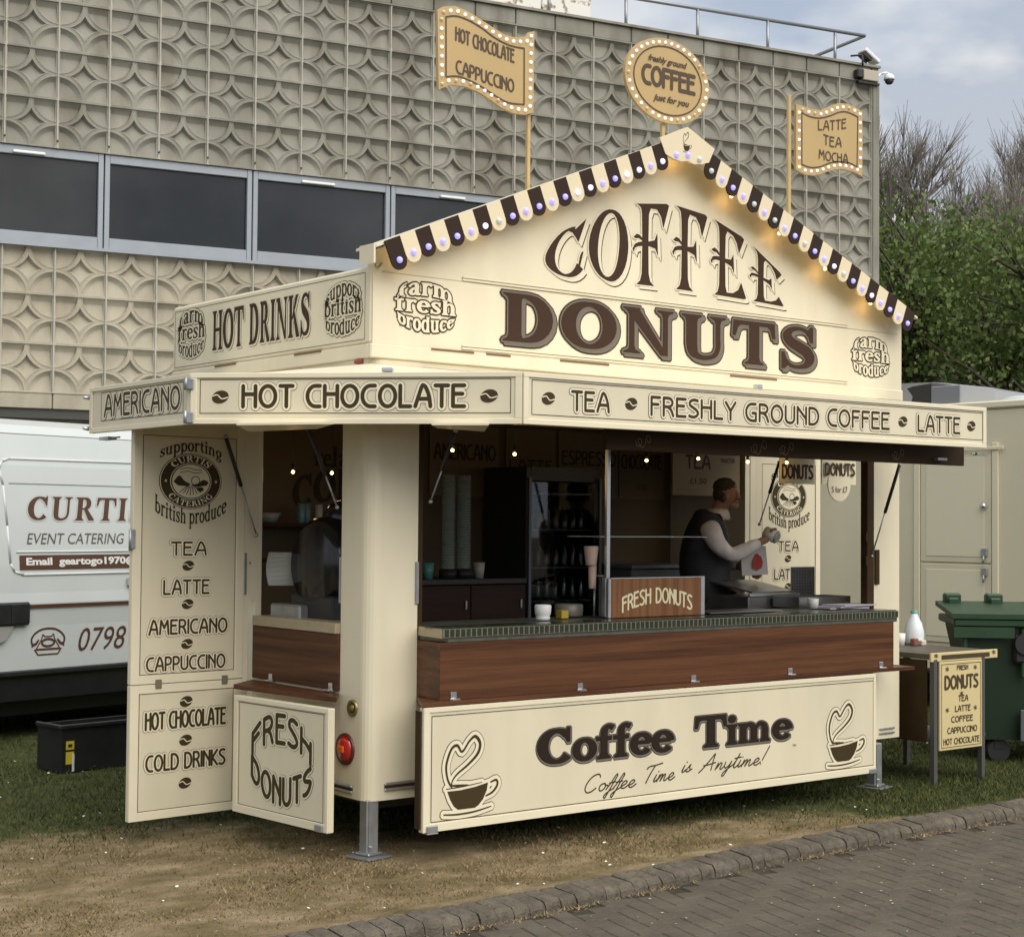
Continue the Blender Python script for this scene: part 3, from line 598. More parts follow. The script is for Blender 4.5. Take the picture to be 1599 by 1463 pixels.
def mixed_lawn():
    m = bpy.data.materials.new('lawn'); m.use_nodes = True; t = m.node_tree; b = t.nodes['Principled BSDF']; b.inputs['Roughness'].default_value = .95; b.inputs['Specular IOR Level'].default_value = .15
    at = t.nodes.new('ShaderNodeAttribute'); at.attribute_name = 'green'
    g = t.nodes.new('ShaderNodeNewGeometry')
    def ns(sc, de, stretch=(1, 1, 1)):
        mpn = t.nodes.new('ShaderNodeMapping'); mpn.inputs['Scale'].default_value = stretch; t.links.new(g.outputs['Position'], mpn.inputs[0])
        n = t.nodes.new('ShaderNodeTexNoise'); n.inputs['Scale'].default_value = sc; n.inputs['Detail'].default_value = de; n.inputs['Roughness'].default_value = .65; t.links.new(mpn.outputs[0], n.inputs[0]); return n.outputs[0]
    def ramp(i, st):
        r = t.nodes.new('ShaderNodeValToRGB'); e = r.color_ramp.elements; e[0].position = st[0][0]; e[0].color = (*st[0][1], 1); e[1].position = st[-1][0]; e[1].color = (*st[-1][1], 1)
        for p_, c_ in st[1:-1]: q = e.new(p_); q.color = (*c_, 1)
        t.links.new(i, r.inputs[0]); return r.outputs[0]
    dry = ramp(ns(2.6, 10, (1, 1.6, 1)), [(.34, (.115, .092, .044)), (.46, (.18, .14, .075)), (.56, (.25, .192, .115)), (.68, (.36, .285, .185))])
    grn = ramp(ns(6, 8), [(.3, (.036, .044, .015)), (.5, (.060, .070, .024)), (.72, (.105, .104, .044))])
    ad = t.nodes.new('ShaderNodeMath'); ad.operation = 'ADD'
    nn = t.nodes.new('ShaderNodeMath'); nn.operation = 'MULTIPLY_ADD'; nn.inputs[1].default_value = 1.5; nn.inputs[2].default_value = -.75; t.links.new(ns(7, 8), nn.inputs[0])
    t.links.new(at.outputs['Fac'], ad.inputs[0]); t.links.new(nn.outputs[0], ad.inputs[1])
    fac = ramp(ad.outputs[0], [(.25, (0, 0, 0)), (.75, (1, 1, 1))])
    mm = t.nodes.new('ShaderNodeMix'); mm.data_type = 'RGBA'; t.links.new(fac, mm.inputs[0]); t.links.new(dry, mm.inputs[6]); t.links.new(grn, mm.inputs[7]); t.links.new(mm.outputs[2], b.inputs['Base Color'])
    bn = t.nodes.new('ShaderNodeBump'); bn.inputs['Strength'].default_value = .8; bn.inputs['Distance'].default_value = .02; t.links.new(ns(55, 6), bn.inputs['Height']); t.links.new(bn.outputs[0], b.inputs['Normal'])
    return m
def build_lawn():
    xs = [-150, -60, -25, -14, -9, -6]+[-5+.1*i for i in range(170)]+[12.5, 14, 16, 30, 60, 150]
    ys_in = [.02+.1*i for i in range(110)]+[12, 14, 18, 25, 40, 80, 150]
    vs = []; at = []
    for x in xs:
        y0 = kerb_y(x)+KW-.012
        for k, dy in enumerate([0]+ys_in):
            y = y0+dy; near = -5 < x < 12 and y < 9
            z = (noise.noise(Vector((x*1.3, y*1.3, 0)))*.012+noise.noise(Vector((x*5, y*5, 4)))*.006) if near else 0
            if k == 0: z = .012
            if k in (1, 2): z = .010
            vs.append((x, y, z)); at.append(min(1, max(0, .5+lawn_green(x, y)*.9)))
    ny = len(ys_in)+1; fs = [(i*ny+j, (i+1)*ny+j, (i+1)*ny+j+1, i*ny+j+1) for i in range(len(xs)-1) for j in range(ny-1)]
    me = bpy.data.meshes.new('ground'); me.from_pydata(vs, [], fs); me.materials.append(mixed_lawn())
    a_ = me.attributes.new('green', 'FLOAT', 'POINT'); a_.data.foreach_set('value', at)
    me.polygons.foreach_set('use_smooth', [True]*len(fs)); o = bpy.data.objects.new('ground', me); COL.objects.link(o); tag(o, kind='structure')
build_lawn()

# grass blades
def build_grass():
    r_ = random.Random(3); vs = []; fs = []; mi = []
    gm = [mat('dry_blade', (.30, .235, .12), .8, spec=.2), mat('straw_blade', (.17, .125, .06), .8, spec=.2), mat('green_blade', (.090, .104, .030), .7, spec=.2), mat('dark_blade', (.034, .046, .014), .7, spec=.2)]
    N = 150000; k = 0
    while k < N:
        x = r_.uniform(-4.5, 9.0); y = kerb_y(x)+KW+abs(r_.gauss(0, 1))*2.6 if r_.random() < .8 else r_.uniform(-1, 7)
        if y < kerb_y(x)+KW-.01 or y > 8: continue
        d = Vector((x-CAM.x, y-CAM.y)); fx = d.dot(Vector((.61855, .78575)))
        if fx < 2 or abs(d.dot(Vector((.78575, -.61855)))/fx) > .345: continue
        k += 1
        g_ = lawn_green(x, y)+r_.gauss(0, .45); h = r_.uniform(.008, .022) if g_ < 0 else r_.uniform(.016, .042)
        if g_ < 0 and noise.noise(Vector((x*2.2, y*3.2, 20))) < -.05 and r_.random() < .6: continue
        if y < kerb_y(x)+KW+.04: h *= 1.3
        a = r_.uniform(0, 6.283); w = r_.uniform(.0022, .0045); lx = r_.gauss(0, .7)*h; ly = r_.gauss(0, .7)*h
        o = len(vs); z = -.004
        vs += [(x-w*math.cos(a), y-w*math.sin(a), z), (x+w*math.cos(a), y+w*math.sin(a), z), (x+lx, y+ly, z+h)]; fs.append((o, o+1, o+2))
        mi.append((0 if r_.random() < .30 else 1) if g_ < 0 else (2 if r_.random() < .45 else 3))
    me = bpy.data.meshes.new('grass'); me.from_pydata(vs, [], fs)
    for m in gm: me.materials.append(m)
    me.polygons.foreach_set('material_index', mi); o = bpy.data.objects.new('grass', me); COL.objects.link(o)
    tag(o, 'short trodden grass, dry and brown near the kerb and greener behind', 'grass', kind='stuff')
    # daisies / petals
    mb = MB(); r_ = random.Random(5)
    for i in range(190):
        if i < 90: x, y = r_.uniform(-1.6, .6), r_.uniform(.9, 4.2)
        else: x = r_.uniform(-1.5, 6); y = kerb_y(x)+KW+r_.uniform(0, 2.2)
        s_ = r_.uniform(.004, .010); a = r_.uniform(0, 6); z = r_.uniform(.012, .035)
        mb.add([(x+s_*math.cos(a+t), y+s_*math.sin(a+t), z+s_*.3*math.sin(t)) for t in (0, 1.2, 2.5, 3.8, 5.)], [(0, 1, 2, 3, 4)])
    tag(mb.build('petals', mat('white_petal', (.75, .74, .68), .7), recalc=False), 'small white petals scattered over the grass', 'petals', kind='stuff')
build_grass()

# road bed, paving, kerb
def build_road():
    mb = MB(); xs = [-150, -60, -25, -14]+[-6+.25*i for i in range(90)]+[30, 60, 150]
    top = [(x, kerb_y(x)+.05) for x in xs]
    for (xa, ya), (xb, yb) in zip(top[:-1], top[1:]): mb.add([(xa, -150, -.036), (xb, -150, -.036), (xb, yb, -.036), (xa, ya, -.036)], [(0, 1, 2, 3)])
    rb = tag(mb.build('road', jointm, recalc=False), kind='structure')
    # herringbone bricks 200 x 100
    L_, B_, g_ = .200, .100, .004; th = R(-14); ct, st = math.cos(th), math.sin(th); cand = []
    def add(cx, cy, rot):
        x = cx*ct-cy*st; y = cx*st+cy*ct
        x += 1.0; y += -2.6
        if y > kerb_y(max(-13, min(15, x)))-.055: return
        d = Vector((x-CAM.x, y-CAM.y)); fx = d.dot(Vector((.61855, .78575))); sx = d.dot(Vector((.78575, -.61855)))
        if fx < 2.5 or fx > 14: return
        X = 800+2556*sx/fx; Y = 818+2556*1.674/fx
        if not (-500 < X < 2100 and Y < 1900): return
        vis = -20 < X < 1620 and Y < 1480
        cand.append((0 if vis else 1, fx, x, y, rot+th))
    for i in range(-60, 61):
        for j in range(-60, 61):
            # diagonal herringbone lattice: pairs
            bx = i*B_+j*2*B_*1.0; by = -i*B_+j*0+ 0
            # lattice vectors: (B,-B) and (2B,2B)
            bx = i*B_+j*2*B_; by = i*B_-j*2*B_
            add(bx+L_/2, by+B_/2, 0); add(bx+B_/2, by+B_+L_/2, math.pi/2)
    cand.sort()
    meshes = []
    for v in range(5):
        t = MB(); r2 = random.Random(v)
        t.box(-L_/2+g_/2, -B_/2+g_/2, -.03, L_/2-g_/2, B_/2-g_/2, 0, bev=.004)
        o = t.build('paving_brick', pavm); meshes.append(o.data); bpy.data.objects.remove(o)
    r_ = random.Random(11); rest = MB()
    for n_, (v, f_, x, y, a) in enumerate(cand):
        z = -.030+r_.uniform(-.0010, .0010); tx, ty = r_.gauss(0, .004), r_.gauss(0, .004)
        if n_ < 300 and not v:
            o = bpy.data.objects.new('brick', meshes[r_.randrange(5)]); COL.objects.link(o); o.parent = rb; o.location = (x, y, z); o.rotation_euler = (tx, ty, a)
        else:
            M = Matrix.Translation((x, y, z)) @ Matrix.Rotation(a, 4, 'Z'); rest.box(-L_/2+g_/2, -B_/2+g_/2, -.02, L_/2-g_/2, B_/2-g_/2, 0, bev=.004, M=M)
    tag(rest.build('more_bricks', pavm, rb, recalc=False), kind='stuff')
    # debris
    mb = MB(); r_ = random.Random(8)
    for i in range(150):
        x = r_.uniform(-.8, 5); y = kerb_y(x)-abs(r_.gauss(0, .9))-.01; s_ = r_.uniform(.003, .008); a = r_.uniform(0, 6)
        mb.add([(x+s_*math.cos(a+t), y+s_*.8*math.sin(a+t), -.024+.001*math.sin(3*t)) for t in (0, 1.2, 2.5, 3.8, 5.)], [(0, 1, 2, 3, 4)])
    tag(mb.build('fallen_petals', mat('pale_petal', (.55, .52, .44), .7), recalc=False), 'pale petals and crumbs scattered over the brick paving', 'petals', kind='stuff')
    mb = MB()
    for i in range(2600):
        x = r_.uniform(-1.0, 6.5)
        if noise.noise(Vector((x*2.2, 0, 5))) < .05 and r_.random() < .8: continue
        y = kerb_y(x)-abs(r_.gauss(0, .022))-.003; a = r_.uniform(0, 6.28); h = r_.uniform(.004, .03)*(1+max(0, noise.noise(Vector((x*2.2, 0, 5))))*1.2); w = .0025
        mb.add([(x-w*math.cos(a), y-w*math.sin(a), -.031), (x+w*math.cos(a), y+w*math.sin(a), -.031), (x+r_.gauss(0, .02), y+r_.gauss(0, .02), -.031+h*.6)], [(0, 1, 2)])
    tag(mb.build('dead_grass', mat('straw_wisp', (.33, .24, .13), .8), recalc=False), 'wisps of dead grass lying along the foot of the kerb', 'grass', kind='stuff')
    # kerb blocks
    kb = thing('kerb', (0, kerb_y(0), -.04), None, None); kb['kind'] = 'structure'; r_ = random.Random(21)
    x = -2.2; n_ = 0; bw = .094
    far = MB(); protos = []
    for v in range(6):
        t = MB(); e = lambda: r_.uniform(-.0025, .0025); hw = bw/2-.003
        prof = [(-.0, -.03), (0+.0, .040+e()), (.006, .056+e()), (.026, .072+e()), (KW-.02, .082+e()), (KW, .078), (KW, -.03)]
        n3 = 4; vs = []; np_ = len(prof)
        for i in range(n3+1):
            u = -hw+2*hw*i/n3; end = (i in (0, n3))
            for q, (py_, pz) in enumerate(prof):
                k = .006 if end and 0 < q < np_-1 else 0
                vs.append((u+r_.uniform(-.0015, .0015), py_+(k if q < 3 else 0)+r_.uniform(-.0015, .0015), pz-k*1.3+r_.uniform(-.0015, .0015) if pz > 0 else pz))
        t.add(vs, [(i*np_+q, (i+1)*np_+q, (i+1)*np_+q+1, i*np_+q+1) for i in range(n3) for q in range(np_-1)])
        t.add(vs, [tuple(range(np_)), tuple(n3*np_+q for q in range(np_))[::-1]])
        o = t.build('stone', kerbm); protos.append(o.data); bpy.data.objects.remove(o)
    while x < 8.5:
        dyx = (kerb_y(x+.06)-kerb_y(x-.06))/.12; a = math.atan(dyx)
        o = bpy.data.objects.new('stone', protos[r_.randrange(6)]); COL.objects.link(o); o.parent = kb
        o.location = (x+r_.gauss(0, .0015), kerb_y(x)-kerb_y(0)+r_.gauss(0, .0022), r_.gauss(0, .0015)-.004); o.rotation_euler = (r_.gauss(0, .008), r_.gauss(0, .010), a+r_.gauss(0, .012))
        x += bw*math.cos(a); n_ += 1
    mb = MB()
    for (x0, x1) in ((-14, -2.27), (8.5, 16)):
        k = int((x1-x0)/.5)
        for i in range(k):
            xa, xb = x0+(x1-x0)*i/k, x0+(x1-x0)*(i+1)/k
            mb.box(0, 0, -.07, math.hypot(xb-xa, kerb_y(xb)-kerb_y(xa)), KW, .04, M=Matrix.Translation((xa, kerb_y(xa), 0)) @ Matrix.Rotation(math.atan2(kerb_y(xb)-kerb_y(xa), xb-xa), 4, 'Z'))
    tag(mb.build('far_stones', kerbm, kb), kind='stuff')
    # joint bed under the kerb stones
    mb = MB(); xs = [-2.3+.2*i for i in range(55)]
    for xa, xb in zip(xs[:-1], xs[1:]):
        mb.add([(xa, kerb_y(xa)+.03, -.045), (xb, kerb_y(xb)+.03, -.045), (xb, kerb_y(xb)+.03, -.010), (xa, kerb_y(xa)+.03, -.010), (xb, kerb_y(xb)+KW, .012), (xa, kerb_y(xa)+KW, .012)], [(0, 1, 2, 3), (3, 2, 4, 5)])
    mb.build('bedding', jointm, kb, recalc=False)
build_road()

# ---------------------------------------------------------------- concrete office building
BTH = -.2013; BP, BS = .4818, .4664; BO = Vector((1.1823, 8.0512, 0)); BZ = 5.6008
bd = Vector((math.cos(BTH), math.sin(BTH), 0)); bnm = Vector((math.sin(BTH), -math.cos(BTH), 0))
def bfr(u, v, w=0.): return BO+bd*u+bnm*w+Vector((0, 0, v))
def row(k): return BZ+k*BS
bld = thing('office_building', tuple(bfr(5.2, 0)), 'grey concrete office block faced with star patterned panels and a strip of dark windows', 'building')
ca, sa = math.cos(BTH), math.sin(BTH)
ribm = pos_noise_mat('pale_rib', [(.3, (.36, .345, .29)), (.7, (.48, .46, .395))], 3, 6, .9, .2, 60)  # paler tone for the upright edges of each cell
def cell_mesh(name, m):
    n = 84; vs = []; fs = []
    def h(a, b):
        c = min(math.hypot(a-x, (b-y)) for x in (0, 1) for y in (0, 1)); e = min(a, 1-a); eb = min(b, 1-b); up = b > .5
        cl = lambda x: min(1, max(0, x)); RO = .468
        z = .022
        if c < RO:
            if up: z = .020-.046*cl((b-.55)/.42)*cl((.955-b)/.10)-.003
            else: z = .022-.048*cl(b/.44)*cl((RO-.012-c)/.085)*cl(e/.05)
        elif c > .555: z = .022-.044*cl((b-.30)/.32)*cl((c-.555)/.035)
        if abs(c-RO) < .012: z = max(z, .026)
        if abs(c-.548) < .009: z = max(z, .026)
        if e < .019: z = max(z, .042)
        elif e < .045: z = max(z, .012)
        if eb < .026: z = max(z, .034)
        return z
    for i in range(n+1):
        for j in range(n+1):
            a, b = i/n, j/n; vs.append(((a)*BP, -h(a, b), b*BS))
    q = n+1; fs = [(i*q+j, (i+1)*q+j, (i+1)*q+j+1, i*q+j+1) for i in range(n) for j in range(n)]
    me = bpy.data.meshes.new(name); me.from_pydata(vs, [], fs); me.materials.append(m); me.materials.append(ribm); me.polygons.foreach_set('material_index', [1 if (min(f[0]//q, n-1-f[0]//q) < 3) else 0 for f in fs]); me.update(); return me
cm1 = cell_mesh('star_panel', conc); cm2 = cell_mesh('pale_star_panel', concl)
def put_cell(i, z, me, hfac=1.):
    o = bpy.data.objects.new('panel', me); COL.objects.link(o); o.parent = bld
    p = bfr(i*BP, z)-Vector(bld['_o']); o.location = p; o.rotation_euler = (0, 0, BTH); o.scale = (1, 1, hfac)
TOPZ = row(3.05)
for i in range(-3, 21):
    for k in (-1, 0, 1, 2): put_cell(i, row(k), cm1)
hf = .046/ BS
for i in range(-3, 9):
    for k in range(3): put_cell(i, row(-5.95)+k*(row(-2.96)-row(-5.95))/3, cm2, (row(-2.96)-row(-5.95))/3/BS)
for i in range(12, 21):
    for k in range(-2, -5, -1): put_cell(i, row(k), cm1)
E0, E1 = -3*BP, 21.16*BP
mb = MB()
vbox(mb, bfr, E0-6, 0, E1, row(3.0), -.10, -9)                      # mass of the building behind the facing (left plain beyond the frame)
body = mb.build('body', conc, bld)
mb = MB(); vbox(mb, bfr, E0-6, row(3.0), E1+.0, row(3.035), .05, -.1); 
for i in range(-3, 22): vbox(mb, bfr, i*BP+.006, row(3.035)+.002, (i+1)*BP-.006 if i < 21 else E1+.03, row(3.40), .035, -.1, bev=.006)
vbox(mb, bfr, E0-6, row(3.402), E1+.04, row(3.46), .07, -9)
[q.build('parapet_stone', conc, bld) for q in loose(mb)]
mb = MB(); vbox(mb, bfr, 21*BP+.003, row(-6), E1+.03, row(3.0), .06, -.1, bev=.01); mb.build('corner_strip', conc, bld)
# band under the lower panels, dark strip painted for the shade of the soffit recess, ground floor
mb = MB()
for i in range(-3, 13, 2): vbox(mb, bfr, i*BP+.004, row(-6.26), (i+2)*BP-.004, row(-5.955), .03, -.1, bev=.006)
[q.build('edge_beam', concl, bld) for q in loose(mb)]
mb = MB(); vbox(mb, bfr, E0-6, row(-6.45), E1, row(-6.262), .0, -.1); mb.build('soffit_shade_strip', mat('soffit_shade_dark', (.05, .05, .045), .6), bld)
# window strip
glassd = mat('dark_glass', (.030, .031, .033), .05, var=.75, vscale=.7, spec=.6)
fram = mat('window_frame', (.30, .33, .37), .45, metal=.15, var=.08, vscale=5)
wz0, wz1 = row(-2.955), row(-1.0)
joints = [-1.2, 1.935, 4.98, 8.05, 11.1]
for a, b in zip([-4.2]+joints[:-1], joints):
    u0, u1 = a*BP, b*BP
    mb = MB(); t = .055
    vbox(mb, bfr, u0+.006, wz0, u0+t, wz1, .015, -.09, bev=.004); vbox(mb, bfr, u1-t, wz0, u1-.006, wz1, .015, -.09, bev=.004)
    vbox(mb, bfr, u0+t, wz0, u1-t, wz0+.11, .012, -.09, bev=.004); vbox(mb, bfr, u0+t, wz1-.085, u1-t, wz1, .012, -.09, bev=.004)
    vbox(mb, bfr, u0-.0, wz0-.03, u1, wz0-.001, .075, -.05)
    w_ = mb.build('window', fram, bld)
    mb = MB(); vbox(mb, bfr, u0+t+.001, wz0+.111, u1-t-.001, wz1-.086, -.03, -.05); mb.build('pane', glassd, w_)
for a, b in ((.17, .78), (6.03, 6.76), (9.2, 9.8)):
    mb = MB(); vbox(mb, bfr, a*BP, wz1-.078, b*BP, wz1-.052, .045, .016, bev=.006); mb.build('vent', mat('white_vent', (.8, .82, .8), .5), bld)
mb = MB()
for i in range(-2, 12):
    p = bfr(i*BP, row(-.86), .05); mb.tube(p, p+bnm*.004, .011, n=8)
tag(mb.build('drain_holes', black, bld), kind='stuff')
mb = MB(); vbox(mb, bfr, 11.1*BP, row(-2.955), 12*BP, row(-1.002), .03, -.1); mb.build('infill', conc, bld)
# roof handrail
def br(i, z, off): return bfr(i*BP, z, off)
mb = MB(); ra = br(8.5, 7.62, -.3); rb_ = br(21.35, 7.69, -.3); rc_ = br(21.35, 7.69, -.3)+(-bnm)*5.5
rb2 = br(21.35, 7.69, -.3); mb.tube(ra, rb2, .022); mb.tube(rb2, rb2-bnm*4.5, .022)
for i in (8.6, 10.3, 12.2, 14.26, 16.27, 18.33, 20.4): p = br(i, row(3.46), -.3); mb.tube(p, Vector((p.x, p.y, 7.66)), .019); p2 = Vector((p.x, p.y, 7.25)); mb.tube(p, p2, .028)
for d_ in (1.1, 2.6, 4.0): p = rb2-bnm*d_; mb.tube(Vector((p.x, p.y, row(3.46))), Vector((p.x, p.y, 7.68)), .02)
mb.build('handrail', mat('rail_metal', (.30, .32, .34), .4, metal=.7), bld)
# rooftop plant room
pr = thing('plant_room', tuple(br(12, row(3.46), -2.2)), 'white rooftop plant room with flaking rusty panels above the parapet', 'rooftop structure')
pm = mat('flaking_white', (.72, .71, .66), .7, col2=(.25, .20, .11), vscale=9, detail=9, lo=.37, hi=.45)
for k, (a, b) in enumerate(((7.7, 9.98), (10.0, 12.28), (12.3, 13.85), (13.87, 15.3))):
    mb = MB(); vbox(mb, bfr, a*BP, row(3.46), b*BP, 9.6, -2.0, -3.6, bev=.01); mb.build('cladding_panel', pm, pr)
# cctv
cc_ = thing('cctv_camera', tuple(bfr(21.2*BP, 7.05, .1)), 'small white dome security camera on the top corner of the concrete building', 'camera')
whp = mat('white_plastic', (.75, .76, .78), .35)
c0 = bfr(21.45*BP, 7.05, .1)
mb = MB(); mb.lathe(c0, [(.0, .075), (.035, .072), (.058, .05), (.066, .02), (.066, .0), (.0, .0)], 20); mb.build('housing', whp, cc_)
mb = MB(); mb.lathe(c0, [(0, -.055), (.03, -.05), (.05, -.03), (.056, -.001), (0, -.0005)], 20); mb.build('dome', mat('smoked_dome', (.03, .03, .035), .1), cc_)
mb = MB(); mb.path([tuple(c0+Vector((0, 0, .07))), tuple(c0+Vector((0, 0, .085))-bd*.04), tuple(c0-bd*.13+Vector((0, 0, .06))), tuple(c0-bd*.2+Vector((0, 0, -.01)))], .014); mb.build('arm', whp, cc_)
mb = MB(); vbox(mb, bfr, 20.62*BP, 7.0, 21.1*BP, 7.13, .12, .04, bev=.008); mb.build('junction_box', mat('box_beige', (.42, .38, .30), .6), cc_)
mb = MB(); vbox(mb, bfr, 20.42*BP, 7.02, 20.61*BP, 7.12, .13, .04, bev=.008); vbox(mb, bfr, 20.5*BP, 6.965, 21.15*BP, 6.99, .1, .04); mb.path([tuple(br(20.62, 7.16, .1)), tuple(br(20.6, 7.3, .1)), tuple(br(20.4, 7.3, .0))], .012); mb.build('bracket', black, cc_)
fl = thing('floodlight', tuple(br(20.9, row(3.46), -.1)), 'small floodlight tilted on the parapet beside the security camera', 'light')
mb = MB(); Mx = Matrix.Translation(br(21.15, 7.36, -.1)) @ Matrix.Rotation(BTH, 4, 'Z') @ Matrix.Rotation(R(32), 4, 'Y')
mb.box(-.13, -.08, -.02, .13, .08, .03, M=Mx, bev=.01); mb.build('head', whp, fl)
mb = MB(); p = br(21.05, row(3.46), -.1); mb.tube(p, p+Vector((0, 0, .12)), .012); mb.box(-.12, -.06, -.06, .02, .06, -.021, M=Mx); mb.build('mount', black, fl)

# ---------------------------------------------------------------- trees
def leaf_mat(name, c1, c2):
    m = bpy.data.materials.new(name); m.use_nodes = True; t = m.node_tree; b = t.nodes['Principled BSDF']; b.inputs['Roughness'].default_value = .6; b.inputs['Specular IOR Level'].default_value = .3
    g = t.nodes.new('ShaderNodeNewGeometry'); r = t.nodes.new('ShaderNodeMix'); r.data_type = 'RGBA'; r.inputs[6].default_value = (*c1, 1); r.inputs[7].default_value = (*c2, 1)
    t.links.new(g.outputs['Random Per Island'], r.inputs[0]); t.links.new(r.outputs[2], b.inputs['Base Color'])
    tr = t.nodes.new('ShaderNodeBsdfTranslucent'); t.links.new(r.outputs[2], tr.inputs[0]); ms = t.nodes.new('ShaderNodeMixShader'); ms.inputs[0].default_value = .3
    t.links.new(b.outputs[0], ms.inputs[1]); t.links.new(tr.outputs[0], ms.inputs[2]); t.links.new(ms.outputs[0], t.nodes['Material Output'].inputs[0]); return m
leafm = leaf_mat('spring_leaves', (.070, .120, .028), (.165, .215, .065))
barkm = mat('bark', (.10, .085, .065), .9, var=.4, vscale=12, bump=.5)
twigm = mat('twig', (.20, .18, .155), .9)
def grow(mb, p, d, r_, ln, lev, maxl, rg, tips, spread=.5, up=.25, kids=(3, 4), segs=3, ratio=.68):
    pts = [Vector(p)]; d = Vector(d).normalized()
    for i in range(segs):
        d = (d+Vector((rg.gauss(0, .12), rg.gauss(0, .12), rg.gauss(0, .06)+up*.12))).normalized(); pts.append(pts[-1]+d*ln/segs)
    for i in range(segs): mb.tube(pts[i], pts[i+1], r_*(1-.4*i/segs), r_*(1-.4*(i+1)/segs), 5 if lev > 1 else 8, cap=False)
    if lev >= 2: tips.append((pts[-1], d, lev))
    if lev >= maxl: return
    for k in range(rg.randint(*kids)):
        t = rg.uniform(.35, 1.) if k else 1.; q = pts[0].lerp(pts[-1], t) if t < 1 else pts[-1]
        i = min(segs-1, int(t*segs)); q = pts[i].lerp(pts[i+1], t*segs-i) if t < 1 else pts[-1]
        v = Vector((rg.gauss(0, 1), rg.gauss(0, 1), rg.gauss(0, .5))); v = (d+v.normalized()*spread+Vector((0, 0, up*.5))).normalized()
        grow(mb, q, v, r_*.58, ln*ratio*rg.uniform(.8, 1.15), lev+1, maxl, rg, tips, spread, up, kids, max(2, segs-1), ratio)
def leafy_tree(loc, H, seed, label, nleaf=78, ls=.115):
    rg = random.Random(seed); t = thing('leafy_tree', loc, label, 'tree', 'trees beyond the trailers'); mb = MB(); tips = []
    p = Vector(loc); grow(mb, p, (0, 0, 1), .22, H*.30, 0, 4, rg, tips, .75, .22, (4, 5), 4, .74); mb.build('trunk', barkm, t, recalc=False)
    lv = MB(); vs = lv.v; 
    for (q, d, l) in tips:
        c = q
        for k in range(nleaf):
            o = Vector((rg.gauss(0, 1), rg.gauss(0, 1), rg.gauss(0, .75)))
            if o.length > 1.9: continue
            o *= .40; c2 = c+o
            if c2.z < H*.16: continue
            n = (o.normalized()*.6+Vector((rg.gauss(0, 1), rg.gauss(0, 1), rg.gauss(0, 1))).normalized()).normalized(); a = n.orthogonal().normalized(); b = n.cross(a); s_ = ls*rg.uniform(.5, 1.1)
            k0 = len(vs); vs += [tuple(c2-a*s_*.5), tuple(c2-b*s_*.32), tuple(c2+a*s_*.5), tuple(c2+b*s_*.32)]
            lv.f.append((k0, k0+1, k0+2, k0+3)); lv.m.append(0); lv.sm.append(False)
    lv.build('crown', leafm, t, recalc=False)
def bare_tree(loc, H, seed, label):
    rg = random.Random(seed); t = thing('bare_tree', loc, label, 'tree', 'trees beyond the trailers'); mb = MB(); tips = []
    grow(mb, Vector(loc), (0, 0, 1), .24, H*.32, 0, 5, rg, tips, .62, .5, (3, 5), 3, .70); mb.build('trunk', twigm, t, recalc=False)
    tw = MB()
    for (q, d, l) in tips:
        if l < 3: continue
        for k in range(9):
            v = (d+Vector((rg.gauss(0, .4), rg.gauss(0, .4), rg.uniform(0, .6)))).normalized(); e = q+v*rg.uniform(.3, .85); tw.tube(q, e, .007, .003, 3, cap=False)
    tw.build('twigs', twigm, t, recalc=False)
# ---------------------------------------------------------------- the kiosk trailer
LT, WT = 4.083, 2.14
F0 = vplane((0, 0), (1, 0))                    # front plane, u = x
FE = vplane((0, WT), (0, 0))                   # left end plane, u = WT - y
LM = [creamin, olive, greyv, brown, tan, mat('black_brown_vinyl', (.022, .013, .009), .6, spec=.2)]
kt = thing('catering_trailer', (2.04, 1.07, 0), 'cream coffee and donut kiosk trailer with striped scalloped gable and open serving hatches', 'catering trailer')
SEP = {'hatch_frame', 'fascia_hinge', 'bolt', 'slot', 'rub_strip', 'rub_strip_insert', 'catch', 'lock_strip', 'moulding', 'corner_brace', 'strap', 'latch'}
def part(name, m, mb, p=kt, **k):
    if name in SEP:
        for q in loose(mb): o = q.build(name, m, p, **k)
        return o
    return mb.build(name, m, p, **k)
# pillars
def corner_prof(r_=.07, a=.29, b=.255, t=.05, sx=1, x0=0.):
    o = [(a, t), (t, t), (t, b), (0, b)]+[(r_-r_*math.cos(R(q)), r_-r_*math.sin(R(q))) for q in range(0, 91, 15)]+[(a, 0)]
    o = [(x0+sx*p[0], p[1]) for p in o]
    return o if sx > 0 else o[::-1]
mb = MB(); mb.prism(corner_prof()[::-1], .28, 2.455, smooth=False); part('corner_pillar', cream, mb)
mb = MB(); mb.prism(corner_prof(.02, .272, .255, .05, -1, LT)[::-1], .30, 2.455); part('corner_pillar', cream, mb)
# small facets get smooth normals on the rounded corner
for o in kt.children:
    pass
mb = MB(); mb.box(.04, .04, .30, LT-.04, WT-.04, .42); part('floor', black, mb)
mb = MB(); mb.box(0, 1.132, .28, .045, WT, 2.455, bev=.004); mb.box(0.003, .256, .28, .045, 1.131, .80); mb.box(0.003, .256, 2.33, .045, 1.131, 2.455); part('end_wall', cream, mb)
mb = MB(); mb.box(LT-.045, 1.33, .30, LT, WT, 2.455); mb.box(LT-.045, .256, .30, LT, 1.329, .80); mb.box(LT-.045, .256, 2.33, LT, 1.329, 2.455); part('end_wall', cream, mb)
lining = mat('wall_lining', (.15, .105, .048), .6, var=.15, vscale=2)
mb = MB(); mb.box(.046, WT-.05, .30, LT-.046, WT, 2.455); part('rear_wall', lining, mb)
mb = MB(); mb.box(.046, .046, 2.33, LT-.046, WT-.051, 2.36); part('ceiling', lining, mb)
mb = MB(); mb.box(.291, .01, .30, 3.81, .05, .80); part('front_wall', cream, mb)
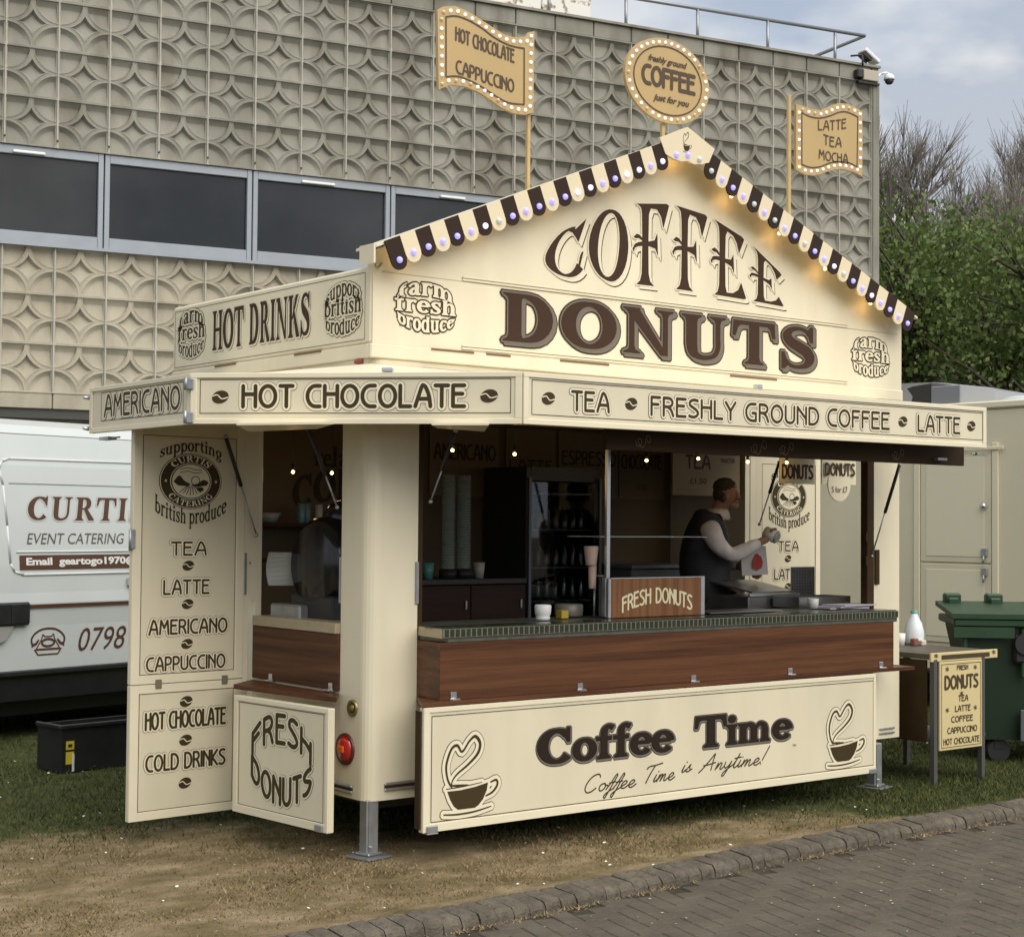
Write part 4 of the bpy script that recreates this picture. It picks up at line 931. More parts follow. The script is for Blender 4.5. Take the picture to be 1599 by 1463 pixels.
mb = MB(); mb.box(.291, .004, 2.17, 3.81, .05, 2.455); part('hatch_header', cream_d, mb)
mb = MB(); mb.box(3.74, -.012, 1.10, 3.808, .045, 2.169, bev=.004); mb.box(.292, -.004, 1.10, .316, .045, 2.169); part('hatch_frame', darkbr, mb)
# chassis, wheels
mb = MB(); mb.box(.10, .12, .22, LT-.1, .18, .299); mb.box(.10, WT-.18, .22, LT-.1, WT-.12, .299); mb.box(.1, .2, .24, .2, WT-.2, .298); part('chassis', black, mb)
for yy in (.22, WT-.22):
    for xx in (1.75, 2.35):
        mb = MB(); mb.lathe((xx, yy, .26), [(.0, -.07), (.2, -.07), (.25, -.055), (.262, 0), (.25, .055), (.2, .07), (0, .07)], 28, axis='Y'); w_ = part('wheel', black, mb)
        mb = MB(); mb.lathe((xx, yy, .26), [(.0, -.076), (.12, -.078), (.15, -.074)], 20, axis='Y'); part('rim', alu, mb, w_)
for (jx, jy) in ((.045, .045), (3.80, -.02), (.08, 1.95), (3.95, 1.95)):
    mb = MB(); mb.box(jx-.035, jy-.035, .02, jx+.035, jy+.035, .285, bev=.006); mb.box(jx-.026, jy-.041, .02, jx-.018, jy-.036, .28); j = part('jack_leg', steel, mb)
    mb = MB(); M_ = Matrix.Translation((jx, jy, 0)) @ Matrix.Rotation(R(12), 4, 'Z'); mb.box(-.085, -.085, .002, .085, .085, .014, M=M_, bev=.003); mb.box(-.05, -.05, .0145, .05, .05, .03, M=M_, bev=.006); mb.tube((jx-.02, jy-.06, .06), (jx-.02, jy+.05, .06), .007); part('foot', steel, mb, j)
# band and ledge under the sign boards
mb = MB(); mb.box(-.012, -.012, 2.456, LT+.012, .02, 2.528, bev=.006); mb.box(-.012, .021, 2.456, .03, WT, 2.528, bev=.006); part('ledge', cream, mb)
mb = MB()
for a, b in ((.35, .62), (.7, .86), (1.2, 1.55), (2.5, 2.9)): mb.box(a, -.016, 2.519, b, -.0125, 2.529)
for a, b in ((.45, .72), (1.35, 1.6)): mb.box(-.016, a, 2.519, -.0125, b, 2.529)
part('slot', mat('slot_brown', (.16, .09, .04), .6), mb)
# end header board
mb = MB(); mb.box(-.008, .0, 2.5285, .03, WT, 2.9126, bev=.012); eh = part('end_sign_board', cream, mb)
mb = MB()
fe = lambda u, v, w=0.: FE(u, v, w+.008)
frame_line(mb, fe, .03, 2.55, WT-.05, 2.885, .0035, 2)
OUT = [(.0135, 1, (0, 0)), (.0100, 0, (0, 0)), (0, 1, (0, 0))]
roundel(mb, fe, .07, 2.592, .412, 2.890, 'farm', 'fresh', 'produce', OUT)
write(mb, 'HOT DRINKS', SF, fe, (.505, 2.617, 1.57, 2.842), [(.0, 1, (.010, -.012)), (.002, 0, (.007, -.008)), (0, 3, (0, 0))], .05, .45)
roundel(mb, fe, 1.712, 2.583, 2.058, 2.866, 'support', 'british', 'produce', OUT)
part('lettering', LM, mb, eh, recalc=False)
# gable board
gab = [(0, 2.5285), (LT, 2.5285), (LT, 2.985), (2.02, 3.80), (0, 2.985)]
mb = MB(); mb.prism(gab, 0, .05, fr=lambda u, v, w: (u, -.006+w, v)); gb = part('gable_board', cream, mb)
mb = MB()
for z in (2.905, 2.552):
    mb.box(.545, -.016, z, 3.55, -.0065, z+.007); mb.box(.545, -.013, z-.014, 3.55, -.0065, z-.004)
part('moulding', cream_d, mb, gb)
mb = MB(); mb.box(.05, -.0075, 2.886, LT-.04, -.0062, 2.888); part('seam', mat('seam_line', (.34, .28, .17), .6), mb, gb)  # faint darker line along the board seam
f6 = lambda u, v, w=0.: F0(u, v, w+.0065)
mb = MB()
pr, wd = layout('COFFEE', DS, .085)
hi_ = lambda s: (3.472-.37*((s-.5)*1.885)**2-2.97)/.505
lo_ = lambda s: (.022*(1-(2*s-1)**2))/.505
prm = draw(pr, (1.088, 2.97, 2.973, 3.475), wd, lambda s, t: lens(s, t, lo_, hi_))
lay(mb, prm, f6, [(.0015, 1, (.030, -.026)), (.0025, 0, (.023, -.020)), (.008, 0, (0, 0)), (0, 3, (0, 0))])
write(mb, 'DONUTS', SF, f6, (.80, 2.602, 3.245, 2.858), [(.017, 1, (.020, -.014)), (.017, 1, (0, 0)), (.009, 2, (.020, -.014)), (.009, 2, (0, 0)), (.0, 3, (0, 0))], .11)
WH = [(.0085, 1, (0, 0)), (.001, 0, (0, 0))]
roundel(mb, f6, .132, 2.600, .507, 2.870, 'farm', 'fresh', 'produce', WH)
roundel(mb, f6, 3.594, 2.592, 3.962, 2.858, 'farm', 'fresh', 'produce', WH)
part('lettering', LM, mb, gb, recalc=False)
# roof behind the gable: low, and the raking soffit strips that carry the valance
mb = MB(); mb.box(.031, .046, 2.80, LT-.01, WT, 2.86); mb.box(LT-.03, .046, 2.5285, LT, WT, 2.799); mb.box(.031, WT-.03, 2.5285, LT-.031, WT, 2.799); part('roof', cream, mb)
yv = -.135
rk = [((-.06, 2.995), (2.02, 3.845)), ((2.02, 3.845), (4.10, 2.995))]
for (a, b) in rk:
    d = Vector((b[0]-a[0], b[1]-a[1])).normalized(); n = Vector((-d.y, d.x)); mb = MB()
    pts = [(a[0], a[1]), (b[0], b[1]), (b[0]-n.x*.012 if False else b[0], b[1]-.013), (a[0], a[1]-.013)]
    mb.prism(pts, yv+.013, .06, fr=lambda u, v, w: (u, w, v)); part('raking_soffit', cream, mb, gb)
mb = MB(); mb.box(-.075, yv+.012, 2.905, -.065, .005, 3.0); part('valance_return', cream_d, mb, gb)
# striped scalloped valance
vb = MB(); a = Vector((-.015, 3.022)); ap = Vector((2.02, 3.862)); 
def tongue(c, d, w, ln, m_):
    """c = middle of the top edge, d = along the rake, hanging square to it"""
    n = Vector((d.y, -d.x)); n = n if n.y < 0 else -n
    pts = [c-d*w/2, c+d*w/2, c+d*w/2+n*(ln-w/2)]
    for k in range(1, 8):
        t = math.pi*k/8; pts.append(c+n*(ln-w/2)+d*(w/2*math.cos(t))+n*(w/2*math.sin(t)))
    pts.append(c-d*w/2+n*(ln-w/2))
    mb = MB(); mb.prism([(p.x, p.y) for p in pts][::-1], yv, yv+.010, fr=lambda u, v, w_: (u, w_, v)); return mb, c+n*(ln-w*.52)
vs_b = mat('stripe_brown', (.030, .016, .010), .6, spec=.2); vs_c = mat('stripe_cream', (.74, .64, .44), .42)
bulb_a = mat('violet_lamp', (.40, .36, .85), .15, emit=(.30, .28, 1.0), estr=.55); bulb_b = mat('clear_lamp', (.55, .60, .58), .12, emit=(.5, .6, .7), estr=.12)
bulb_c = mat('white_lamp', (.8, .8, .9), .15, emit=(.62, .6, 1.0), estr=.5); capm = mat('lamp_rim', (.62, .62, .66), .2, metal=.6)
val = MB(); bulbs = []
def lamp(name, p, r_, m_, parent):
    mb = MB(); p = Vector(p); mb.lathe(p, [(r_, 0), (r_*.98, -r_*.35), (r_*.75, -r_*.75), (r_*.35, -r_*.98), (1e-5, -r_*1.02)], 10, axis='Y'); b_ = mb.build(name, m_, parent)
    mb = MB(); mb.lathe(p, [(r_*1.28, .0), (r_*1.25, -r_*.3), (r_*1.0, -r_*.3)], 10, axis='Y'); return b_
mb = MB(); mb.prism([(2.02-.17, 3.715), (2.02-.11, 3.697), (2.02-.05, 3.690), (2.02, 3.700), (2.02+.05, 3.690), (2.02+.11, 3.697), (2.02+.17, 3.715), (2.02+.215, 3.80), (2.065, 3.875), (2.02, 3.893), (1.975, 3.875), (2.02-.215, 3.80)], yv-.006, yv+.012, fr=lambda u, v, w_: (u, w_, v))
crest = part('crest_plate', vs_c, mb)
mb = MB(); cuplogo(mb, vplane((0, yv-.006), (1, yv-.006)), 1.975, 3.745, 2.05, 3.872, 0, 1, outline=False); part('cup_emblem', LM, mb, crest, recalc=False)
rb2_ = random.Random(4)
def bulbmat(i): return bulb_a if rb2_.random() < .55 else (bulb_b if rb2_.random() < .6 else bulb_c)
for side in (-1, 1):
    p0 = Vector((2.02-side*-1*0, 0))
    e0 = Vector((-.02, 3.015)) if side < 0 else Vector((4.06, 3.015)); e1 = Vector((1.835, 3.780)) if side < 0 else Vector((2.205, 3.780))
    d = (e1-e0).normalized(); ln = (e1-e0).length; w = ln/21
    for k in range(21):
        c = e0+d*(w*(k+.5)); t, bp_ = tongue(c, d, w*.995, .148+(.012 if side < 0 and k == 0 else 0), None)
        o = part('stripe', vs_b if k % 2 == 0 else vs_c, t)
        q = Vector((bp_.x, yv-.001, bp_.y)); lb = lamp('lamp', q, .0165, bulbmat(k), o)
for x, z in ((1.93, 3.722), (2.02, 3.735), (2.11, 3.722)): lamp('lamp', (x, yv-.007, z), .0165, bulbmat(0), crest)
# warm festoon bulbs behind the valance
warm = mat('warm_bulb', (1, .7, .3), .3, emit=(1., .62, .22), estr=6.)
def warm_light(p, e, r_=.02):
    l = bpy.data.lights.new('bulb_light', 'POINT'); l.energy = e; l.color = (1, .62, .26); l.shadow_soft_size = r_; o = bpy.data.objects.new('bulb_light', l); COL.objects.link(o); o.location = p; return o
for i, (x, z, e) in enumerate(((.16, 2.975, .22), (.62, 3.17, .18), (1.1, 3.365, .18), (1.58, 3.56, .2), (2.02, 3.735, .5), (2.44, 3.565, .5), (2.85, 3.395, .5), (3.26, 3.225, .5), (3.69, 3.05, .5))):
    mb = MB(); mb.ball((x, -.075, z), .010, 8); mb2 = MB(); mb2.tube((x, -.075, z+.010), (x, -.075, z+.045), .009, n=8)
    b_ = part('warm_bulb', warm, mb); part('socket', black, mb2, b_); warm_light((x, -.075, z-.022), e*.17)
# canopy: three flaps with fascias
mb = MB(); cf = [(.298, -.82), (3.84, -.82), (3.84, -.012), (.298, -.012)]
def slab(mb, pts_top, t, mi=0):
    n = len(pts_top); top = [Vector(p) for p in pts_top]; bot = [p-Vector((0, 0, t)) for p in top]
    mb.add(top+bot, [tuple(range(n)), tuple(range(n, 2*n))[::-1]]+[(i, (i+1) % n, n+(i+1) % n, n+i) for i in range(n)], mi)
slab(mb, [(.298, -.80, 2.335), (3.84, -.80, 2.36), (3.84, -.0125, 2.43), (.298, -.0125, 2.43)], .035); part('canopy_flap', cream_d, mb)
mb = MB(); slab(mb, [(-.79, 1.50, 2.335), (-.79, .34, 2.335), (-.0125, .34, 2.43), (-.0125, 1.50, 2.43)], .035); part('canopy_flap', cream_d, mb)
mb = MB(); slab(mb, [(-.78, .335, 2.330), (.295, -.80, 2.330), (.295, -.0125, 2.425), (-.0125, -.0125, 2.425), (-.0125, .335, 2.425)], .02); part('corner_infill', cream_d, mb)
def fascia(p, q, z0, z1, name='fascia_board', tilt=0.):
    fr = vplane(p, q); ln = math.hypot(q[0]-p[0], q[1]-p[1]); mb = MB(); ff = lambda u, v, w=0.: fr(u, v+tilt*u/ln, w)
    vbox(mb, ff, 0, z0, ln, z1, 0, -.022, bev=.003)
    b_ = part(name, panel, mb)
    mb = MB(); t = .026
    vbox(mb, ff, 0, z0, ln, z0+t, .0001, .008, bev=.002); vbox(mb, ff, 0, z1-t*.9, ln, z1, .0001, .008, bev=.002); vbox(mb, ff, 0, z0+t, t*1.2, z1-t*.9, .0001, .0075, bev=.002); vbox(mb, ff, ln-t*1.2, z0+t, ln, z1-t*.9, .0001, .0075, bev=.002)
    part('trim', cream_d, mb, b_)
    return b_, ff, ln
FO = [(.0118, 1, (0, 0)), (.0094, 0, (0, 0)), (0, 1, (0, 0))]
def nv(mb, text, fr, box_, layers, pen, track=.2, space=.42, warp=None, slant=0.):
    u0, v0, u1, v1 = box_; H = v1-v0; k = pen/(1+pen)*H; write(mb, text, NV, fr, (u0+k/2, v0+k/2, u1-k/2, v1-k/2), layers, track, space, warp, pen, slant)
b_, ff, ln = fascia((.298, -.824), (3.84, -.824), 2.107, 2.35, tilt=.012)
mb = MB(); o = .298
frame_line(mb, ff, .052, 2.153, ln-.03, 2.318, .0035, 1)
for cx in (.451, .977, 3.063, 3.699): bean(mb, ff, cx-o, 2.234, .038, 1, 0)
for tx, a, b in (('TEA', .588, .835), ('FRESHLY GROUND COFFEE', 1.103, 2.944), ('LATTE', 3.192, 3.590)):
    nv(mb, tx, ff, (a-o, 2.180, b-o, 2.282), FO, .17)
part('lettering', LM, mb, b_, recalc=False)
b_, ff, ln = fascia((-.811, .328), (.294, -.822), 2.107, 2.35)
mb = MB(); frame_line(mb, ff, .045, 2.157, 1.544, 2.321, .0035, 1)
bean(mb, ff, .146, 2.236, .039, 1, 0); bean(mb, ff, 1.441, 2.238, .039, 1, 0)
nv(mb, 'HOT CHOCOLATE', ff, (.25, 2.181, 1.334, 2.297), [(.0128, 1, (0, 0)), (.0108, 0, (0, 0)), (0, 1, (0, 0))], .19)
part('lettering', LM, mb, b_, recalc=False)
b_, ff, ln = fascia((-.80, 1.50), (-.80, .345), 2.107, 2.35)
mb = MB(); e = lambda y: 1.50-y
frame_line(mb, ff, e(1.365), 2.166, e(.425), 2.318, .0035, 1)
nv(mb, 'AMERICANO', ff, (e(1.325), 2.183, e(.455), 2.304), FO, .16)
part('lettering', LM, mb, b_, recalc=False)
# hinges and catches on the fascia
mb = MB()
for z in (2.30, 2.14): 
    for (x, y) in ((-.812, .352),): mb.box(x-.012, y-.03, z-.028, x+.004, y+.03, z+.022, bev=.003)
fr_ = vplane((-.811, .328), (.294, -.822))
for z in (2.30, 2.14): vbox(mb, fr_, -.022, z-.028, .018, z+.022, .009, .018, bev=.003); mb.tube(fr_(-.02, z-.03, .018), fr_(-.02, z+.03, .018), .008)
part('fascia_hinge', steel, mb)
mb = MB()
for z in (2.30, 2.135): mb.tube((-.80, 1.505, z), (-.80, 1.545, z), .012); mb.tube((-.83, 1.53, z), (-.78, 1.53, z), .009)
vbox(mb, fr_, .93, 2.352, .985, 2.372, .012, -.03, bev=.004)
mb.box(1.86, -.835, 2.362, 1.90, -.80, 2.385, bev=.003); part('catch', chrome, mb)
mb = MB(); mb.box(3.60, -.66, 2.045, 3.69, -.63, 2.06); mb.box(3.93, -.70, 2.085, 4.04, -.67, 2.10); mb.tube((3.9, -.68, 2.093), (4.06, -.68, 2.093), .004); mb.box(-.79, 1.30, 2.068, -.74, 1.41, 2.085); mb.tube((-.77, 1.20, 2.078), (-.77, 1.43, 2.078), .005); part('bolt', steel, mb)
# underside boards
mb = MB(); mb.box(1.0, -.62, 2.02, 3.91, -.59, 2.16, bev=.003); ub = part('underside_rail', darkbr, mb)
mb = MB(); fu = vplane((0, -.6205), (1, -.6205))
def scroll(cx, cz, s_):
    pts = smooth([(-.5,.0),(-.42,-.22),(-.2,-.2),(-.14,.05),(-.3,.12),(-.36,-.02),(-.1,-.3),(.1,-.1),(.2,.25),(.4,.22),(.42,0),(.28,-.06),(.24,.08)], 4)
    return [('m', [(cx+a*s_, cz+b*s_) for a, b in pts], .0017)]
for cx, s_ in ((1.25, .11), (2.1, .13), (2.32, .12), (3.28, .11)): lay(mb, scroll(cx, 2.07, s_), fu, [(0, 0, (0, 0))])
part('scroll_motif', mat('dull_gold', (.20, .15, .08), .5), mb, ub, recalc=False)
mb = MB(); slab(mb, [(-.70, .08, 2.106), (-.42, -.33, 2.106), (-.29, .03, 2.104), (-.40, .50, 2.104)][::-1], .010); slab(mb, [(-.06, -.60, 2.106), (.127, -.79, 2.106), (.413, -.38, 2.104), (.08, -.45, 2.104)][::-1], .010); part('corner_brace', cream_d, mb)
# gas struts
def strut(a, b, k=.55):
    a = Vector(a); b = Vector(b); m_ = a.lerp(b, k); mb = MB(); mb.tube(a, m_, .0105); s_ = part('gas_strut', blackp, mb)
    mb = MB(); mb.tube(m_, b, .0048); mb.ball(a, .013, 8); mb.ball(b, .011, 8); part('rod', steel, mb, s_)
strut((.31, -.283, 2.10), (.31, -.078, 1.752)); strut((3.78, -.231, 2.03), (3.78, .036-.05, 1.459), .52)
strut((3.755, .75, 2.07), (3.64, .82, 1.655), .5); strut((-.191, .28, 2.12), (-.013, .28, 1.72), .6); strut((-.214, 1.085, 2.098), (-.02, 1.085, 1.573), .5)
# counters
def walls(name, x0, y0, z0, x1, y1, z1, m_, bev=.003, p=kt):
    mb = MB(); mb.box(x0, y0, z0, x1, y1, z1, bev=bev); return part(name, m_, mb, p)
mb = MB(); slab(mb, [(.253, -.25, 1.06), (3.70, -.25, 1.06), (3.70, .0035, 1.06), (.2925, .0035, 1.06)], .278); part('counter_front', walnut, mb)
walls('counter_top', .300, -.251, 1.0605, 3.735, .30, 1.128, mat('worktop', (.10, .105, .085), .3, var=.3, vscale=20)).location.z += 0
mb = MB(); slab(mb, [(.2605, -.252, 1.1275), (.2995, -.252, 1.1275), (.2995, .003, 1.1275), (.296, .003, 1.1275)], .045); part('worktop_end', mat('beige_edge', (.42, .35, .22), .5), mb)
mb = MB(); gt = mat('green_tile', (.035, .043, .026), .22, var=.35, vscale=30)
nt_ = 104
for i in range(nt_):
    x0 = .268+(3.464)*i/nt_; mb.box(x0+.002, -.262, 1.087, x0+3.464/nt_-.002, -.2525, 1.127, bev=.003)
for i in range(64):
    x0 = .268+3.464*i/64
    for k in range(2): mb.box(x0+.002, -.250+k*.085+.002, 1.1285, x0+3.464/64-.002, -.250+k*.085+.082, 1.133)
tag(part('edge_tiles', gt, mb), kind='stuff')
mb = MB(); mb.box(.262, -.2605, 1.086, 3.734, -.2521, 1.1275); part('grout', mat('grout', (.15, .145, .11), .8), mb)
mb = MB(); slab(mb, [(.12, -.286, .781), (3.86, -.286, .781), (3.86, -.10, .781), (3.80, -.0005, .781), (.292, -.0005, .781)], .020); part('shelf', walnut, mb)
def hinge(p, ax='x', parent=kt):
    mb = MB(); x, y, z = p; z -= .004
    if ax == 'x': mb.box(x-.018, y-.006, z-.015, x+.018, y, z+.018, bev=.003); mb.box(x-.024, y-.03, z-.023, x+.024, y-.005, z-.014, bev=.003); mb.tube((x-.026, y-.008, z-.018), (x+.026, y-.008, z-.018), .007)
    else: mb.box(x-.006, y-.018, z-.015, x, y+.018, z+.018, bev=.003); mb.box(x-.03, y-.024, z-.023, x-.005, y+.024, z-.014, bev=.003); mb.tube((x-.008, y-.026, z-.018), (x-.008, y+.026, z-.018), .007)
    part('hinge', chrome, mb, parent)
for x in (.335, 1.152, 1.976, 2.76, 3.579): hinge((x, -.2505, .806))
# end counter
walls('end_counter_front', -.012, .258, .800, .002, 1.128, 1.085, walnuty)
mb = MB(); slab(mb, [(.2515, -.249, 1.058), (.2528, -.249, 1.058), (.2922, .003, 1.058), (.2909, .003, 1.058)], .274); part('counter_side', walnuty, mb)
ec = walls('end_counter_top', -.030, .259, 1.0855, .30, 1.10, 1.138, mat('beige_worktop', (.40, .34, .22), .45, var=.1, vscale=20))
mb = MB(); slab(mb, [(-.13, .080, .790), (-.013, .245, .790), (-.013, 1.12, .790), (-.225, .94, .790)][::-1], .024); part('end_shelf', walnuty, mb)
for y in (.32, .92): hinge((-.0125, y, .822), 'y')
# drop boards
def dropboard(p, q, z0, z1):
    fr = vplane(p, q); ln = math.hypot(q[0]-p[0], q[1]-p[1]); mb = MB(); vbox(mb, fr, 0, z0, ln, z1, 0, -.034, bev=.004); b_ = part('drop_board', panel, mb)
    mb = MB(); t = .042
    vbox(mb, fr, 0.001, z0+.001, ln-.001, z0+t, .0001, .006, bev=.002); vbox(mb, fr, .001, z1-t*.6, ln-.001, z1-.001, .0001, .006, bev=.002); vbox(mb, fr, .001, z0+t, t*.9, z1-t*.6, .0001, .0055, bev=.002); vbox(mb, fr, ln-t*.6, z0+t, ln-.001, z1-t*.6, .0001, .0055, bev=.002)
    part('trim', cream_d, mb, b_)
    return b_, fr, ln
b_, fr, ln = dropboard((.134, -.283), (3.49, -.283), .157, .756)
mb = MB(); frame_line(mb, fr, .048, .203, 3.335, .715, .004, 1)
o = .134; cuplogo(mb, fr, .227-o, .220, .592-o, .628, 0, 1); cuplogo(mb, fr, 3.02-o, .222, 3.385-o, .612, 0, 1)
CT = [(.0145, 5, (.004, -.005)), (.0110, 2, (.004, -.005)), (.004, 5, (.001, -.001)), (0, 5, (0, 0))]
def ct_word(w_, box_):
    pr, wd = layout(w_, SF, .0, .3); lay(mb, draw(pr, box_, wd), fr, CT)
ct_word('Coffee', (.845-o, .425, 1.790-o, .598)); ct_word('Time', (1.96-o, .425, 2.735-o, .592))
for tx, a, b, v in (('Coffee', 1.165, 1.53, .255), ('Time', 1.585, 1.815, .268), ('is', 1.87, 1.945, .300), ('Anytime!', 2.02, 2.54, .292)):
    pr, wd = layout(tx, SCR, .02); lay(mb, draw(pr, (a-o, v, b-o, v+.088), wd, None, .085, .38), fr, [(0, 1, (0, 0))])
bmesh_text('TM', .1, fr, (2.745-o, .372, 2.775-o, .384), 1, mb)
part('lettering', LM, mb, b_, recalc=False)
mb = MB(); vbox(mb, fr, .018, .156, .082, .190, .0065, .018, bev=.003); vbox(mb, fr, .018, .150, .082, .1565, -.02, .02, bev=.002); vbox(mb, fr, 3.29, .156, 3.35, .185, .0065, .018, bev=.003); part('latch', steel, mb, b_)
mb = MB(); vbox(mb, fr, -.012, .175, -.004, .74, -.008, -.05); part('edge_channel', darkbr, mb, b_)
b_, fr, ln = dropboard((-.301, .788), (-.235, -.028), .157, .752)
mb = MB(); frame_line(mb, fr, .046, .200, .776, .722, .003, 1)
arch_t = lambda s, t: lens(s, t, lambda q: .52+.17*max(0, 1-(2*q-1)**2)**.8, lambda q: .735+.26*max(0, 1-(2*q-1)**2)**.8)
arch_b = lambda s, t: lens(s, t, lambda q: .265-.26*max(0, 1-(2*q-1)**2)**.8, lambda q: .48-.19*max(0, 1-(2*q-1)**2)**.8)
pr, wd = layout('FRESH', NV, .24); lay(mb, draw(pr, (.175, .245, .672, .688), wd, arch_t, .052), fr, [(.0100, 1, (0, 0)), (.0084, 0, (0, 0)), (0, 1, (0, 0))])
pr, wd = layout('DONUTS', NV, .24); lay(mb, draw(pr, (.172, .245, .675, .688), wd, arch_b, .052), fr, [(.0100, 1, (0, 0)), (.0084, 0, (0, 0)), (0, 1, (0, 0))])
part('lettering', LM, mb, b_, recalc=False)
mb = MB(); vbox(mb, fr, .725, .158, .785, .192, .0065, .016, bev=.003); part('latch', steel, mb, b_)
# tall side doors
def landscape_logo(mb, fr, cx, cz, rx, rz):
    el = lambda a, b, n=36: [(cx+a*math.cos(2*math.pi*i/n), cz+b*math.sin(2*math.pi*i/n)) for i in range(n)]
    for k, (s_, mi) in enumerate(((1.0, 1), (.975, 0), (.95, 1), (.66, 0), (.635, 1), (.60, 0))): lay(mb, [('p', el(rx*s_, rz*s_), 0)], fr, [(0, mi, (0, 0))], .0015+.0009*k)
    B_ = .0015+.0009*6
    hill = smooth([(cx-.56*rx, cz-.02*rz), (cx-.38*rx, cz+.20*rz), (cx-.22*rx, cz+.02*rz), (cx-.02*rx, cz-.10*rz)], 4)
    lay(mb, [('p', hill+[(cx-.1*rx, cz-.18*rz), (cx-.42*rx, cz-.16*rz)], 0)], fr, [(0, 1, (0, 0))], B_)
    hill = smooth([(cx+.56*rx, cz-.02*rz), (cx+.40*rx, cz+.06*rz), (cx+.2*rx, cz-.08*rz), (cx-.02*rx, cz-.14*rz)], 4)
    lay(mb, [('p', hill+[(cx+.2*rx, cz-.2*rz), (cx+.5*rx, cz-.14*rz)], 0)], fr, [(0, 1, (0, 0))], B_)
    lay(mb, [('m', [(cx+.14*rx+.13*rx*math.cos(R(a)), cz+.02*rz+.16*rz*math.sin(R(a))) for a in range(0, 361, 24)], rx*.012)], fr, [(0, 1, (0, 0))], B_)
    for k in range(7):
        x = cx+(-.36+.11*k)*rx; lay(mb, [('m', [(cx+(-.12+.04*k)*rx, cz-.18*rz), (x, cz-.50*rz+abs(k-3)*.035*rz)], rx*.011)], fr, [(0, 1, (0, 0))], B_)
    lay(mb, [('p', [(cx+.18*rx, cz-.22*rz), (cx+.36*rx, cz-.20*rz), (cx+.42*rx, cz-.3*rz), (cx+.3*rx, cz-.38*rz), (cx+.2*rx, cz-.32*rz)], 0)], fr, [(0, 1, (0, 0))], B_)
    for k in range(2): lay(mb, [('m', smooth([(cx-.35*rx, cz+(.30+.12*k)*rz), (cx-.1*rx, cz+(.36+.12*k)*rz), (cx+.1*rx, cz+(.30+.12*k)*rz), (cx+.34*rx, cz+(.34+.08*k)*rz)], 4), rx*.009)], fr, [(0, 1, (0, 0))], B_)
    def polar(a0, a1, r0, r1):
        def f(s, t):
            a = R(a0+(a1-a0)*s); rr = r0+(r1-r0)*t; return (.5+.5*rr*math.cos(a), .5+.5*rr*math.sin(a))
        return f
    bx = (cx-rx, cz-rz, cx+rx, cz+rz)
    for tx, a0, a1, r0, r1 in (('CURTIS', 138, 42, .70, .92), ('CATERING', 216, 324, .90, .70)):
        pr, wd = layout(tx, SF, .06); lay(mb, draw(pr, bx, wd, polar(a0, a1, r0, r1)), fr, [(0, 0, (0, 0))], B_-.0009*2+.0001)
    for sx in (-1, 1):
        c = cx+sx*.80*rx; st = [(c+(.055 if i % 2 == 0 else .022)*rx*math.sin(i*math.pi/5), cz+(.055 if i % 2 == 0 else .022)*rx*math.cos(i*math.pi/5)) for i in range(10)]; lay(mb, [('p', st, 0)], fr, [(0, 0, (0, 0))], B_)
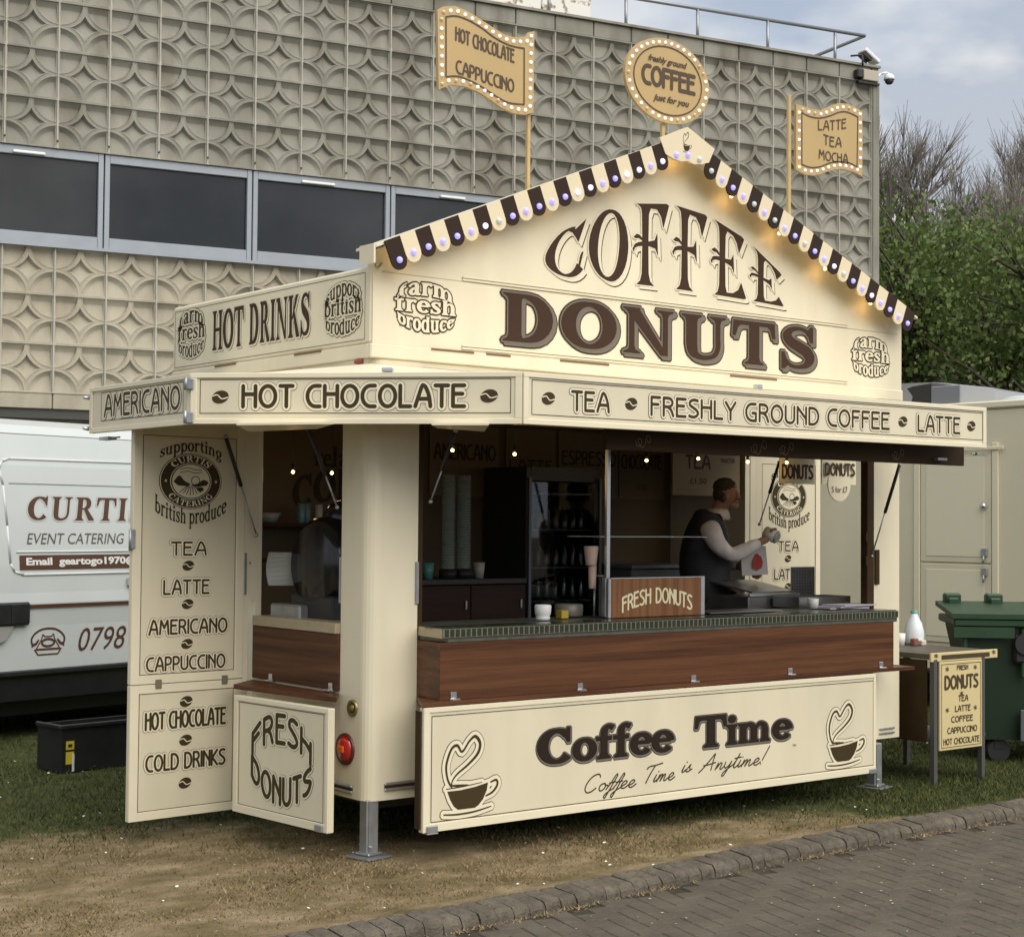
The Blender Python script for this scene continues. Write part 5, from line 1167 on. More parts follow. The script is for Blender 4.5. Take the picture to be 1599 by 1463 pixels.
def tall_door(p, q, left=True):
    fr = vplane(p, q); ln = math.hypot(q[0]-p[0], q[1]-p[1]); b_ = None
    m1 = .675 if left else ln
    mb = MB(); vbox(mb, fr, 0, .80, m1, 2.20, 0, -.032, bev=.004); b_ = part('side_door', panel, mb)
    mb = MB(); vbox(mb, fr, 0, .10, m1, .797, 0, -.032, bev=.004); c_ = part('side_door', panel, mb)
    if left:
        mb = MB(); prof = [(.676, .10), (.705, .10), (.705, 1.19), (.755, 1.235), (.755, 2.20), (.676, 2.20)]; mb.prism(prof, -.03, .0, fr=lambda u, v, w: fr(u, v, w)); part('hinge_stile', cream_d, mb, b_)
        mb = MB(); vbox(mb, fr, .672, 1.25, .690, 1.475, .0005, .010, bev=.002); mb.tube(fr(.715, 1.42, 0), fr(.715, 1.42, .004), .006); part('hinge_plate', steel, mb, b_)
        mb = MB(); vbox(mb, fr, -.010, 1.50, .012, 1.60, .0005, .012, bev=.003); mb.tube(fr(-.012, 1.49, .0), fr(-.012, 1.6, .0), .009); part('catch_plate', steel, mb, b_)
    t = .05
    for zz0, zz1, P_ in ((.80, 2.20, b_), (.10, .797, c_)):
        mb = MB(); vbox(mb, fr, .001, zz0+.001, t, zz1-.001, .0001, .005, bev=.002); vbox(mb, fr, m1-t, zz0+.001, m1-.001, zz1-.001, .0001, .005, bev=.002); vbox(mb, fr, t, zz0+.001, m1-t, zz0+t*.9, .0001, .0052, bev=.002); vbox(mb, fr, t, zz1-t*.9, m1-t, zz1-.001, .0001, .0052, bev=.002); part('trim', cream_d, mb, P_)
    mb = MB()
    for u in (.16, .56): vbox(mb, fr, u-.018, .775, u+.018, .822, .0055, .012, bev=.002)
    part('strap', mat('drab_strap', (.17, .14, .09), .7), mb, b_)
    x0, x1 = (.052, .620) if left else (ln-.620, ln-.052); k = (lambda u: u) if left else (lambda u: ln-.675+u)
    mb = MB(); frame_line(mb, fr, x0, .848, x1, 2.09, .003, 1)
    up = lambda s, t: lens(s, t, lambda q: .0+.36*(1-(2*q-1)**2), lambda q: .55+.45*(1-(2*q-1)**2)); dn = lambda s, t: lens(s, t, lambda q: .42-.42*max(0, 1-(2*q-1)**2)**.9, lambda q: 1.-.45*max(0, 1-(2*q-1)**2)**.9)
    pr, wd = layout('supporting', SF, .02); lay(mb, draw(pr, (k(.150), 1.972, k(.528), 2.085), wd, up), fr, [(0, 1, (0, 0))])
    pr, wd = layout('british produce', SF, .02, .3); lay(mb, draw(pr, (k(.125), 1.630, k(.560), 1.790), wd, dn), fr, [(0, 1, (0, 0))])
    landscape_logo(mb, fr, k(.337), 1.855, .190, .147)
    S_ = [(.0105, 1, (0, 0)), (.0086, 0, (0, 0)), (0, 1, (0, 0))]
    for tx, a, b, z0, z1 in (('TEA', .223, .440, 1.462, 1.538), ('LATTE', .181, .462, 1.258, 1.338), ('AMERICANO', .098, .576, 1.050, 1.132), ('CAPPUCCINO', .087, .566, .862, .940)):
        nv(mb, tx, fr, (k(a), z0, k(b), z1), S_, .17)
    for z in (1.41, 1.208, .999): bean(mb, fr, k(.330), z, .033, 1, 0)
    part('lettering', LM, mb, b_, recalc=False)
    mb = MB(); frame_line(mb, fr, x0, .147, x1, .752, .003, 1)
    for tx, a, b, z0, z1 in (('HOT CHOCOLATE', .085, .576, .560, .655), ('COLD DRINKS', .092, .576, .345, .435)): nv(mb, tx, fr, (k(a), z0, k(b), z1), S_, .17)
    for z in (.697, .495, .271): bean(mb, fr, k(.330), z, .036, 1, 0)
    part('lettering', LM, mb, c_, recalc=False)
tall_door((-.746, 1.078), (0., 1.13))
tall_door((LT, 1.33), (LT+.746, 1.33), False)
# lamps, strips and bits on the corner
mb = MB(); mb.lathe((-.004, .191, .518), [(0, -.028), (.045, -.024), (.062, -.012), (.066, 0)], 24, axis='X'); tl = part('tail_lamp', mat('red_lens', (.45, .012, .008), .12, coat=1), mb)
mb = MB(); mb.lathe((-.004, .191, .518), [(.066, -.008), (.078, -.010), (.080, .003)], 24, axis='X'); part('bezel', mat('dark_red_rim', (.10, .02, .015), .3), mb, tl)
mb = MB(); mb.box(-.036, .165, .502, -.026, .217, .536, bev=.006); part('indicator', mat('amber_lens', (.75, .16, .02), .2), mb, tl)
mb = MB(); mb.lathe((-.002, .13, .727), [(.024, -.004), (.040, -.010), (.042, .002)], 18, axis='X'); mb.lathe((-.002, .13, .727), [(0, -.016), (.014, -.014), (.02, -.004)], 14, axis='X'); part('keyhole', mat('brass', (.35, .27, .10), .3, metal=.8), mb)
mb = MB(); mb.lathe((-.003, .13, .727), [(.0, -.005), (.026, -.005)], 18, axis='X'); part('keyhole_well', black, mb)
mb = MB()
for z in (.305, .333):
    mb.box(-.014, .12, z, -.001, .30, z+.014, bev=.004); mb.box(.10, -.014, z+.02, .29, -.001, z+.034, bev=.004); mb.box(3.87, -.014, z+.025, 4.015, -.001, z+.036, bev=.004)
part('rub_strip', alu, mb)
mb = MB(); mb.box(-.010, .125, .318, -.0005, .298, .333); mb.box(.102, -.010, .338, .288, -.0005, .354); part('rub_strip_insert', darkbr, mb)
mb = MB(); mb.box(-.018, .07, 2.434, -.001, .135, 2.452, bev=.004); part('marker_lamp', mat('marker_red', (.30, .045, .02), .3), mb)
mb = MB(); mb.box(-.003, .256, 1.24, .010, .272, 1.47); mb.box(.274, -.012, 1.24, .291, .004, 1.45, bev=.002); part('lock_strip', steel, mb)
mb = MB(); mb.box(3.82, -.014, 1.28, 3.86, .0, 1.50, bev=.003); mb.box(3.72, -.02, 1.40, 3.738, 0, 1.46); mb.box(3.72, -.02, 1.55, 3.738, 0, 1.61); part('lock_strip', darkbr, mb)
mb = MB(); mb.path([(-.06, -.12, 2.905), (-.02, -.05, 2.90), (.02, -.02, 2.905), (.05, -.01, 2.93)], .004, 6); part('cable', mat('cable', (.20, .15, .09), .6), mb)
# ---------------------------------------------------------------- illuminated signs on the roof
def catmull_closed(p, k=4):
    n = len(p); out = []
    for i in range(n):
        a, b, c, d = p[i-1], p[i], p[(i+1) % n], p[(i+2) % n]
        for j in range(k):
            t = j/k; out.append(tuple(.5*(2*b[q]+(-a[q]+c[q])*t+(2*a[q]-5*b[q]+4*c[q]-d[q])*t*t+(-a[q]+3*b[q]-3*c[q]+d[q])*t**3) for q in (0, 1)))
    return out
def seglen(p): return [math.hypot(p[(i+1) % len(p)][0]-p[i][0], p[(i+1) % len(p)][1]-p[i][1]) for i in range(len(p))]
def along(p, n):
    L_ = seglen(p); T = sum(L_); out = []
    for k in range(n):
        s_ = T*k/n; i = 0
        while s_ > L_[i]: s_ -= L_[i]; i += 1
        a, b = p[i], p[(i+1) % len(p)]; out.append((a[0]+(b[0]-a[0])*s_/L_[i], a[1]+(b[1]-a[1])*s_/L_[i]))
    return out
def shrink(p, g):
    p = _ccw(p); n = len(p); o = []
    for i in range(n):
        a, b, c = p[i-1], p[i], p[(i+1) % n]; e1 = (b[0]-a[0], b[1]-a[1]); e2 = (c[0]-b[0], c[1]-b[1]); l1 = math.hypot(*e1) or 1; l2 = math.hypot(*e2) or 1
        m = (e1[1]/l1+e2[1]/l2, -e1[0]/l1-e2[0]/l2); ml = math.hypot(*m) or 1; k = min(1.6, 2/ml); o.append((b[0]-m[0]/ml*g*k, b[1]-m[1]/ml*g*k))
    return o
YS = .10; fs_ = F0
def fsg(u, v, w=0.): return Vector((u, YS-.011-w, v))
LMs = [tan, mat('sign_brown', (.075, .045, .022), .5)]
def sign(label, outline, inner, pole, nb, writing, off=.024):
    t = thing('roof_sign', (pole[0], YS, 2.9), label, 'sign', 'tan bulb edged signs on the kiosk roof')
    mb = MB(); mb.prism(_ccw(outline), YS-.010, YS+.010, fr=lambda u, v, w: (u, w, v)); bo = mb.build('sign_board', tan, t)
    mb = MB(); x0, x1, z0, z1 = pole; mb.box(x0, YS+.0105, z0, x1, YS+.032, z1, bev=.003); mb.build('pole', tanpole, t)
    mb = MB(); pr = [('m', inner+[inner[0]], .0042)]; lay(mb, pr, fsg, [(0, 1, (0, 0))]); writing(mb); mb.build('lettering', LMs, bo, recalc=False)
    ms = [mat('led_white', (.8, .8, .78), .2, emit=(1., .95, 1.0), estr=.4), mat('led_violet', (.8, .75, .95), .2, emit=(.75, .68, 1.), estr=.45), mat('led_dull', (.6, .52, .36), .2, emit=(.9, .75, .5), estr=.1)]
    rg = random.Random(int(pole[0]*100)); me0 = None
    for (u, v) in along(shrink(outline, off), nb):
        m_ = ms[0] if rg.random() < .6 else (ms[1] if rg.random() < .65 else ms[2]); mb = MB(); mb.lathe((u, YS-.0105, v), [(.0098, 0), (.0095, -.005), (.006, -.010), (1e-5, -.012)], 8, axis='Y'); mb.build('lamp', m_, bo)
Lo = [(0.441,4.297),(0.48,4.324),(0.557,4.342),(0.635,4.33),(0.714,4.307),(0.811,4.275),(0.876,4.255),(0.958,4.252),(1.032,4.272),(1.05,4.30),(1.087,4.312),(1.083,3.868),(1.028,3.846),(0.946,3.842),(0.864,3.858),(0.799,3.886),(0.719,3.915),(0.624,3.931),(0.531,3.923),(0.454,3.885)]
Li = smooth([(0.495,4.272),(0.56,4.289),(0.64,4.283),(0.73,4.258),(0.82,4.222),(0.92,4.202),(1.016,4.204)],4)+smooth([(1.018,3.900),(0.912,3.892),(0.82,3.915),(0.72,3.950),(0.62,3.972),(0.56,3.973),(0.499,3.958)],4)
def wl(mb):
    wv = lambda s, t: (s, t+.35*(1-s)-.16*math.sin(s*6.0)*.6)
    pr, wd = layout('HOT CHOCOLATE', NV, .2); lay(mb, draw(pr, (.56, 4.117, .945, 4.182), wd, lambda s, t: (s, t+.72*max(0, 1-s)**1.1), .17), fsg, [(0, 1, (0, 0))])
    pr, wd = layout('CAPPUCCINO', NV, .2); lay(mb, draw(pr, (.565, 3.955, .945, 4.018), wd, lambda s, t: (s, t+.62*max(0, 1-s)**1.1), .17), fsg, [(0, 1, (0, 0))])
sign('tan waving flag sign with lit bulbs reading hot chocolate and cappuccino, on a pole', Lo, Li, (1.062, 1.084, 2.87, 4.30), 42, wl)
Ro = [(3.181,4.262),(3.241,4.262),(3.301,4.255),(3.413,4.261),(3.50,4.30),(3.58,4.335),(3.661,4.345),(3.74,4.335),(3.808,4.319),(3.812,4.1),(3.809,3.898),(3.721,3.917),(3.604,3.918),(3.52,3.90),(3.42,3.862),(3.34,3.838),(3.26,3.835),(3.182,3.854)]
Ri = smooth([(3.231,4.218),(3.30,4.205),(3.39,4.208),(3.489,4.238),(3.58,4.276),(3.66,4.290),(3.763,4.276)],4)+smooth([(3.756,3.952),(3.68,3.966),(3.58,3.960),(3.49,3.938),(3.40,3.902),(3.31,3.885),(3.232,3.893)],4)
def wr(mb):
    for tx, bx, sl in (('LATTE', (3.385, 4.135, 3.645, 4.192), .9), ('TEA', (3.435, 4.052, 3.600, 4.110), .1), ('MOCHA', (3.392, 3.955, 3.664, 4.010), .15)):
        pr, wd = layout(tx, NV, .2); lay(mb, draw(pr, bx, wd, (lambda q: (lambda s, t: (s, t+q*s-.12*math.sin(s*3.1))))(sl), .17), fsg, [(0, 1, (0, 0))])
sign('small tan waving flag sign with lit bulbs reading latte, tea and mocha, on a pole', Ro, Ri, (3.136, 3.160, 2.87, 4.318), 34, wr)
oc = [(2.085+.336*math.cos(2*math.pi*i/40), 4.214+.246*math.sin(2*math.pi*i/40)) for i in range(40)]
ic = [(2.085+.270*math.cos(2*math.pi*i/44), 4.214+.198*math.sin(2*math.pi*i/44)) for i in range(45)]
def wo_(mb):
    pr, wd = layout('COFFEE', NV, .16); lay(mb, draw(pr, (1.885, 4.175, 2.295, 4.275), wd, None, .24), fsg, [(0, 1, (0, 0))])
    bmesh_text('freshly ground', .1, fsg, (1.925, 4.298, 2.235, 4.345), 1, mb, .35, .0035); bmesh_text('just for you', .1, fsg, (1.965, 4.075, 2.255, 4.125), 1, mb, .35, .0035)
sign('round tan sign ringed with bulbs reading freshly ground coffee, at the gable peak', oc, ic[:-1], (2.06, 2.085, 2.87, 3.97), 34, wo_)

# ---------------------------------------------------------------- inside the kiosk
inner = mat('inner_board', (.22, .16, .075), .5, var=.1, vscale=3)
def top(name, label, cat, mb, m, group=None): 
    o = mb.build(name, m); recenter(o); return tag(o, label, cat, group)
# menu boards along the rear wall
mbd = [('AMERICANO', 1.86, 2.38, 2.068, 2.178, '£1.80', 'menu board lettered americano, first along the rear wall'), ('LATTE', 2.50, 2.88, 2.005, 2.088, '£2.00', 'menu board lettered latte, above the tall glass fridge'), ('ESPRESSO', 2.97, 3.48, 2.062, 2.167, '£1.50', 'menu board lettered espresso, right of the fridge'), ('CHOCOLATE', 3.53, 3.93, 2.05, 2.155, '£2.20', 'menu board lettered chocolate, beside the steel post')]
for tx, x0, x1, z0, z1, pr_, lb in mbd:
    t = thing('menu_board', ((x0+x1)/2, 2.07, 1.85), lb, 'menu board', 'menu boards on the rear wall'); fr = vplane((0, 2.078), (1, 2.078)); mb = MB(); vbox(mb, fr, x0-.03, 1.83, x1+.03, 2.30, 0, -.008); p_ = mb.build('board', inner, t)
    mb = MB(); nv(mb, tx, fr, (x0, z0, x1, z1), [(0, 1, (0, 0))], .15)
    bmesh_text(pr_, .1, fr, ((x0+x1)/2-.05, 1.90, (x0+x1)/2+.05, 1.94), 1, mb); mb.build('lettering', LM, p_, recalc=False)
t = thing('wall_slogan', (1.15, 2.07, 1.7), 'large brown slogan lettering relax coffee on the rear wall behind the end hatch', 'lettering'); fr = vplane((0, 2.086), (1, 2.086))
mb = MB(); pr, wd = layout('relax', SF, .04); lay(mb, draw(pr, (.95, 1.995, 1.27, 2.12), wd), fr, [(0, 1, (0, 0))])
pr, wd = layout('COFFEE', SF, .05); lay(mb, draw(pr, (.80, 1.73, 1.66, 1.93), wd, lambda s, t: (s, t*1.0+.35*math.sin(s*3.14)-.05)), fr, [(0, 1, (0, 0))]); mb.build('letters', LM, t, recalc=False)
# price plates near the right jamb
t = thing('price_plate', (4.2, .58, 2.0), 'pale plate reading donuts five for seven with a round tag, hanging by the right jamb', 'sign'); fr = vplane((0, .6), (1, .6))
mb = MB(); vbox(mb, fr, 4.01, 1.93, 4.36, 2.11, 0, -.008); mb.tube((4.18, .592, 1.93), (4.18, .600, 1.93), .115, n=24); p_ = mb.build('plate', cream_d, t)
mb = MB(); nv(mb, 'DONUTS', fr, (4.03, 1.985, 4.34, 2.075), [(0, 1, (0, 0))], .22); bmesh_text('5 for £7', .1, fr, (4.10, 1.875, 4.26, 1.915), 1, mb)
mb.v = [(a[0], a[1]-.009 if a[1] < .5990 else a[1]-.009, a[2]) for a in mb.v]; mb.build('lettering', LM, p_, recalc=False)
t = thing('price_plate', (3.78, .58, 2.0), 'dim plate reading donuts, hanging left of the other donut plate', 'sign'); mb = MB(); vbox(mb, fr, 3.60, 1.925, 3.94, 2.11, 0, -.008); p_ = mb.build('plate', panel, t)
mb = MB(); nv(mb, 'DONUTS', fr, (3.615, 1.955, 3.925, 2.055), [(0, 1, (0, 0))], .22); mb.build('lettering', LM, p_, recalc=False)
t = thing('price_plate', (3.2, 1.2, 2.0), 'plate reading tea above the man serving', 'sign'); fr = vplane((0, 1.3), (1, 1.3)); mb = MB(); vbox(mb, fr, 3.30, 1.85, 3.95, 2.22, 0, -.008); p_ = mb.build('plate', inner, t)
mb = MB(); nv(mb, 'TEA', fr, (3.42, 2.03, 3.66, 2.13), [(0, 1, (0, 0))], .22); bmesh_text('£1.50', .1, fr, (3.46, 1.93, 3.62, 1.97), 1, mb)
for k, tx in enumerate(('COLD DRINKS', 'WATER')):
    z = 2.135-.055*k
    if k: bmesh_text(tx, .1, fr, (3.76, z, 3.90, z+.032), 1, mb)
    else: bmesh_text(tx, .1, fr, (3.70, z, 3.93, z+.032), 1, mb)
mb.build('lettering', LM, p_, recalc=False)
# bare warm bulbs under the ceiling
hot = mat('hot_bulb', (1, .8, .5), .3, emit=(1., .62, .22), estr=9.)
spots = [(.863, .5, 2.045), (1.298, .5, 2.038), (2.313, .5, 2.033), (2.75, .5, 2.058), (3.189, .5, 2.051), (3.554, .5, 2.058), (.36, 1.35, 1.93), (.62, 1.35, 1.93)]
nm = ['by the left jamb, above the lettering americano', 'second from the left jamb', 'third from the left, right of the steel post', 'fourth from the left, left of the man', 'directly above the man', 'rightmost of the row, beside the donut plate', 'seen through the end hatch, left of the gas strut', 'seen through the end hatch, behind the gas strut']
for (p, n_) in zip(spots, nm):
    t = thing('pendant_bulb', p, 'small glowing warm bulb '+n_, 'light bulb', 'small warm bulbs inside the kiosk'); mb = MB(); mb.ball(p, .0095, 8); mb.build('glass', hot, t)
    mb = MB(); mb.tube((p[0], p[1], p[2]+.012), (p[0], p[1], p[2]+.04), .009, n=8); mb.tube((p[0], p[1], p[2]+.04), (p[0], p[1], 2.329), .0025, n=5); mb.build('cord', black, t)
    warm_light((p[0], p[1], p[2]-.03), .16)
# mid post and counter sign
t = thing('steel_post', (1.585, .03, 1.13), 'slim bright steel post standing on the front counter', 'post'); mb = MB(); mb.box(1.575, .02, 1.134, 1.600, .045, 2.33, bev=.004); mb.build('tube', chrome, t)
mb = MB(); mb.box(1.560, .015, 1.134, 1.614, .050, 1.35, bev=.004); mb.build('sleeve', alu, t)
t = thing('counter_sign', (1.9, -.05, 1.133), 'walnut board lettered fresh donuts standing on the counter', 'sign'); mb = MB(); mb.box(1.545, -.05, 1.134, 2.232, -.034, 1.348, bev=.003); p_ = mb.build('board', walnutv, t)
mb = MB(); mb.box(1.525, -.052, 1.134, 1.544, -.03, 1.352, bev=.003); mb.box(2.233, -.052, 1.134, 2.262, -.028, 1.356, bev=.003); mb.box(1.5455, -.0505, 1.3485, 2.232, -.033, 1.354); mb.build('edging', alu, t)
fr = vplane((0, -.0505), (1, -.0505)); mb = MB(); pr, wd = layout('FRESH DONUTS', NV, .2, .5)
lay(mb, draw(pr, (1.628, 1.185, 2.155, 1.262), wd, lambda s, t: (s, t*1.0+.62*(1-(2*s-1)**2)-.25), .16), fr, [(0, 0, (0, 0))]); mb.build('lettering', [mat('pale_letter', (.72, .66, .42), .4)], p_, recalc=False)
# tall fridge
t = thing('display_fridge', (2.6, 1.7, .43), 'tall dark glass fronted fridge with shelves of bottles', 'fridge')
fx0, fx1, fy = 2.27, 2.90, 1.60; dk = mat('fridge_shell', (.03, .032, .036), .4); gsm = mat('grey_shelf', (.16, .17, .19), .4, metal=.4)
mb = MB(); mb.box(fx0, fy, .43, fx0+.04, 2.06, 2.02, bev=.004); mb.box(fx1-.04, fy, .43, fx1, 2.06, 2.02, bev=.004); mb.box(fx0+.04, 2.03, .43, fx1-.04, 2.06, 2.02); mb.box(fx0+.04, fy, 1.93, fx1-.04, 2.029, 2.02); mb.box(fx0+.04, fy, .43, fx1-.04, 2.029, .55); mb.build('cabinet', dk, t)
for z in (.85, 1.13, 1.35, 1.60, 1.84): mb = MB(); mb.box(fx0+.041, fy+.03, z, fx1-.041, 2.028, z+.012); mb.build('shelf', gsm, t)
mb = MB(); mb.box(fx0+.02, fy-.022, .56, fx1-.02, fy-.014, 1.92); mb.build('door_glass', mat('clear_glass', (.9, .95, .95), .02, trans=1.), t)
mb = MB(); mb.box(fx0, fy-.03, .5, fx0+.02, fy-.001, 1.95); mb.box(fx1-.02, fy-.03, .5, fx1, fy-.001, 1.95); mb.build('door_frame', gsm, t)
bc = [mat('bottle_green', (.03, .12, .05), .2), mat('bottle_amber', (.20, .09, .02), .2), mat('bottle_clear', (.25, .30, .32), .15), mat('bottle_red', (.25, .03, .03), .25)]; rg = random.Random(9)
for zi, z in enumerate((1.142, 1.362, 1.612)):
    for k in range(7):
        x = fx0+.09+k*.075; mb = MB(); h_ = rg.uniform(.14, .19); mb.lathe((x, fy+.09, z), [(1e-4, 0), (.027, 0), (.028, .01), (.028, h_*.62), (.012, h_*.8), (.011, h_), (1e-4, h_)], 10)
        top('bottle', 'drink bottle on the %s shelf of the fridge, %s' % (('lowest', 'middle', 'upper')[zi], ('first from the left', 'second from the left', 'third from the left', 'in the middle of its row', 'third from the right', 'second from the right', 'first from the right')[k]), 'bottle', mb, bc[rg.randrange(4)], 'bottles on the %s fridge shelf' % ('lowest', 'middle', 'upper')[zi])
# rear worktop, cup dispensers and cabinet
mb = MB(); mb.box(.9, 1.55, 1.26, 2.24, 2.06, 1.295, bev=.003); t = thing('back_counter', (1.5, 1.8, .43), 'dark back counter with cupboard doors under the cup stacks', 'counter'); mb.build('worktop', mat('dark_top', (.04, .035, .03), .4), t)
for k in range(3): mb = MB(); mb.box(.91+k*.445, 1.565, .45, 1.35+k*.445, 1.585, 1.255, bev=.004); d_ = mb.build('door', wood_mat('dark_walnut%d' % k, (.02, .009, .006), (.035, .016, .01), (.05, .022, .013)), t); mb = MB(); mb.box(1.30+k*.445, 1.55, 1.10, 1.315+k*.445, 1.564, 1.16, bev=.003); mb.build('handle', chrome, d_)
mb = MB(); mb.box(.91, 1.586, .45, 2.23, 2.05, 1.255); mb.build('carcass', black, t)
cupm = mat('clear_plastic_cup', (.36, .46, .42), .22, alpha=.55)
for (x, y, z0, z1, r_, lb) in ((1.64, 1.6, 1.36, 1.95, .045, 'left'), (1.76, 1.6, 1.36, 1.95, .048, 'right')):
    t = thing('cup_stack', (x, y, 1.296), 'tall stack of upturned clear plastic cups, %s one of the pair' % lb, 'cups', 'stacks of clear plastic cups'); n_ = 34
    mb = MB(); mb.tube((x, y, 1.2955), (x, y, 1.355), r_*1.25, n=16); mb.build('stand', black, t)
    prof = []; 
    for k in range(n_): z = 1.36+(z1-z0)*k/n_; prof += [(r_, z-1.36), (r_*1.03, z-1.36+.004), (r_*.9, z-1.36+.006), (r_*.95, z-1.36+.015)]
    mb = MB(); mb.lathe((x, y, 1.36), prof, 16); mb.build('cups', cupm, t, recalc=False)
t = thing('coffee_machine', (1.15, 1.78, 1.296), 'dark coffee machine with a steel front on the back counter', 'coffee machine'); mb = MB(); mb.box(.96, 1.62, 1.31, 1.36, 2.0, 1.62, bev=.012); mb.build('body', blackp, t)
mb = MB(); mb.box(.98, 1.608, 1.50, 1.34, 1.619, 1.60, bev=.003); mb.box(.98, 1.56, 1.31, 1.34, 1.619, 1.335, bev=.003); mb.build('front_panel', steel, t)
for x in (1.06, 1.24): mb = MB(); mb.tube((x, 1.60, 1.47), (x, 1.50, 1.46), .012); mb.tube((x, 1.605, 1.50), (x, 1.605, 1.45), .03, n=14); mb.build('brew_handle', chrome, t)
for k, (x, c_, lb, cat_) in enumerate(((1.50, (.10, .35, .32), 'teal paper cup on the back counter', 'cup'), (1.90, (.5, .5, .45), 'pale upright bottle on the back counter', 'bottle'))):
    mb = MB(); mb.lathe((x, 1.5+.12, 1.296), [(1e-4, 0), (.03, 0), (.04, .1), (.037, .1), (.03, .01), (1e-4, .01)], 14); top('cup' if not k else 'bottle', lb, cat_, mb, mat('c%d' % k+'_plastic', c_, .4))
# high shelf on the left with cans
t = thing('wall_shelf', (.62, 1.95, 1.62), 'dark wall shelf seen through the end hatch', 'shelf'); mb = MB(); mb.box(.35, 1.82, 1.615, 1.10, 2.08, 1.638, bev=.002); mb.box(.35, 1.82, 1.40, 1.10, 1.84, 1.43); mb.build('board', darkbr, t)
mb = MB(); mb.box(.38, 2.05, 1.40, .40, 2.08, 1.61); mb.box(1.05, 2.05, 1.40, 1.07, 2.08, 1.61); mb.build('bracket', black, t)
for k, (x, c_, h_, lb, mt) in enumerate(((.735, (.12, .30, .36), .12, 'teal tall can, left of the pair of cans', 0), (.775, (.10, .24, .30), .125, 'dark teal can between the others', 0), (.86, (.5, .52, .5), .115, 'pale cup beside the cans', 0), (.50, (.30, .36, .42), .06, 'bluish glass bowl', 1))):
    mb = MB(); mb.lathe((x, 1.88, 1.6385), [(1e-4, 0), (.022, 0), (.024, .006), (.025, h_-.006), (.020, h_), (1e-4, h_)] if not mt else [(1e-4, 0), (.05, 0), (.085, .06), (.08, .06), (.05, .01), (1e-4, .01)], 14)
    top('can' if k < 2 else ('cup' if k == 2 else 'bowl'), lb+' on the wall shelf', 'can' if k < 2 else ('cup' if k == 2 else 'bowl'), mb, mat('shelf_item%d' % k, c_, .25))
# round black machine by the end hatch
t = thing('coffee_roaster', (.30, .72, 1.12), 'big round black machine with a domed top just inside the end hatch', 'machine'); bk = mat('gloss_black', (.012, .012, .015), .18)
mb = MB(); mb.lathe((.27, .72, 1.42), [(1e-4, -.17), (.20, -.17), (.245, -.13), (.262, -.05), (.262, .05), (.245, .13), (.20, .17), (1e-4, .17)], 36, axis='X'); mb.build('drum', bk, t)
mb = MB(); mb.lathe((.32, .70, 1.655), [(.13, 0), (.128, .04), (.105, .08), (.06, .105), (1e-4, .112)], 24); mb.lathe((.32, .70, 1.767), [(.016, 0), (.016, .012), (1e-4, .018)], 12); mb.build('lid', bk, t)
mb = MB(); mb.box(.10, .50, 1.119, .46, .92, 1.26, bev=.01); mb.build('base', blackp, t)
mb = MB(); mb.box(.05, .74, 1.119, .40, 1.05, 1.205, bev=.01); mb.build('drip_tray', steel, t)
mb = MB(); n_ = 10
for k in range(n_):
    a0, a1 = R(145+60*k/n_), R(145+60*(k+1)/n_)
for k in range(8):
    z0, z1 = 1.30+k*.0225, 1.30+(k+1)*.0225; b0, b1 = .04*math.cos((z0-1.39)*14), .04*math.cos((z1-1.39)*14)
    mb.add([(.04, 1.03+b0, z0), (.16, .98, z0), (.16, .98, z1), (.04, 1.03+b1, z1)], [(0, 1, 2, 3)]); mb.add([(.04, 1.04+b0, z0), (.16, .99, z0), (.16, .99, z1), (.04, 1.04+b1, z1)], [(3, 2, 1, 0)])
mb.build('side_panel', mat('pale_machine', (.36, .36, .33), .35), t)
# things on the counters
mb = MB(); mb.lathe((1.12, .02, 1.1335), [(1e-4, 0), (.036, 0), (.040, .012), (.036, .022), (.042, .03), (.046, .075), (.040, .082), (1e-4, .084)], 18); top('cup', 'white paper cup with its lid, near the middle of the counter', 'cup', mb, mat('white_cup', (.72, .72, .70), .5))
mb = MB(); mb.box(1.285, .06, 1.1335, 1.335, .11, 1.178, bev=.003); top('sachet_box', 'little yellow box right of the white cup', 'box', mb, mat('mustard_box', (.38, .28, .03), .5))
mb = MB(); mb.lathe((1.47, .22, 1.1335), [(1e-4, 0), (.075, 0), (.08, .01), (.08, .065), (.072, .07), (1e-4, .07)], 24); top('napkin_tub', 'dull round tub beside the steel post', 'tub', mb, mat('dull_tub', (.15, .14, .12), .4))
t = thing('cup_holder', (1.62, .16, 1.32), 'pinkish cup dispenser hanging on the steel post', 'dispenser'); pk = mat('pinkish_card', (.42, .31, .25), .6); mb = MB(); mb.lathe((1.545, .12, 1.42), [(.030, 0), (.042, .10), (.038, .105), (1e-4, .1)], 16); mb.build('cup', pk, t); mb = MB(); mb.lathe((1.555, .12, 1.29), [(.02, 0), (.024, .128), (1e-4, .129)], 14); mb.build('tube', pk, t); mb = MB(); mb.tube((1.57, .12, 1.134), (1.57, .12, 1.29), .006); mb.tube((1.57, .12, 1.36), (1.585, .04, 1.36), .005); mb.build('bracket', steel, t)
# glass shelf
mb = MB(); mb.box(1.61, .12, 1.574, 2.45, .40, 1.580); g_ = top('glass_shelf', 'thin glass shelf right of the steel post', 'shelf', mb, mat('edge_glass', (.5, .55, .5), .1, alpha=.45))
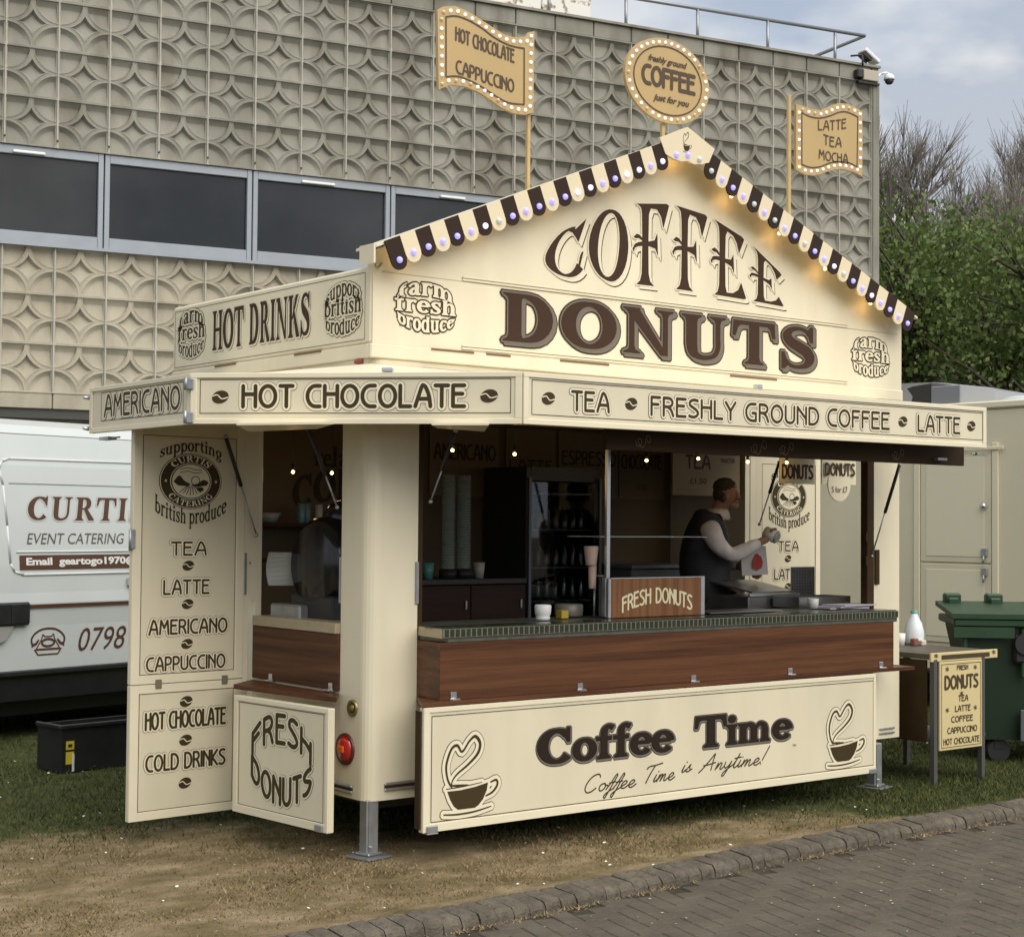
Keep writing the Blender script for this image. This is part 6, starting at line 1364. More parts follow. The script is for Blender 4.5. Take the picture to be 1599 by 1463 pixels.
# donut station on the right
t = thing('donut_fryer', (3.45, .62, 1.10), 'stainless donut fryer with an open sloping lid in front of the man', 'fryer'); ss = mat('stainless', (.34, .34, .33), .3, metal=.85, var=.2, vscale=9)
mb = MB(); mb.box(3.15, .45, 1.10, 3.62, .85, 1.20, bev=.006); mb.build('body', ss, t); mb = MB(); slab(mb, [(3.18, .45, 1.228), (3.58, .45, 1.228), (3.55, .80, 1.29), (3.15, .80, 1.29)], .012); mb.build('lid', ss, t); mb = MB(); mb.box(3.15, .44, 1.20, 3.62, .455, 1.215); mb.build('rim', chrome, t)
t = thing('wire_guard', (3.72, .5, 1.19), 'grey meshed splash guard right of the fryer', 'guard'); mb = MB(); mb.box(3.60, .50, 1.19, 3.83, .51, 1.38, bev=.01); mb.build('plate', mat('grey_guard', (.14, .14, .13), .5, metal=.4), t)
mb = MB()
for k in range(9): mb.tube((3.61+k*.026, .496, 1.195), (3.61+k*.026, .496, 1.375), .0022, n=4); mb.tube((3.605, .494, 1.20+k*.02), (3.825, .494, 1.20+k*.02), .0022, n=4)
mb.build('wires', gsm, t)
t = thing('donut_tray', (3.6, .3, 1.134), 'shallow metal tray on the counter at the right', 'tray'); mb = MB(); mb.box(3.34, .20, 1.134, 3.83, .42, 1.140); mb.box(3.34, .20, 1.1405, 3.83, .205, 1.20); mb.box(3.34, .415, 1.1405, 3.83, .42, 1.20); mb.box(3.34, .206, 1.1405, 3.345, .414, 1.20); mb.box(3.825, .206, 1.1405, 3.83, .414, 1.20); mb.build('pan', ss, t)
mb = MB(); mb.lathe((3.38, .12, 1.134), [(1e-4, 0), (.03, 0), (.036, .06), (.03, .062), (.028, .01), (1e-4, .01)], 14); top('cup', 'white cup in front of the metal tray', 'cup', mb, mat('white_cup2', (.62, .62, .60), .4))
for k in range(3):
    mb = MB(); a_ = R((-4, 5, 2)[k]); mb.box(-.17+.01*k, -.09, 0, .17, .09, .007, M=Matrix.Translation((3.56+.03*k, .06-.01*k, 1.134+.0085*k)) @ Matrix.Rotation(a_, 4, 'Z'))
    top('paper_bag_pile', ('lowest', 'middle', 'topmost')[k]+' flat pile of lilac white paper bags at the right of the counter', 'paper bags', mb, mat('lilac_paper', (.42, .40, .46), .7))
mb = MB(); mb.box(2.34, -.02, 1.1345, 2.95, .22, 1.142, bev=.002); top('steel_mat', 'flat steel plate on the counter right of the walnut sign', 'plate', mb, ss)
t = thing('service_hatch_unit', (2.9, 1.5, .43), 'dark cabinet with a grey lid behind the man', 'cabinet'); mb = MB(); mb.box(2.98, 1.35, .43, 3.62, 2.05, 1.35, bev=.01); mb.build('body', mat('cab_grey', (.09, .10, .11), .45), t); mb = MB(); mb.box(2.97, 1.34, 1.351, 3.63, 2.05, 1.375, bev=.004); mb.build('lid', gsm, t)

# ---------------------------------------------------------------- the man serving
U_ = Vector((.785, -.618, 0)); D_ = Vector((.619, .785, 0)); PB = Vector((3.22, .92, 0))
def pp(px_, py_, dep=0.): return PB+U_*((px_-1113)*.0042)+D_*dep+Vector((0, 0, 1.644-(py_-815)*.0042))
def skin(name, verts, edges, m, parent, sub=2, root=0):
    off = Vector(parent['_o']); me = bpy.data.meshes.new(name); me.from_pydata([tuple(v[0]-off) for v in verts], edges, [])
    bm = bmesh.new(); bm.from_mesh(me); bm.verts.layers.skin.verify(); bm.to_mesh(me); bm.free()
    o = bpy.data.objects.new(name, me); COL.objects.link(o)
    sk = o.modifiers.new('s', 'SKIN'); sk.use_smooth_shade = True
    sv = me.skin_vertices[0].data
    for i, v in enumerate(verts): sv[i].radius = v[1] if isinstance(v[1], tuple) else (v[1], v[1])
    for i in range(len(verts)): sv[i].use_root = (i == root)
    s2 = o.modifiers.new('b', 'SUBSURF'); s2.levels = sub; s2.render_levels = sub
    dg = bpy.context.evaluated_depsgraph_get(); m2 = bpy.data.meshes.new_from_object(o.evaluated_get(dg)); bpy.data.objects.remove(o)
    m2.materials.clear(); m2.materials.append(m); m2.polygons.foreach_set('use_smooth', [True]*len(m2.polygons))
    o = bpy.data.objects.new(name, m2); COL.objects.link(o); o.parent = parent; o['_o'] = tuple(off); return o
man = thing('person', tuple(Vector((3.22, .92, .42))), 'man in a dark body warmer over a white shirt, bent over a paper bag', 'person')
skm = mat('skin', (.30, .165, .11), .55); shirt = mat('white_shirt', (.74, .69, .66), .8, var=.25, vscale=10, bump=1., bscale=11); vest = mat('navy_vest', (.018, .018, .024), .7, var=.3, vscale=12, bump=.6, bscale=14); trou = mat('brown_apron', (.038, .022, .018), .8); hairm = mat('grey_hair', (.055, .045, .035), .9, var=.5, vscale=60, bump=1., bscale=90)
A_ = lambda px_, py_, d, r_: (pp(px_, py_, d), r_)
# body: pelvis, spine, neck, head, arms, legs
BV = [A_(1122, 950, 0, .07), A_(1118, 900, 0, .08), A_(1116, 850, 0, .10), A_(1119, 818, 0, .06), A_(1130, 797, 0, .045), A_(1140, 784, 0, .050), A_(1146, 770, 0, .078), A_(1148, 755, 0, .082), A_(1147, 745, 0, .062),
      A_(1114, 818, -.16, .035), A_(1128, 842, -.20, .034), A_(1150, 860, -.20, .034), A_(1178, 848, -.17, .034), A_(1200, 838, -.13, .026), A_(1211, 833, -.11, .030),
      A_(1122, 818, .16, .035), A_(1140, 845, .20, .034), A_(1158, 872, .17, .040), A_(1178, 880, .08, .030), A_(1188, 884, .02, .030),
      A_(1112, 965, -.08, .06), A_(1114, 1040, -.10, .055), A_(1112, 1098, -.10, .05), A_(1130, 965, .08, .06), A_(1130, 1040, .10, .055), A_(1128, 1098, .10, .05),
      A_(1124, 1104, -.10, .04), A_(1140, 1104, .10, .04)]
BE = [(0,1),(1,2),(2,3),(3,4),(4,5),(5,6),(6,7),(7,8),(3,9),(9,10),(10,11),(11,12),(12,13),(13,14),(3,15),(15,16),(16,17),(17,18),(18,19),(0,20),(20,21),(21,22),(0,23),(23,24),(24,25),(22,26),(25,27)]
skin('body', BV, BE, skm, man, 2)
# face: nose, brow, chin, ear as shaped pieces on the head (profile to the right)
mb = MB(); c = pp(1150, 764, 0)
def facept(u, d, z): return c+U_*u+D_*d+Vector((0, 0, z))
def blob(mb, ce, ru, rd, rz, n=10):
    vs = []
    for i in range(n):
        for j in range(7):
            a = 2*math.pi*i/n; b = -math.pi/2+math.pi*j/6; vs.append(ce+U_*(ru*math.cos(a)*math.cos(b))+D_*(rd*math.sin(a)*math.cos(b))+Vector((0, 0, rz*math.sin(b))))
    mb.add(vs, [(i*7+j, ((i+1) % n)*7+j, ((i+1) % n)*7+j+1, i*7+j+1) for i in range(n) for j in range(6)], 0, True)
blob(mb, facept(.060, 0, -.022), .026, .013, .020); blob(mb, facept(.046, 0, .008), .026, .050, .018); blob(mb, facept(.034, 0, -.078), .040, .040, .028); blob(mb, facept(.052, 0, -.054), .020, .024, .008); blob(mb, facept(-.014, -.080, -.022), .016, .009, .028); blob(mb, facept(-.014, .080, -.022), .016, .009, .028)
mb.build('face', skm, man)
mb = MB(); blob(mb, facept(-.020, 0, .040), .080, .080, .064, 16); blob(mb, facept(-.048, 0, -.006), .052, .074, .062, 16); blob(mb, facept(-.036, 0, -.045), .040, .066, .035, 14)
hb = mb.build('hair', hairm, man)
sk_v = [A_(1122, 948, 0, (.155, .17)), A_(1117, 905, 0, (.15, .18)), A_(1112, 860, 0, (.165, .19)), A_(1113, 822, 0, (.14, .17)), A_(1127, 800, 0, (.085, .10))]
skin('vest', sk_v+[A_(1113, 812, -.165, .080), A_(1119, 812, .165, .080)], [(0,1),(1,2),(2,3),(3,4),(3,5),(3,6)], vest, man, 2)
skin('sleeve', [A_(1112, 806, -.175, .088), A_(1124, 838, -.205, .066), A_(1134, 850, -.21, .060), A_(1150, 862, -.205, .052), A_(1164, 855, -.19, .054), A_(1176, 850, -.175, .045), A_(1196, 840, -.14, .036)], [(0,1),(1,2),(2,3),(3,4),(4,5),(5,6)], shirt, man, 2)
skin('sleeve', [A_(1120, 806, .175, .09), A_(1138, 842, .205, .074), A_(1156, 871, .175, .058), A_(1172, 878, .10, .046)], [(0,1),(1,2),(2,3)], shirt, man, 2)
mb = MB(); mb.lathe(pp(1134, 794, 0), [(.075, -.05), (.085, -.04), (.078, .0), (.066, .022), (.058, .018), (.06, -.01)], 18); mb.build('collar', shirt, man)
skin('apron', [A_(1135, 905, -.02, (.13, .17)), A_(1136, 960, -.02, (.15, .19)), A_(1134, 1020, -.02, (.15, .19))], [(0,1),(1,2)], trou, man, 2)
skin('trousers', [A_(1122, 955, 0, .15), A_(1112, 975, -.09, .11), A_(1113, 1040, -.10, .09), A_(1112, 1092, -.10, .07), A_(1130, 975, .09, .11), A_(1130, 1040, .10, .09), A_(1128, 1092, .10, .07)], [(0,1),(1,2),(2,3),(0,4),(4,5),(5,6)], vest, man, 2)
mb = MB(); 
for px_, d in ((1122, -.10), (1138, .10)): blob(mb, pp(px_, 1102, d)+Vector((0, 0, -.005)), .13, .05, .045)
mb.build('shoes', black, man)
def hand(px_, py_, d, dirs, name='fingers'):
    """fingers: short bent chains from the palm"""
    base = pp(px_, py_, d)
    for k, (f_, l_) in enumerate(zip(dirs, (.058, .075, .080, .074, .060))):
        a = base+Vector((0, 0, .026-.013*k)) if k else base+D_*-.02+Vector((0, 0, .03)); f1, f2 = f_; p1 = a+f1*l_*.5; p2 = p1+f2*l_*.5
        skin('finger', [(a, .011), (p1, .0095), (p2, .008)], [(0, 1), (1, 2)], skm, man, 1)
f1 = (U_*.9+Vector((0, 0, .1))).normalized(); f2 = (U_*.5+D_*.8).normalized(); th_ = ((U_*.6+Vector((0, 0, .8))).normalized(), (U_*.9+D_*.3).normalized())
hand(1212, 832, -.115, [th_]+[(f1, f2)]*4)
f3 = (U_*.5+Vector((0, 0, -.3))-D_*.2).normalized(); f4 = (U_*.6-D_*.6+Vector((0, 0, -.1))).normalized(); hand(1188, 886, -.0, [((-D_*.5+Vector((0, 0, .8))).normalized(), (U_*.2+Vector((0, 0, .9))).normalized())]+[(f3, f4)]*4)
# paper bag and sugar shaker
mb = MB(); q = lambda px_, py_, d: tuple(pp(px_, py_, d))
a = [q(1168, 843, -.06), q(1207, 846, -.08), q(1207, 846, .05), q(1168, 843, .06)]; b = [q(1172, 893, -.035), q(1212, 890, -.05), q(1212, 890, .01), q(1172, 893, .03)]
mb.add(b+a, [(0, 3, 2, 1), (0, 1, 5, 4), (1, 2, 6, 5), (2, 3, 7, 6), (3, 0, 4, 7)]); t = thing('paper_bag', tuple(pp(1190, 893, 0)), 'white paper donut bag with red print, held by the man', 'paper bag'); pb_ = mb.build('bag', mat('white_paper', (.68, .64, .60), .8), t, recalc=False)
mb = MB(); e0 = pp(1195, 868, -.052); u_ = U_; n_ = -D_
fr = lambda u, v, w=0.: e0+U_*u+Vector((0, 0, v))-D_*(w+.012)+D_*(.1*(-v))*.3
red = mat('red_print', (.42, .05, .04), .7); mb2 = MB(); cr_ = [(.0, -.065), (.028, -.05), (.035, -.01), (.018, .035), (0, .048), (-.018, .035), (-.035, -.01), (-.03, -.05)]; lay(mb2, [('p', cr_, 0)], fr, [(0, 0, (0, 0))])
for k in range(5): a_ = R(40+25*k); lay(mb2, [('m', [(.055*math.cos(a_), .02+.05*math.sin(a_)), (.066*math.cos(a_), .02+.062*math.sin(a_))], .003)], fr, [(0, 0, (0, 0))])
mb2.build('print', red, pb_, recalc=False)
ax = (U_*.75-D_*.55+Vector((0, 0, -.35))).normalized(); c0 = pp(1216, 829, -.10); mb = MB(); mb.tube(c0-ax*.05, c0+ax*.035, .042, .044, 20); t = thing('sugar_shaker', tuple(c0), 'white sugar shaker tipped over the paper bag in the man\'s hand', 'shaker'); mb.build('body', mat('shaker_white', (.74, .76, .68), .35), t)
mb = MB(); mb.tube(c0+ax*.0355, c0+ax*.047, .044, .030, 20); mb.build('cap', mat('shaker_cap', (.45, .5, .45), .4), t)

# ---------------------------------------------------------------- white panel van
VA = R(15); vd = (math.cos(VA), math.sin(VA)); V0 = (.082, 5.027); fv = vplane(V0, (V0[0]+vd[0], V0[1]+vd[1]))
van = thing('panel_van', tuple(fv(.4, 0, -1.0)), 'white catering van with brown lettering parked behind the side door', 'van')
vw = mat('van_white', (.56, .60, .60), .25, coat=.4, var=.04, vscale=2)
zs = [(.50, .06), (.56, .0), (.85, -.0), (1.02, .012), (1.10, -.0), (1.30, -.012), (1.70, -.05), (2.05, -.09), (2.28, -.14), (2.36, -.20), (2.41, -.34), (2.43, -.60), (2.44, -1.0)]
ua, ub = -4.6, 2.9; mb = MB(); vs = []
for u in (ua, ub):
    for z, w in zs: vs.append(fv(u, z, w if z > .55 else 0.))
n_ = len(zs); fsx = [(i, n_+i, n_+i+1, i+1) for i in range(n_-1)]; mb.add(vs, fsx, 0, False)
mb.add([fv(ua, .5, 0), fv(ub, .5, 0), fv(ub, .5, -1.9), fv(ua, .5, -1.9)], [(0, 1, 2, 3)]); mb.add([fv(ua, 2.44, -1.0), fv(ub, 2.44, -1.0), fv(ub, 2.3, -1.9), fv(ua, 2.3, -1.9), fv(ua, .5, -1.9), fv(ub, .5, -1.9)], [(0, 1, 2, 3), (3, 2, 5, 4)])
mb.add([fv(ub, z, w) for z, w in zs]+[fv(ub, 2.3, -1.9), fv(ub, .5, -1.9)], [tuple(range(n_+2))]); mb.add([fv(ua, z, w) for z, w in zs]+[fv(ua, 2.3, -1.9), fv(ua, .5, -1.9)], [tuple(range(n_+2))[::-1]])
vb_ = mb.build('body', vw, van)
def wsurf(z):
    for (z0, w0), (z1, w1) in zip(zs[:-1], zs[1:]):
        if z0 <= z <= z1: return w0+(w1-w0)*(z-z0)/(z1-z0)
    return 0
fvs = lambda u, v, w=0.: fv(u, v, wsurf(v)+w)
# pressed panel and seams
def bandstrip(mb, u0, v0, u1, v1, w0=.002, th=.01, nu=10, mi=0):
    nv_ = max(1, int((v1-v0)/.05)); 
    for j in range(nv_):
        a, b = v0+(v1-v0)*j/nv_, v0+(v1-v0)*(j+1)/nv_
        mb.add([fvs(u0, a, w0), fvs(u1, a, w0), fvs(u1, b, w0), fvs(u0, b, w0)], [(0, 1, 2, 3)], mi)
seam = mat('van_seam', (.16, .17, .17), .5)
mb = MB(); bandstrip(mb, -2.2, 2.287, 1.85, 2.294, .003); bandstrip(mb, .10, 1.912, 1.85, 1.918, .003); mb.build('seam', seam, van, recalc=False)
press = [(.18, 1.20), (1.85, 1.20), (1.85, 1.24), (.22, 1.24), (.16, 1.30), (.13, 1.42), (.095, 1.42), (.10, 1.27), (.13, 1.22)]
def ridge(pts, r_): 
    mb = MB(); P_ = [fvs(u, v, 0) for u, v in pts]
    for a, b in zip(P_[:-1], P_[1:]): mb.tube(a, b, r_, n=8)
    return mb
ridge([(1.88, 1.235), (.20, 1.235), (.12, 1.26), (.085, 1.32), (.07, 1.6), (.05, 1.9), (.02, 2.02), (.05, 2.08), (.12, 2.10), (1.88, 2.11)], .010).build('pressing', vw, van)
ridge([(1.88, 1.405), (.14, 1.405)], .008).build('pressing', vw, van)
mb = MB(); mb.add([fv(ua+.1, .515, .004), fv(ub, .515, .004), fv(ub, .30, -.03), fv(ua+.1, .30, -.03)], [(3, 2, 1, 0)]); vbox(mb, fv, ua+.1, .485, ub, .53, .004, .03, bev=.01); mb.build('sill', blackp, van)
mb = MB()
for k, (u, x) in enumerate(((-2.9, 0), )): pass
for u in (-3.6, 2.2): 
    c_ = fv(u, .34, -.16); M_ = Matrix.Rotation(VA, 3, 'Z').to_4x4(); mb = MB(); mb.lathe(c_, [(.0, -.10), (.2, -.10), (.31, -.09), (.34, -.04), (.34, .06), (.3, .1), (0, .1)], 28, axis='Y', M=M_); w_ = mb.build('wheel', black, van)
    mb = MB(); mb.lathe(c_, [(0, -.105), (.16, -.108), (.2, -.102)], 20, axis='Y', M=M_); mb.build('rim', steel, van)
mb = MB(); vbox(mb, fv, -.22, .865, .235, 1.035, .012, .045, bev=.02); vbox(mb, fv, .06, .88, .14, 1.02, .046, .052, bev=.004); h_ = mb.build('hinge_cover', blackp, van)
mb = MB(); vbox(mb, fv, ua+.3, .17, ub-.1, .495, -.22, -1.7); mb.build('under_van_block', black, van)  # added dark box, keeps the space under the van dark
mb = MB(); mb.prism([(-.25, .86), (-.20, .76), (-.08, .72), (.03, .76), (.10, .86)], .011, .028, fr=lambda u, v, w: fv(u, v, w)); mb.tube(fv(-.05, .84, .028), fv(-.05, .84, .036), .012); mb.build('filler_flap', mat('grey_flap', (.32, .32, .30), .4), van)
mb = MB(); vbox(mb, fv, 1.17, 1.13, 1.26, 1.20, 0, .03, bev=.006); mb.build('handle', chrome, van)
VL = [mat('van_brown', (.085, .036, .018), .5), mat('van_grey', (.10, .085, .08), .4), mat('van_text_white', (.72, .72, .70), .4), mat('van_outline', (.42, .28, .20), .5), vw]
mb = MB(); bandstrip(mb, .225, .985, 1.85, 1.012, .012, mi=0); bandstrip(mb, .165, 1.270, 1.85, 1.380, .0035, mi=0)
pr, wd = layout('CURTIS', SF, .10); lay(mb, draw(pr, (.262, 1.642, 1.40, 1.822), wd, None, .1, .18), fvs, [(.010, 3, (0, 0)), (.0085, 4, (0, 0)), (0, 0, (0, 0))], .002)
bmesh_text('EVENT CATERING', .1, fvs, (.236, 1.462, 1.163, 1.545), 1, mb, .25)
bmesh_text('Email  geartogo1970@hotmail', .1, lambda u, v, w=0.: fvs(u, v, w+.003), (.222, 1.288, 1.62, 1.365), 2, mb, 0, .004)
bmesh_text('0798', .1, fvs, (.705, .640, 1.17, .818), 0, mb, .28, .0)
ph = lambda x, y: (.274+x*.30, .625+y*.21)
P_ = [('m', [ph(*a) for a in smooth([(.02,.42),(.0,.62),(.12,.82),(.34,.95),(.66,.95),(.88,.82),(1.,.62),(.98,.42)],4)], .008), ('p', [ph(*a) for a in ((.0,.46),(.0,.30),(.16,.40),(.24,.56),(.2,.60),(.1,.46))], 0), ('p', [ph(*a) for a in ((1.,.46),(1.,.30),(.84,.40),(.76,.56),(.8,.60),(.9,.46))], 0),
      ('m', [ph(*a) for a in ((.34,.76),(.30,.58),(.14,.24),(.86,.24),(.70,.58),(.66,.76),(.60,.68),(.40,.68),(.34,.76))], .005), ('m', [ph(.5+.19*math.cos(R(a)), .46+.13*math.sin(R(a))) for a in range(0, 361, 24)], .009), ('m', [ph(*a) for a in ((.10,.22),(.20,.04),(.80,.04),(.90,.22),(.10,.22))], .006)]
lay(mb, P_, fvs, [(0, 0, (0, 0))], .002)
mb.build('lettering', VL, vb_, recalc=False)
# black tub under the van
t = thing('plastic_tub', (.35, 3.9, 0), 'large black plastic tub with a yellow label standing on the grass by the van', 'tub'); ft = vplane((-.10, 3.45), (.9, 3.60)); mb = MB()
vbox(mb, ft, 0, .005, 1.1, .30, 0, -.02); vbox(mb, ft, 0, .005, .02, .30, -.0201, -.3); vbox(mb, ft, 1.08, .005, 1.1, .30, -.0201, -.3); vbox(mb, ft, .0201, .005, 1.0799, .30, -.28, -.3); vbox(mb, ft, .0201, .005, 1.0799, .02, -.0202, -.279); mb.build('shell', blackp, t)
mb = MB(); vbox(mb, ft, -.02, .285, 1.12, .315, .015, -.001, bev=.006); vbox(mb, ft, -.02, .285, -.0005, .315, -.002, -.3, bev=.006); mb.build('rim', blackp, t)
mb = MB(); vbox(mb, ft, .03, .055, .09, .135, .0002, .002, mi=0); vbox(mb, ft, .03, .15, .09, .205, .0002, .002, mi=0); vbox(mb, ft, .075, .005, .092, .12, .0022, .0035, mi=1); vbox(mb, ft, .045, .165, .075, .185, .0022, .0035, mi=2); mb.build('label', [mat('label_yellow', (.62, .50, .04), .5), mat('label_white', (.7, .7, .7), .5), black], t)

# ---------------------------------------------------------------- second cream trailer on the right
rt = thing('cream_trailer', (8, 0, 0), 'plain cream box trailer with a split side door, parked behind the kiosk on the right', 'trailer'); dull = mat('dull_cream', (.74, .68, .50), .5, var=.10, vscale=1.2); dullt = mat('dull_cream_trim', (.78, .72, .54), .5); XR = 7.0
fx = vplane((XR, 6), (XR, -6)); UX = lambda y: 6-y
mb = MB(); vbox(mb, fx, UX(3.6), .42, UX(-3.2), 2.615, 0, -2.2, bev=.02); mb.build('body', dull, rt)
mb = MB(); vbox(mb, fx, UX(3.62), 2.612, UX(-3.22), 2.675, .02, -2.2, bev=.012); vbox(mb, fx, UX(2.16), .655, UX(2.10), 2.33, .001, .018, bev=.004); vbox(mb, fx, UX(1.37), .655, UX(1.31), 2.33, .001, .018, bev=.004); vbox(mb, fx, UX(2.2), 2.27, UX(1.25), 2.30, .019, .030, bev=.004); mb.build('trim', dullt, rt)
for z0, z1 in ((1.34, 2.26), (.665, 1.325)):
    mb = MB(); vbox(mb, fx, UX(2.09), z0, UX(1.385), z1, .001, .012, bev=.004); d_ = mb.build('door', dull, rt)
    mb = MB(); vbox(mb, fx, UX(2.03), z0+.05, UX(1.445), z1-.045, .0121, .016, bev=.003); mb.build('inset', dullt, d_)
    mb = MB(); zc = 1.43 if z0 > 1 else 1.27; vbox(mb, fx, UX(1.47), zc-.035, UX(1.41), zc+.03, .0165, .03, bev=.004); mb.tube(fx(UX(1.44), zc-.03, .032), fx(UX(1.44), zc-.09, .036), .008); mb.build('latch', steel, d_)
mb = MB(); mb.lathe(fx(UX(1.445), 1.81, .017), [(.028, 0), (.026, -.02), (.014, -.032), (0, -.034)], 16, axis='X'); mb.build('knob', chrome, rt)
mb = MB(); vbox(mb, fx, UX(3.6), .60, UX(-3.2), .625, .0205, .028); vbox(mb, fx, UX(3.6), .40, UX(-3.2), .42, .01, -2.2); mb.build('stripe', darkbr, rt)
gm_ = mat('grey_vent', (.26, .27, .29), .5)
mb = MB(); mb.box(XR+.01, 1.70, 2.676, XR+.5, 2.0, 2.83, bev=.006); v_ = mb.build('roof_vent', gm_, rt)
mb = MB(); mb.prism([(2.001, 2.68), (2.22, 2.68), (2.20, 2.76), (2.26, 2.83), (2.20, 2.845), (2.001, 2.86)], XR+.02, XR+.45, fr=lambda u, v, w: (w, u, v)); mb.build('cowl', mat('dark_cowl', (.05, .045, .04), .6), v_)
mb = MB(); mb.prism([(1.92, 2.68), (3.4, 2.68), (3.4, 2.96), (2.4, 2.93), (1.95, 2.84)], XR+.6, XR+1.4, fr=lambda u, v, w: (w, u, v)); mb.build('roof_box', gm_, rt)
mb = MB(); mb.lathe((XR+.30, 1.22, 2.676), [(.26, 0), (.25, .02), (.18, .04), (.09, .05), (1e-4, .055)], 24); mb.build('roof_light', mat('dome_light', (.55, .60, .62), .25), rt)
mb = MB(); mb.lathe((XR+.35, 2.6, .33), [(0, -.1), (.2, -.1), (.31, -.08), (.33, 0), (.31, .08), (0, .1)], 24, axis='X'); mb.lathe((XR+.35, -1.2, .33), [(0, -.1), (.2, -.1), (.31, -.08), (.33, 0), (.31, .08), (0, .1)], 24, axis='X'); mb.build('wheel', black, rt)

rt.location = (8.87, .4726, -.1); rt.scale = (1.07, 1.07, 1.07)
# ---------------------------------------------------------------- wheelie bin
gr = mat('bin_green', (.018, .055, .022), .42, var=.2, vscale=4); grd = mat('bin_green_dark', (.012, .030, .014), .5)
tbin = t = thing('wheeled_bin', (5.8, .8, 0), 'large dark green four wheeled bin with a flat lid at the right edge', 'bin')
x0, x1, y0, y1 = 5.8+.17-.0, 5.8+1.37, .8+.10, .8+.72
mb = MB(); lo = [(x0+.06, y0+.05, .16), (x1-.06, y0+.05, .16), (x1-.06, y1-.05, .16), (x0+.06, y1-.05, .16)]; hi = [(x0-.10, y0-.04, .93), (x1+.10, y0-.04, .93), (x1+.1, y1+.04, .93), (x0-.10, y1+.04, .93)]; h2 = [(p[0], p[1], 1.02) for p in hi]
mb.add(lo+hi+h2, [(3, 2, 1, 0)]+[(i, (i+1) % 4, 4+(i+1) % 4, 4+i) for i in range(4)]+[(4+i, 4+(i+1) % 4, 8+(i+1) % 4, 8+i) for i in range(4)]+[(8, 9, 10, 11)]); b_ = mb.build('body', grd, t)
mb = MB(); mb.box(x0-.16, y0-.09, .955, x1+.16, y0-.041, 1.01, bev=.01); mb.box(x0-.15, y0-.04, .955, x0-.101, y1+.05, 1.01, bev=.01)
for k in range(4): mb.box(x0-.10+.40*k, y0-.07, .60, x0-.06+.40*k, y0-.0405, .954, bev=.01)
mb.box(x0-.16, y0-.10, .88, x0+.25, y0-.091, .954); mb.build('rim', gr, b_)
mb = MB(); slab(mb, [(x0-.17, y0-.10, 1.045), (x1+.17, y0-.10, 1.045), (x1+.17, y1+.06, 1.10), (x0-.17, y1+.06, 1.10)][::1], .034); l_ = mb.build('lid', gr, t)
for k in (0, 1, 2): mb = MB(); mb.box(x0-.12+.30*k, y1-.06, 1.08, x0+.00+.30*k, y1+.05, 1.16, bev=.012); mb.box(x0-.10+.30*k, y1-.10, 1.08, x0-.02+.30*k, y1-.0605, 1.13, bev=.01); mb.build('lid_hinge', gr, l_)
mb = MB(); mb.tube((x0+.33, y0-.10, .84), (x0+.33, y0-.04, .84), .075, n=18); mb.box(x0+.25, y0-.08, .70, x0+.42, y0-.03, .90, bev=.02); mb.build('trunnion', black, t)
mb = MB(); mb.box(x0+.30, y0-.045, .16, x0+.62, y0-.02, .38, bev=.005); mb.box(x0+.44, y0-.055, .20, x0+.50, y0-.046, .34); mb.build('plate', mat('grey_plate', (.10, .11, .115), .4), t)
for xx in (x0+.18, x1-.18):
    for yy in (y0+.12, y1-.12): mb = MB(); mb.tube((xx, yy-.03, .08), (xx, yy+.03, .08), .078, n=18); mb.box(xx-.03, yy-.035, .09, xx+.03, yy+.035, .16); mb.build('castor', black, t)

tbin.location = (5.07, .33, 0); tbin.rotation_euler = (0, 0, R(-44))
# ---------------------------------------------------------------- side table with its price board
t = thing('side_table', (4.5, .15, 0), 'brown serving table on thin legs with a cream menu board on its front', 'table'); tb = mat('table_top_brown', (.10, .078, .052), .5, var=.2, vscale=8); leg = mat('leg_grey', (.075, .075, .07), .5)
mb = MB(); mb.box(4.17, -.17, .80, 4.86, .62, .835, bev=.003); mb.build('top', tb, t)
for x, y in ((4.20, -.17), (4.70, -.17), (4.20, .50), (4.78, .50)): mb = MB(); mb.box(x-.017, y-.017, .0, x+.017, y+.017, .80); mb.build('leg', leg, t)
mb = MB(); mb.box(4.175, -.13, .27, 4.19, .46, .795); mb.build('side_panel', darkbr, t); mb = MB(); mb.box(4.19, -.13, .27, 4.80, .46, .29); mb.build('shelf', mat('shelf_grey', (.16, .15, .13), .5), t); mb = MB(); mb.box(4.22, -.16, .26, 4.70, -.15, .795); mb.build('back_board', darkbr, t)
mb = MB(); mb.box(4.155, -.185, .785, 4.86, -.171, .842, bev=.003); e_ = mb.build('edge_board', mat('cream_yellow', (.60, .50, .26), .5), t)
ft_ = vplane((0, -.1855), (1, -.1855)); TT = [mat('print_brown', (.06, .04, .02), .5)]
mb = MB(); lay(mb, [('p', [(4.26, .797), (4.77, .797), (4.77, .826), (4.26, .826)], 0)], ft_, [(0, 0, (0, 0))])
for x in (4.205, 4.815): write(mb, '*', NV, ft_, (x-.018, .793, x+.018, .85), [(0, 0, (0, 0))], pen=.10)
mb.build('lettering', TT, e_, recalc=False)
mb = MB(); mb.box(4.24, -.188, .215, 4.685, -.172, .782, bev=.003); s_ = mb.build('menu_board', MATS['cream_yellow'], t); ft_ = vplane((0, -.1885), (1, -.1885)); mb = MB(); frame_line(mb, ft_, 4.255, .232, 4.67, .768, .004, 0)
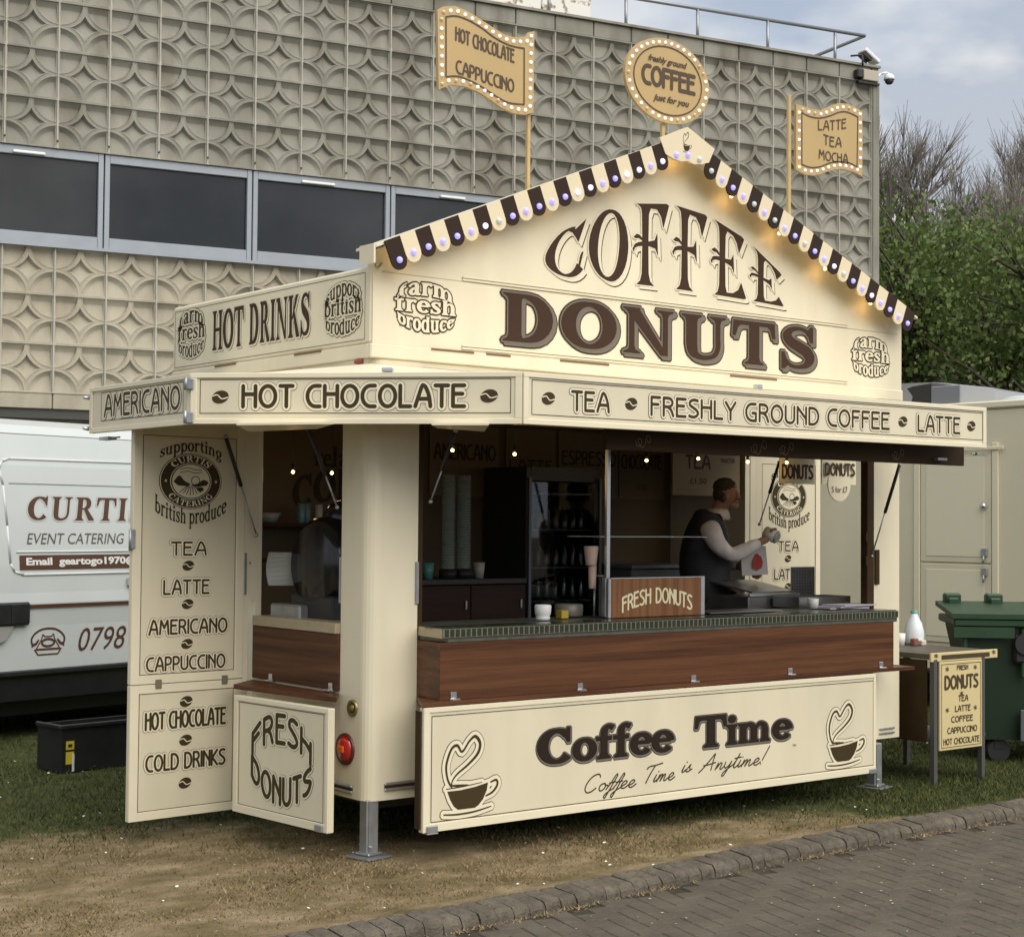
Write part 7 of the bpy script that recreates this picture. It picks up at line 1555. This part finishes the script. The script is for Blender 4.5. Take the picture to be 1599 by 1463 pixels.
for tx, a, b, z, h_, p_ in (('FRESH', 4.415, 4.535, .722, .034, .26), ('DONUTS', 4.285, 4.645, .600, .095, .24), ('TEA', 4.43, 4.535, .520, .042, .24), ('LATTE', 4.395, 4.56, .455, .042, .24), ('COFFEE', 4.355, 4.585, .388, .042, .24), ('CAPPUCCINO', 4.315, 4.63, .318, .042, .22), ('HOT CHOCOLATE', 4.275, 4.655, .248, .042, .22)):
    nv(mb, tx, ft_, (a, z, b, z+h_), [(0, 0, (0, 0))], p_)
for x, z in ((4.315, .715), (4.61, .715), (4.465, .552), (4.315, .452), (4.61, .452)): write(mb, '*', NV, ft_, (x-.016, z-.012, x+.016, z+.045), [(0, 0, (0, 0))], pen=.10)
mb.build('lettering', TT, s_, recalc=False)
mb = MB(); mb.lathe((4.76, .42, .8355), [(1e-4, 0), (.062, 0), (.068, .02), (.068, .09), (.052, .15), (.026, .20), (.022, .215), (1e-4, .215)], 20); t = thing('milk_bottle', (4.76, .42, .8355), 'big plastic milk bottle with a green cap on the side table', 'bottle'); mb.build('bottle', mat('milk_white', (.70, .76, .80), .35), t); mb = MB(); mb.lathe((4.76, .42, 1.051), [(.024, 0), (.024, .02), (1e-4, .021)], 14); mb.build('cap', mat('cap_green', (.10, .32, .25), .4), t)
mb = MB(); mb.tube((4.60, .42, .8355), (4.60, .42, .92), .035, .042, 16); top('cup', 'white cup on the side table, left of the milk bottle', 'cup', mb, MATS['white_cup'])
for k, (x, y, c_) in enumerate(((4.66, .34, (.20, .08, .05)), (4.72, .32, (.55, .50, .45)))):
    mb = MB(); mb.box(x, y, .8355, x+.05, y+.04, .885-.012*k, M=None, bev=.006); top('sugar_packet', ('brown', 'pale')[k]+' crumpled packet in front of the milk bottle', 'packet', mb, mat('packet%d' % k, c_, .6))

# ---------------------------------------------------------------- trees
leafy_tree((14.6, 8.0, 0), 8.6, 3, 'leafy green tree just right of the concrete building')
leafy_tree((16.9, 6.4, 0), 8.8, 5, 'leafy green tree at the right edge of the view')
leafy_tree((18.5, 9.6, 0), 9.0, 8, 'leafy green tree set back between the two nearer leafy ones')
bare_tree((20.4, 12.9, 0), 10.4, 4, 'bare branched tree rising behind the leafy trees, nearest the concrete building')
bare_tree((22.0, 12.6, 0), 10.0, 14, 'bare branched tree behind the leafy trees, middle one of the three')
bare_tree((24.5, 12.2, 0), 9.4, 9, 'bare branched tree behind the leafy trees, near the right edge')
for o in bpy.data.objects:
    if '_o' in o: del o['_o']
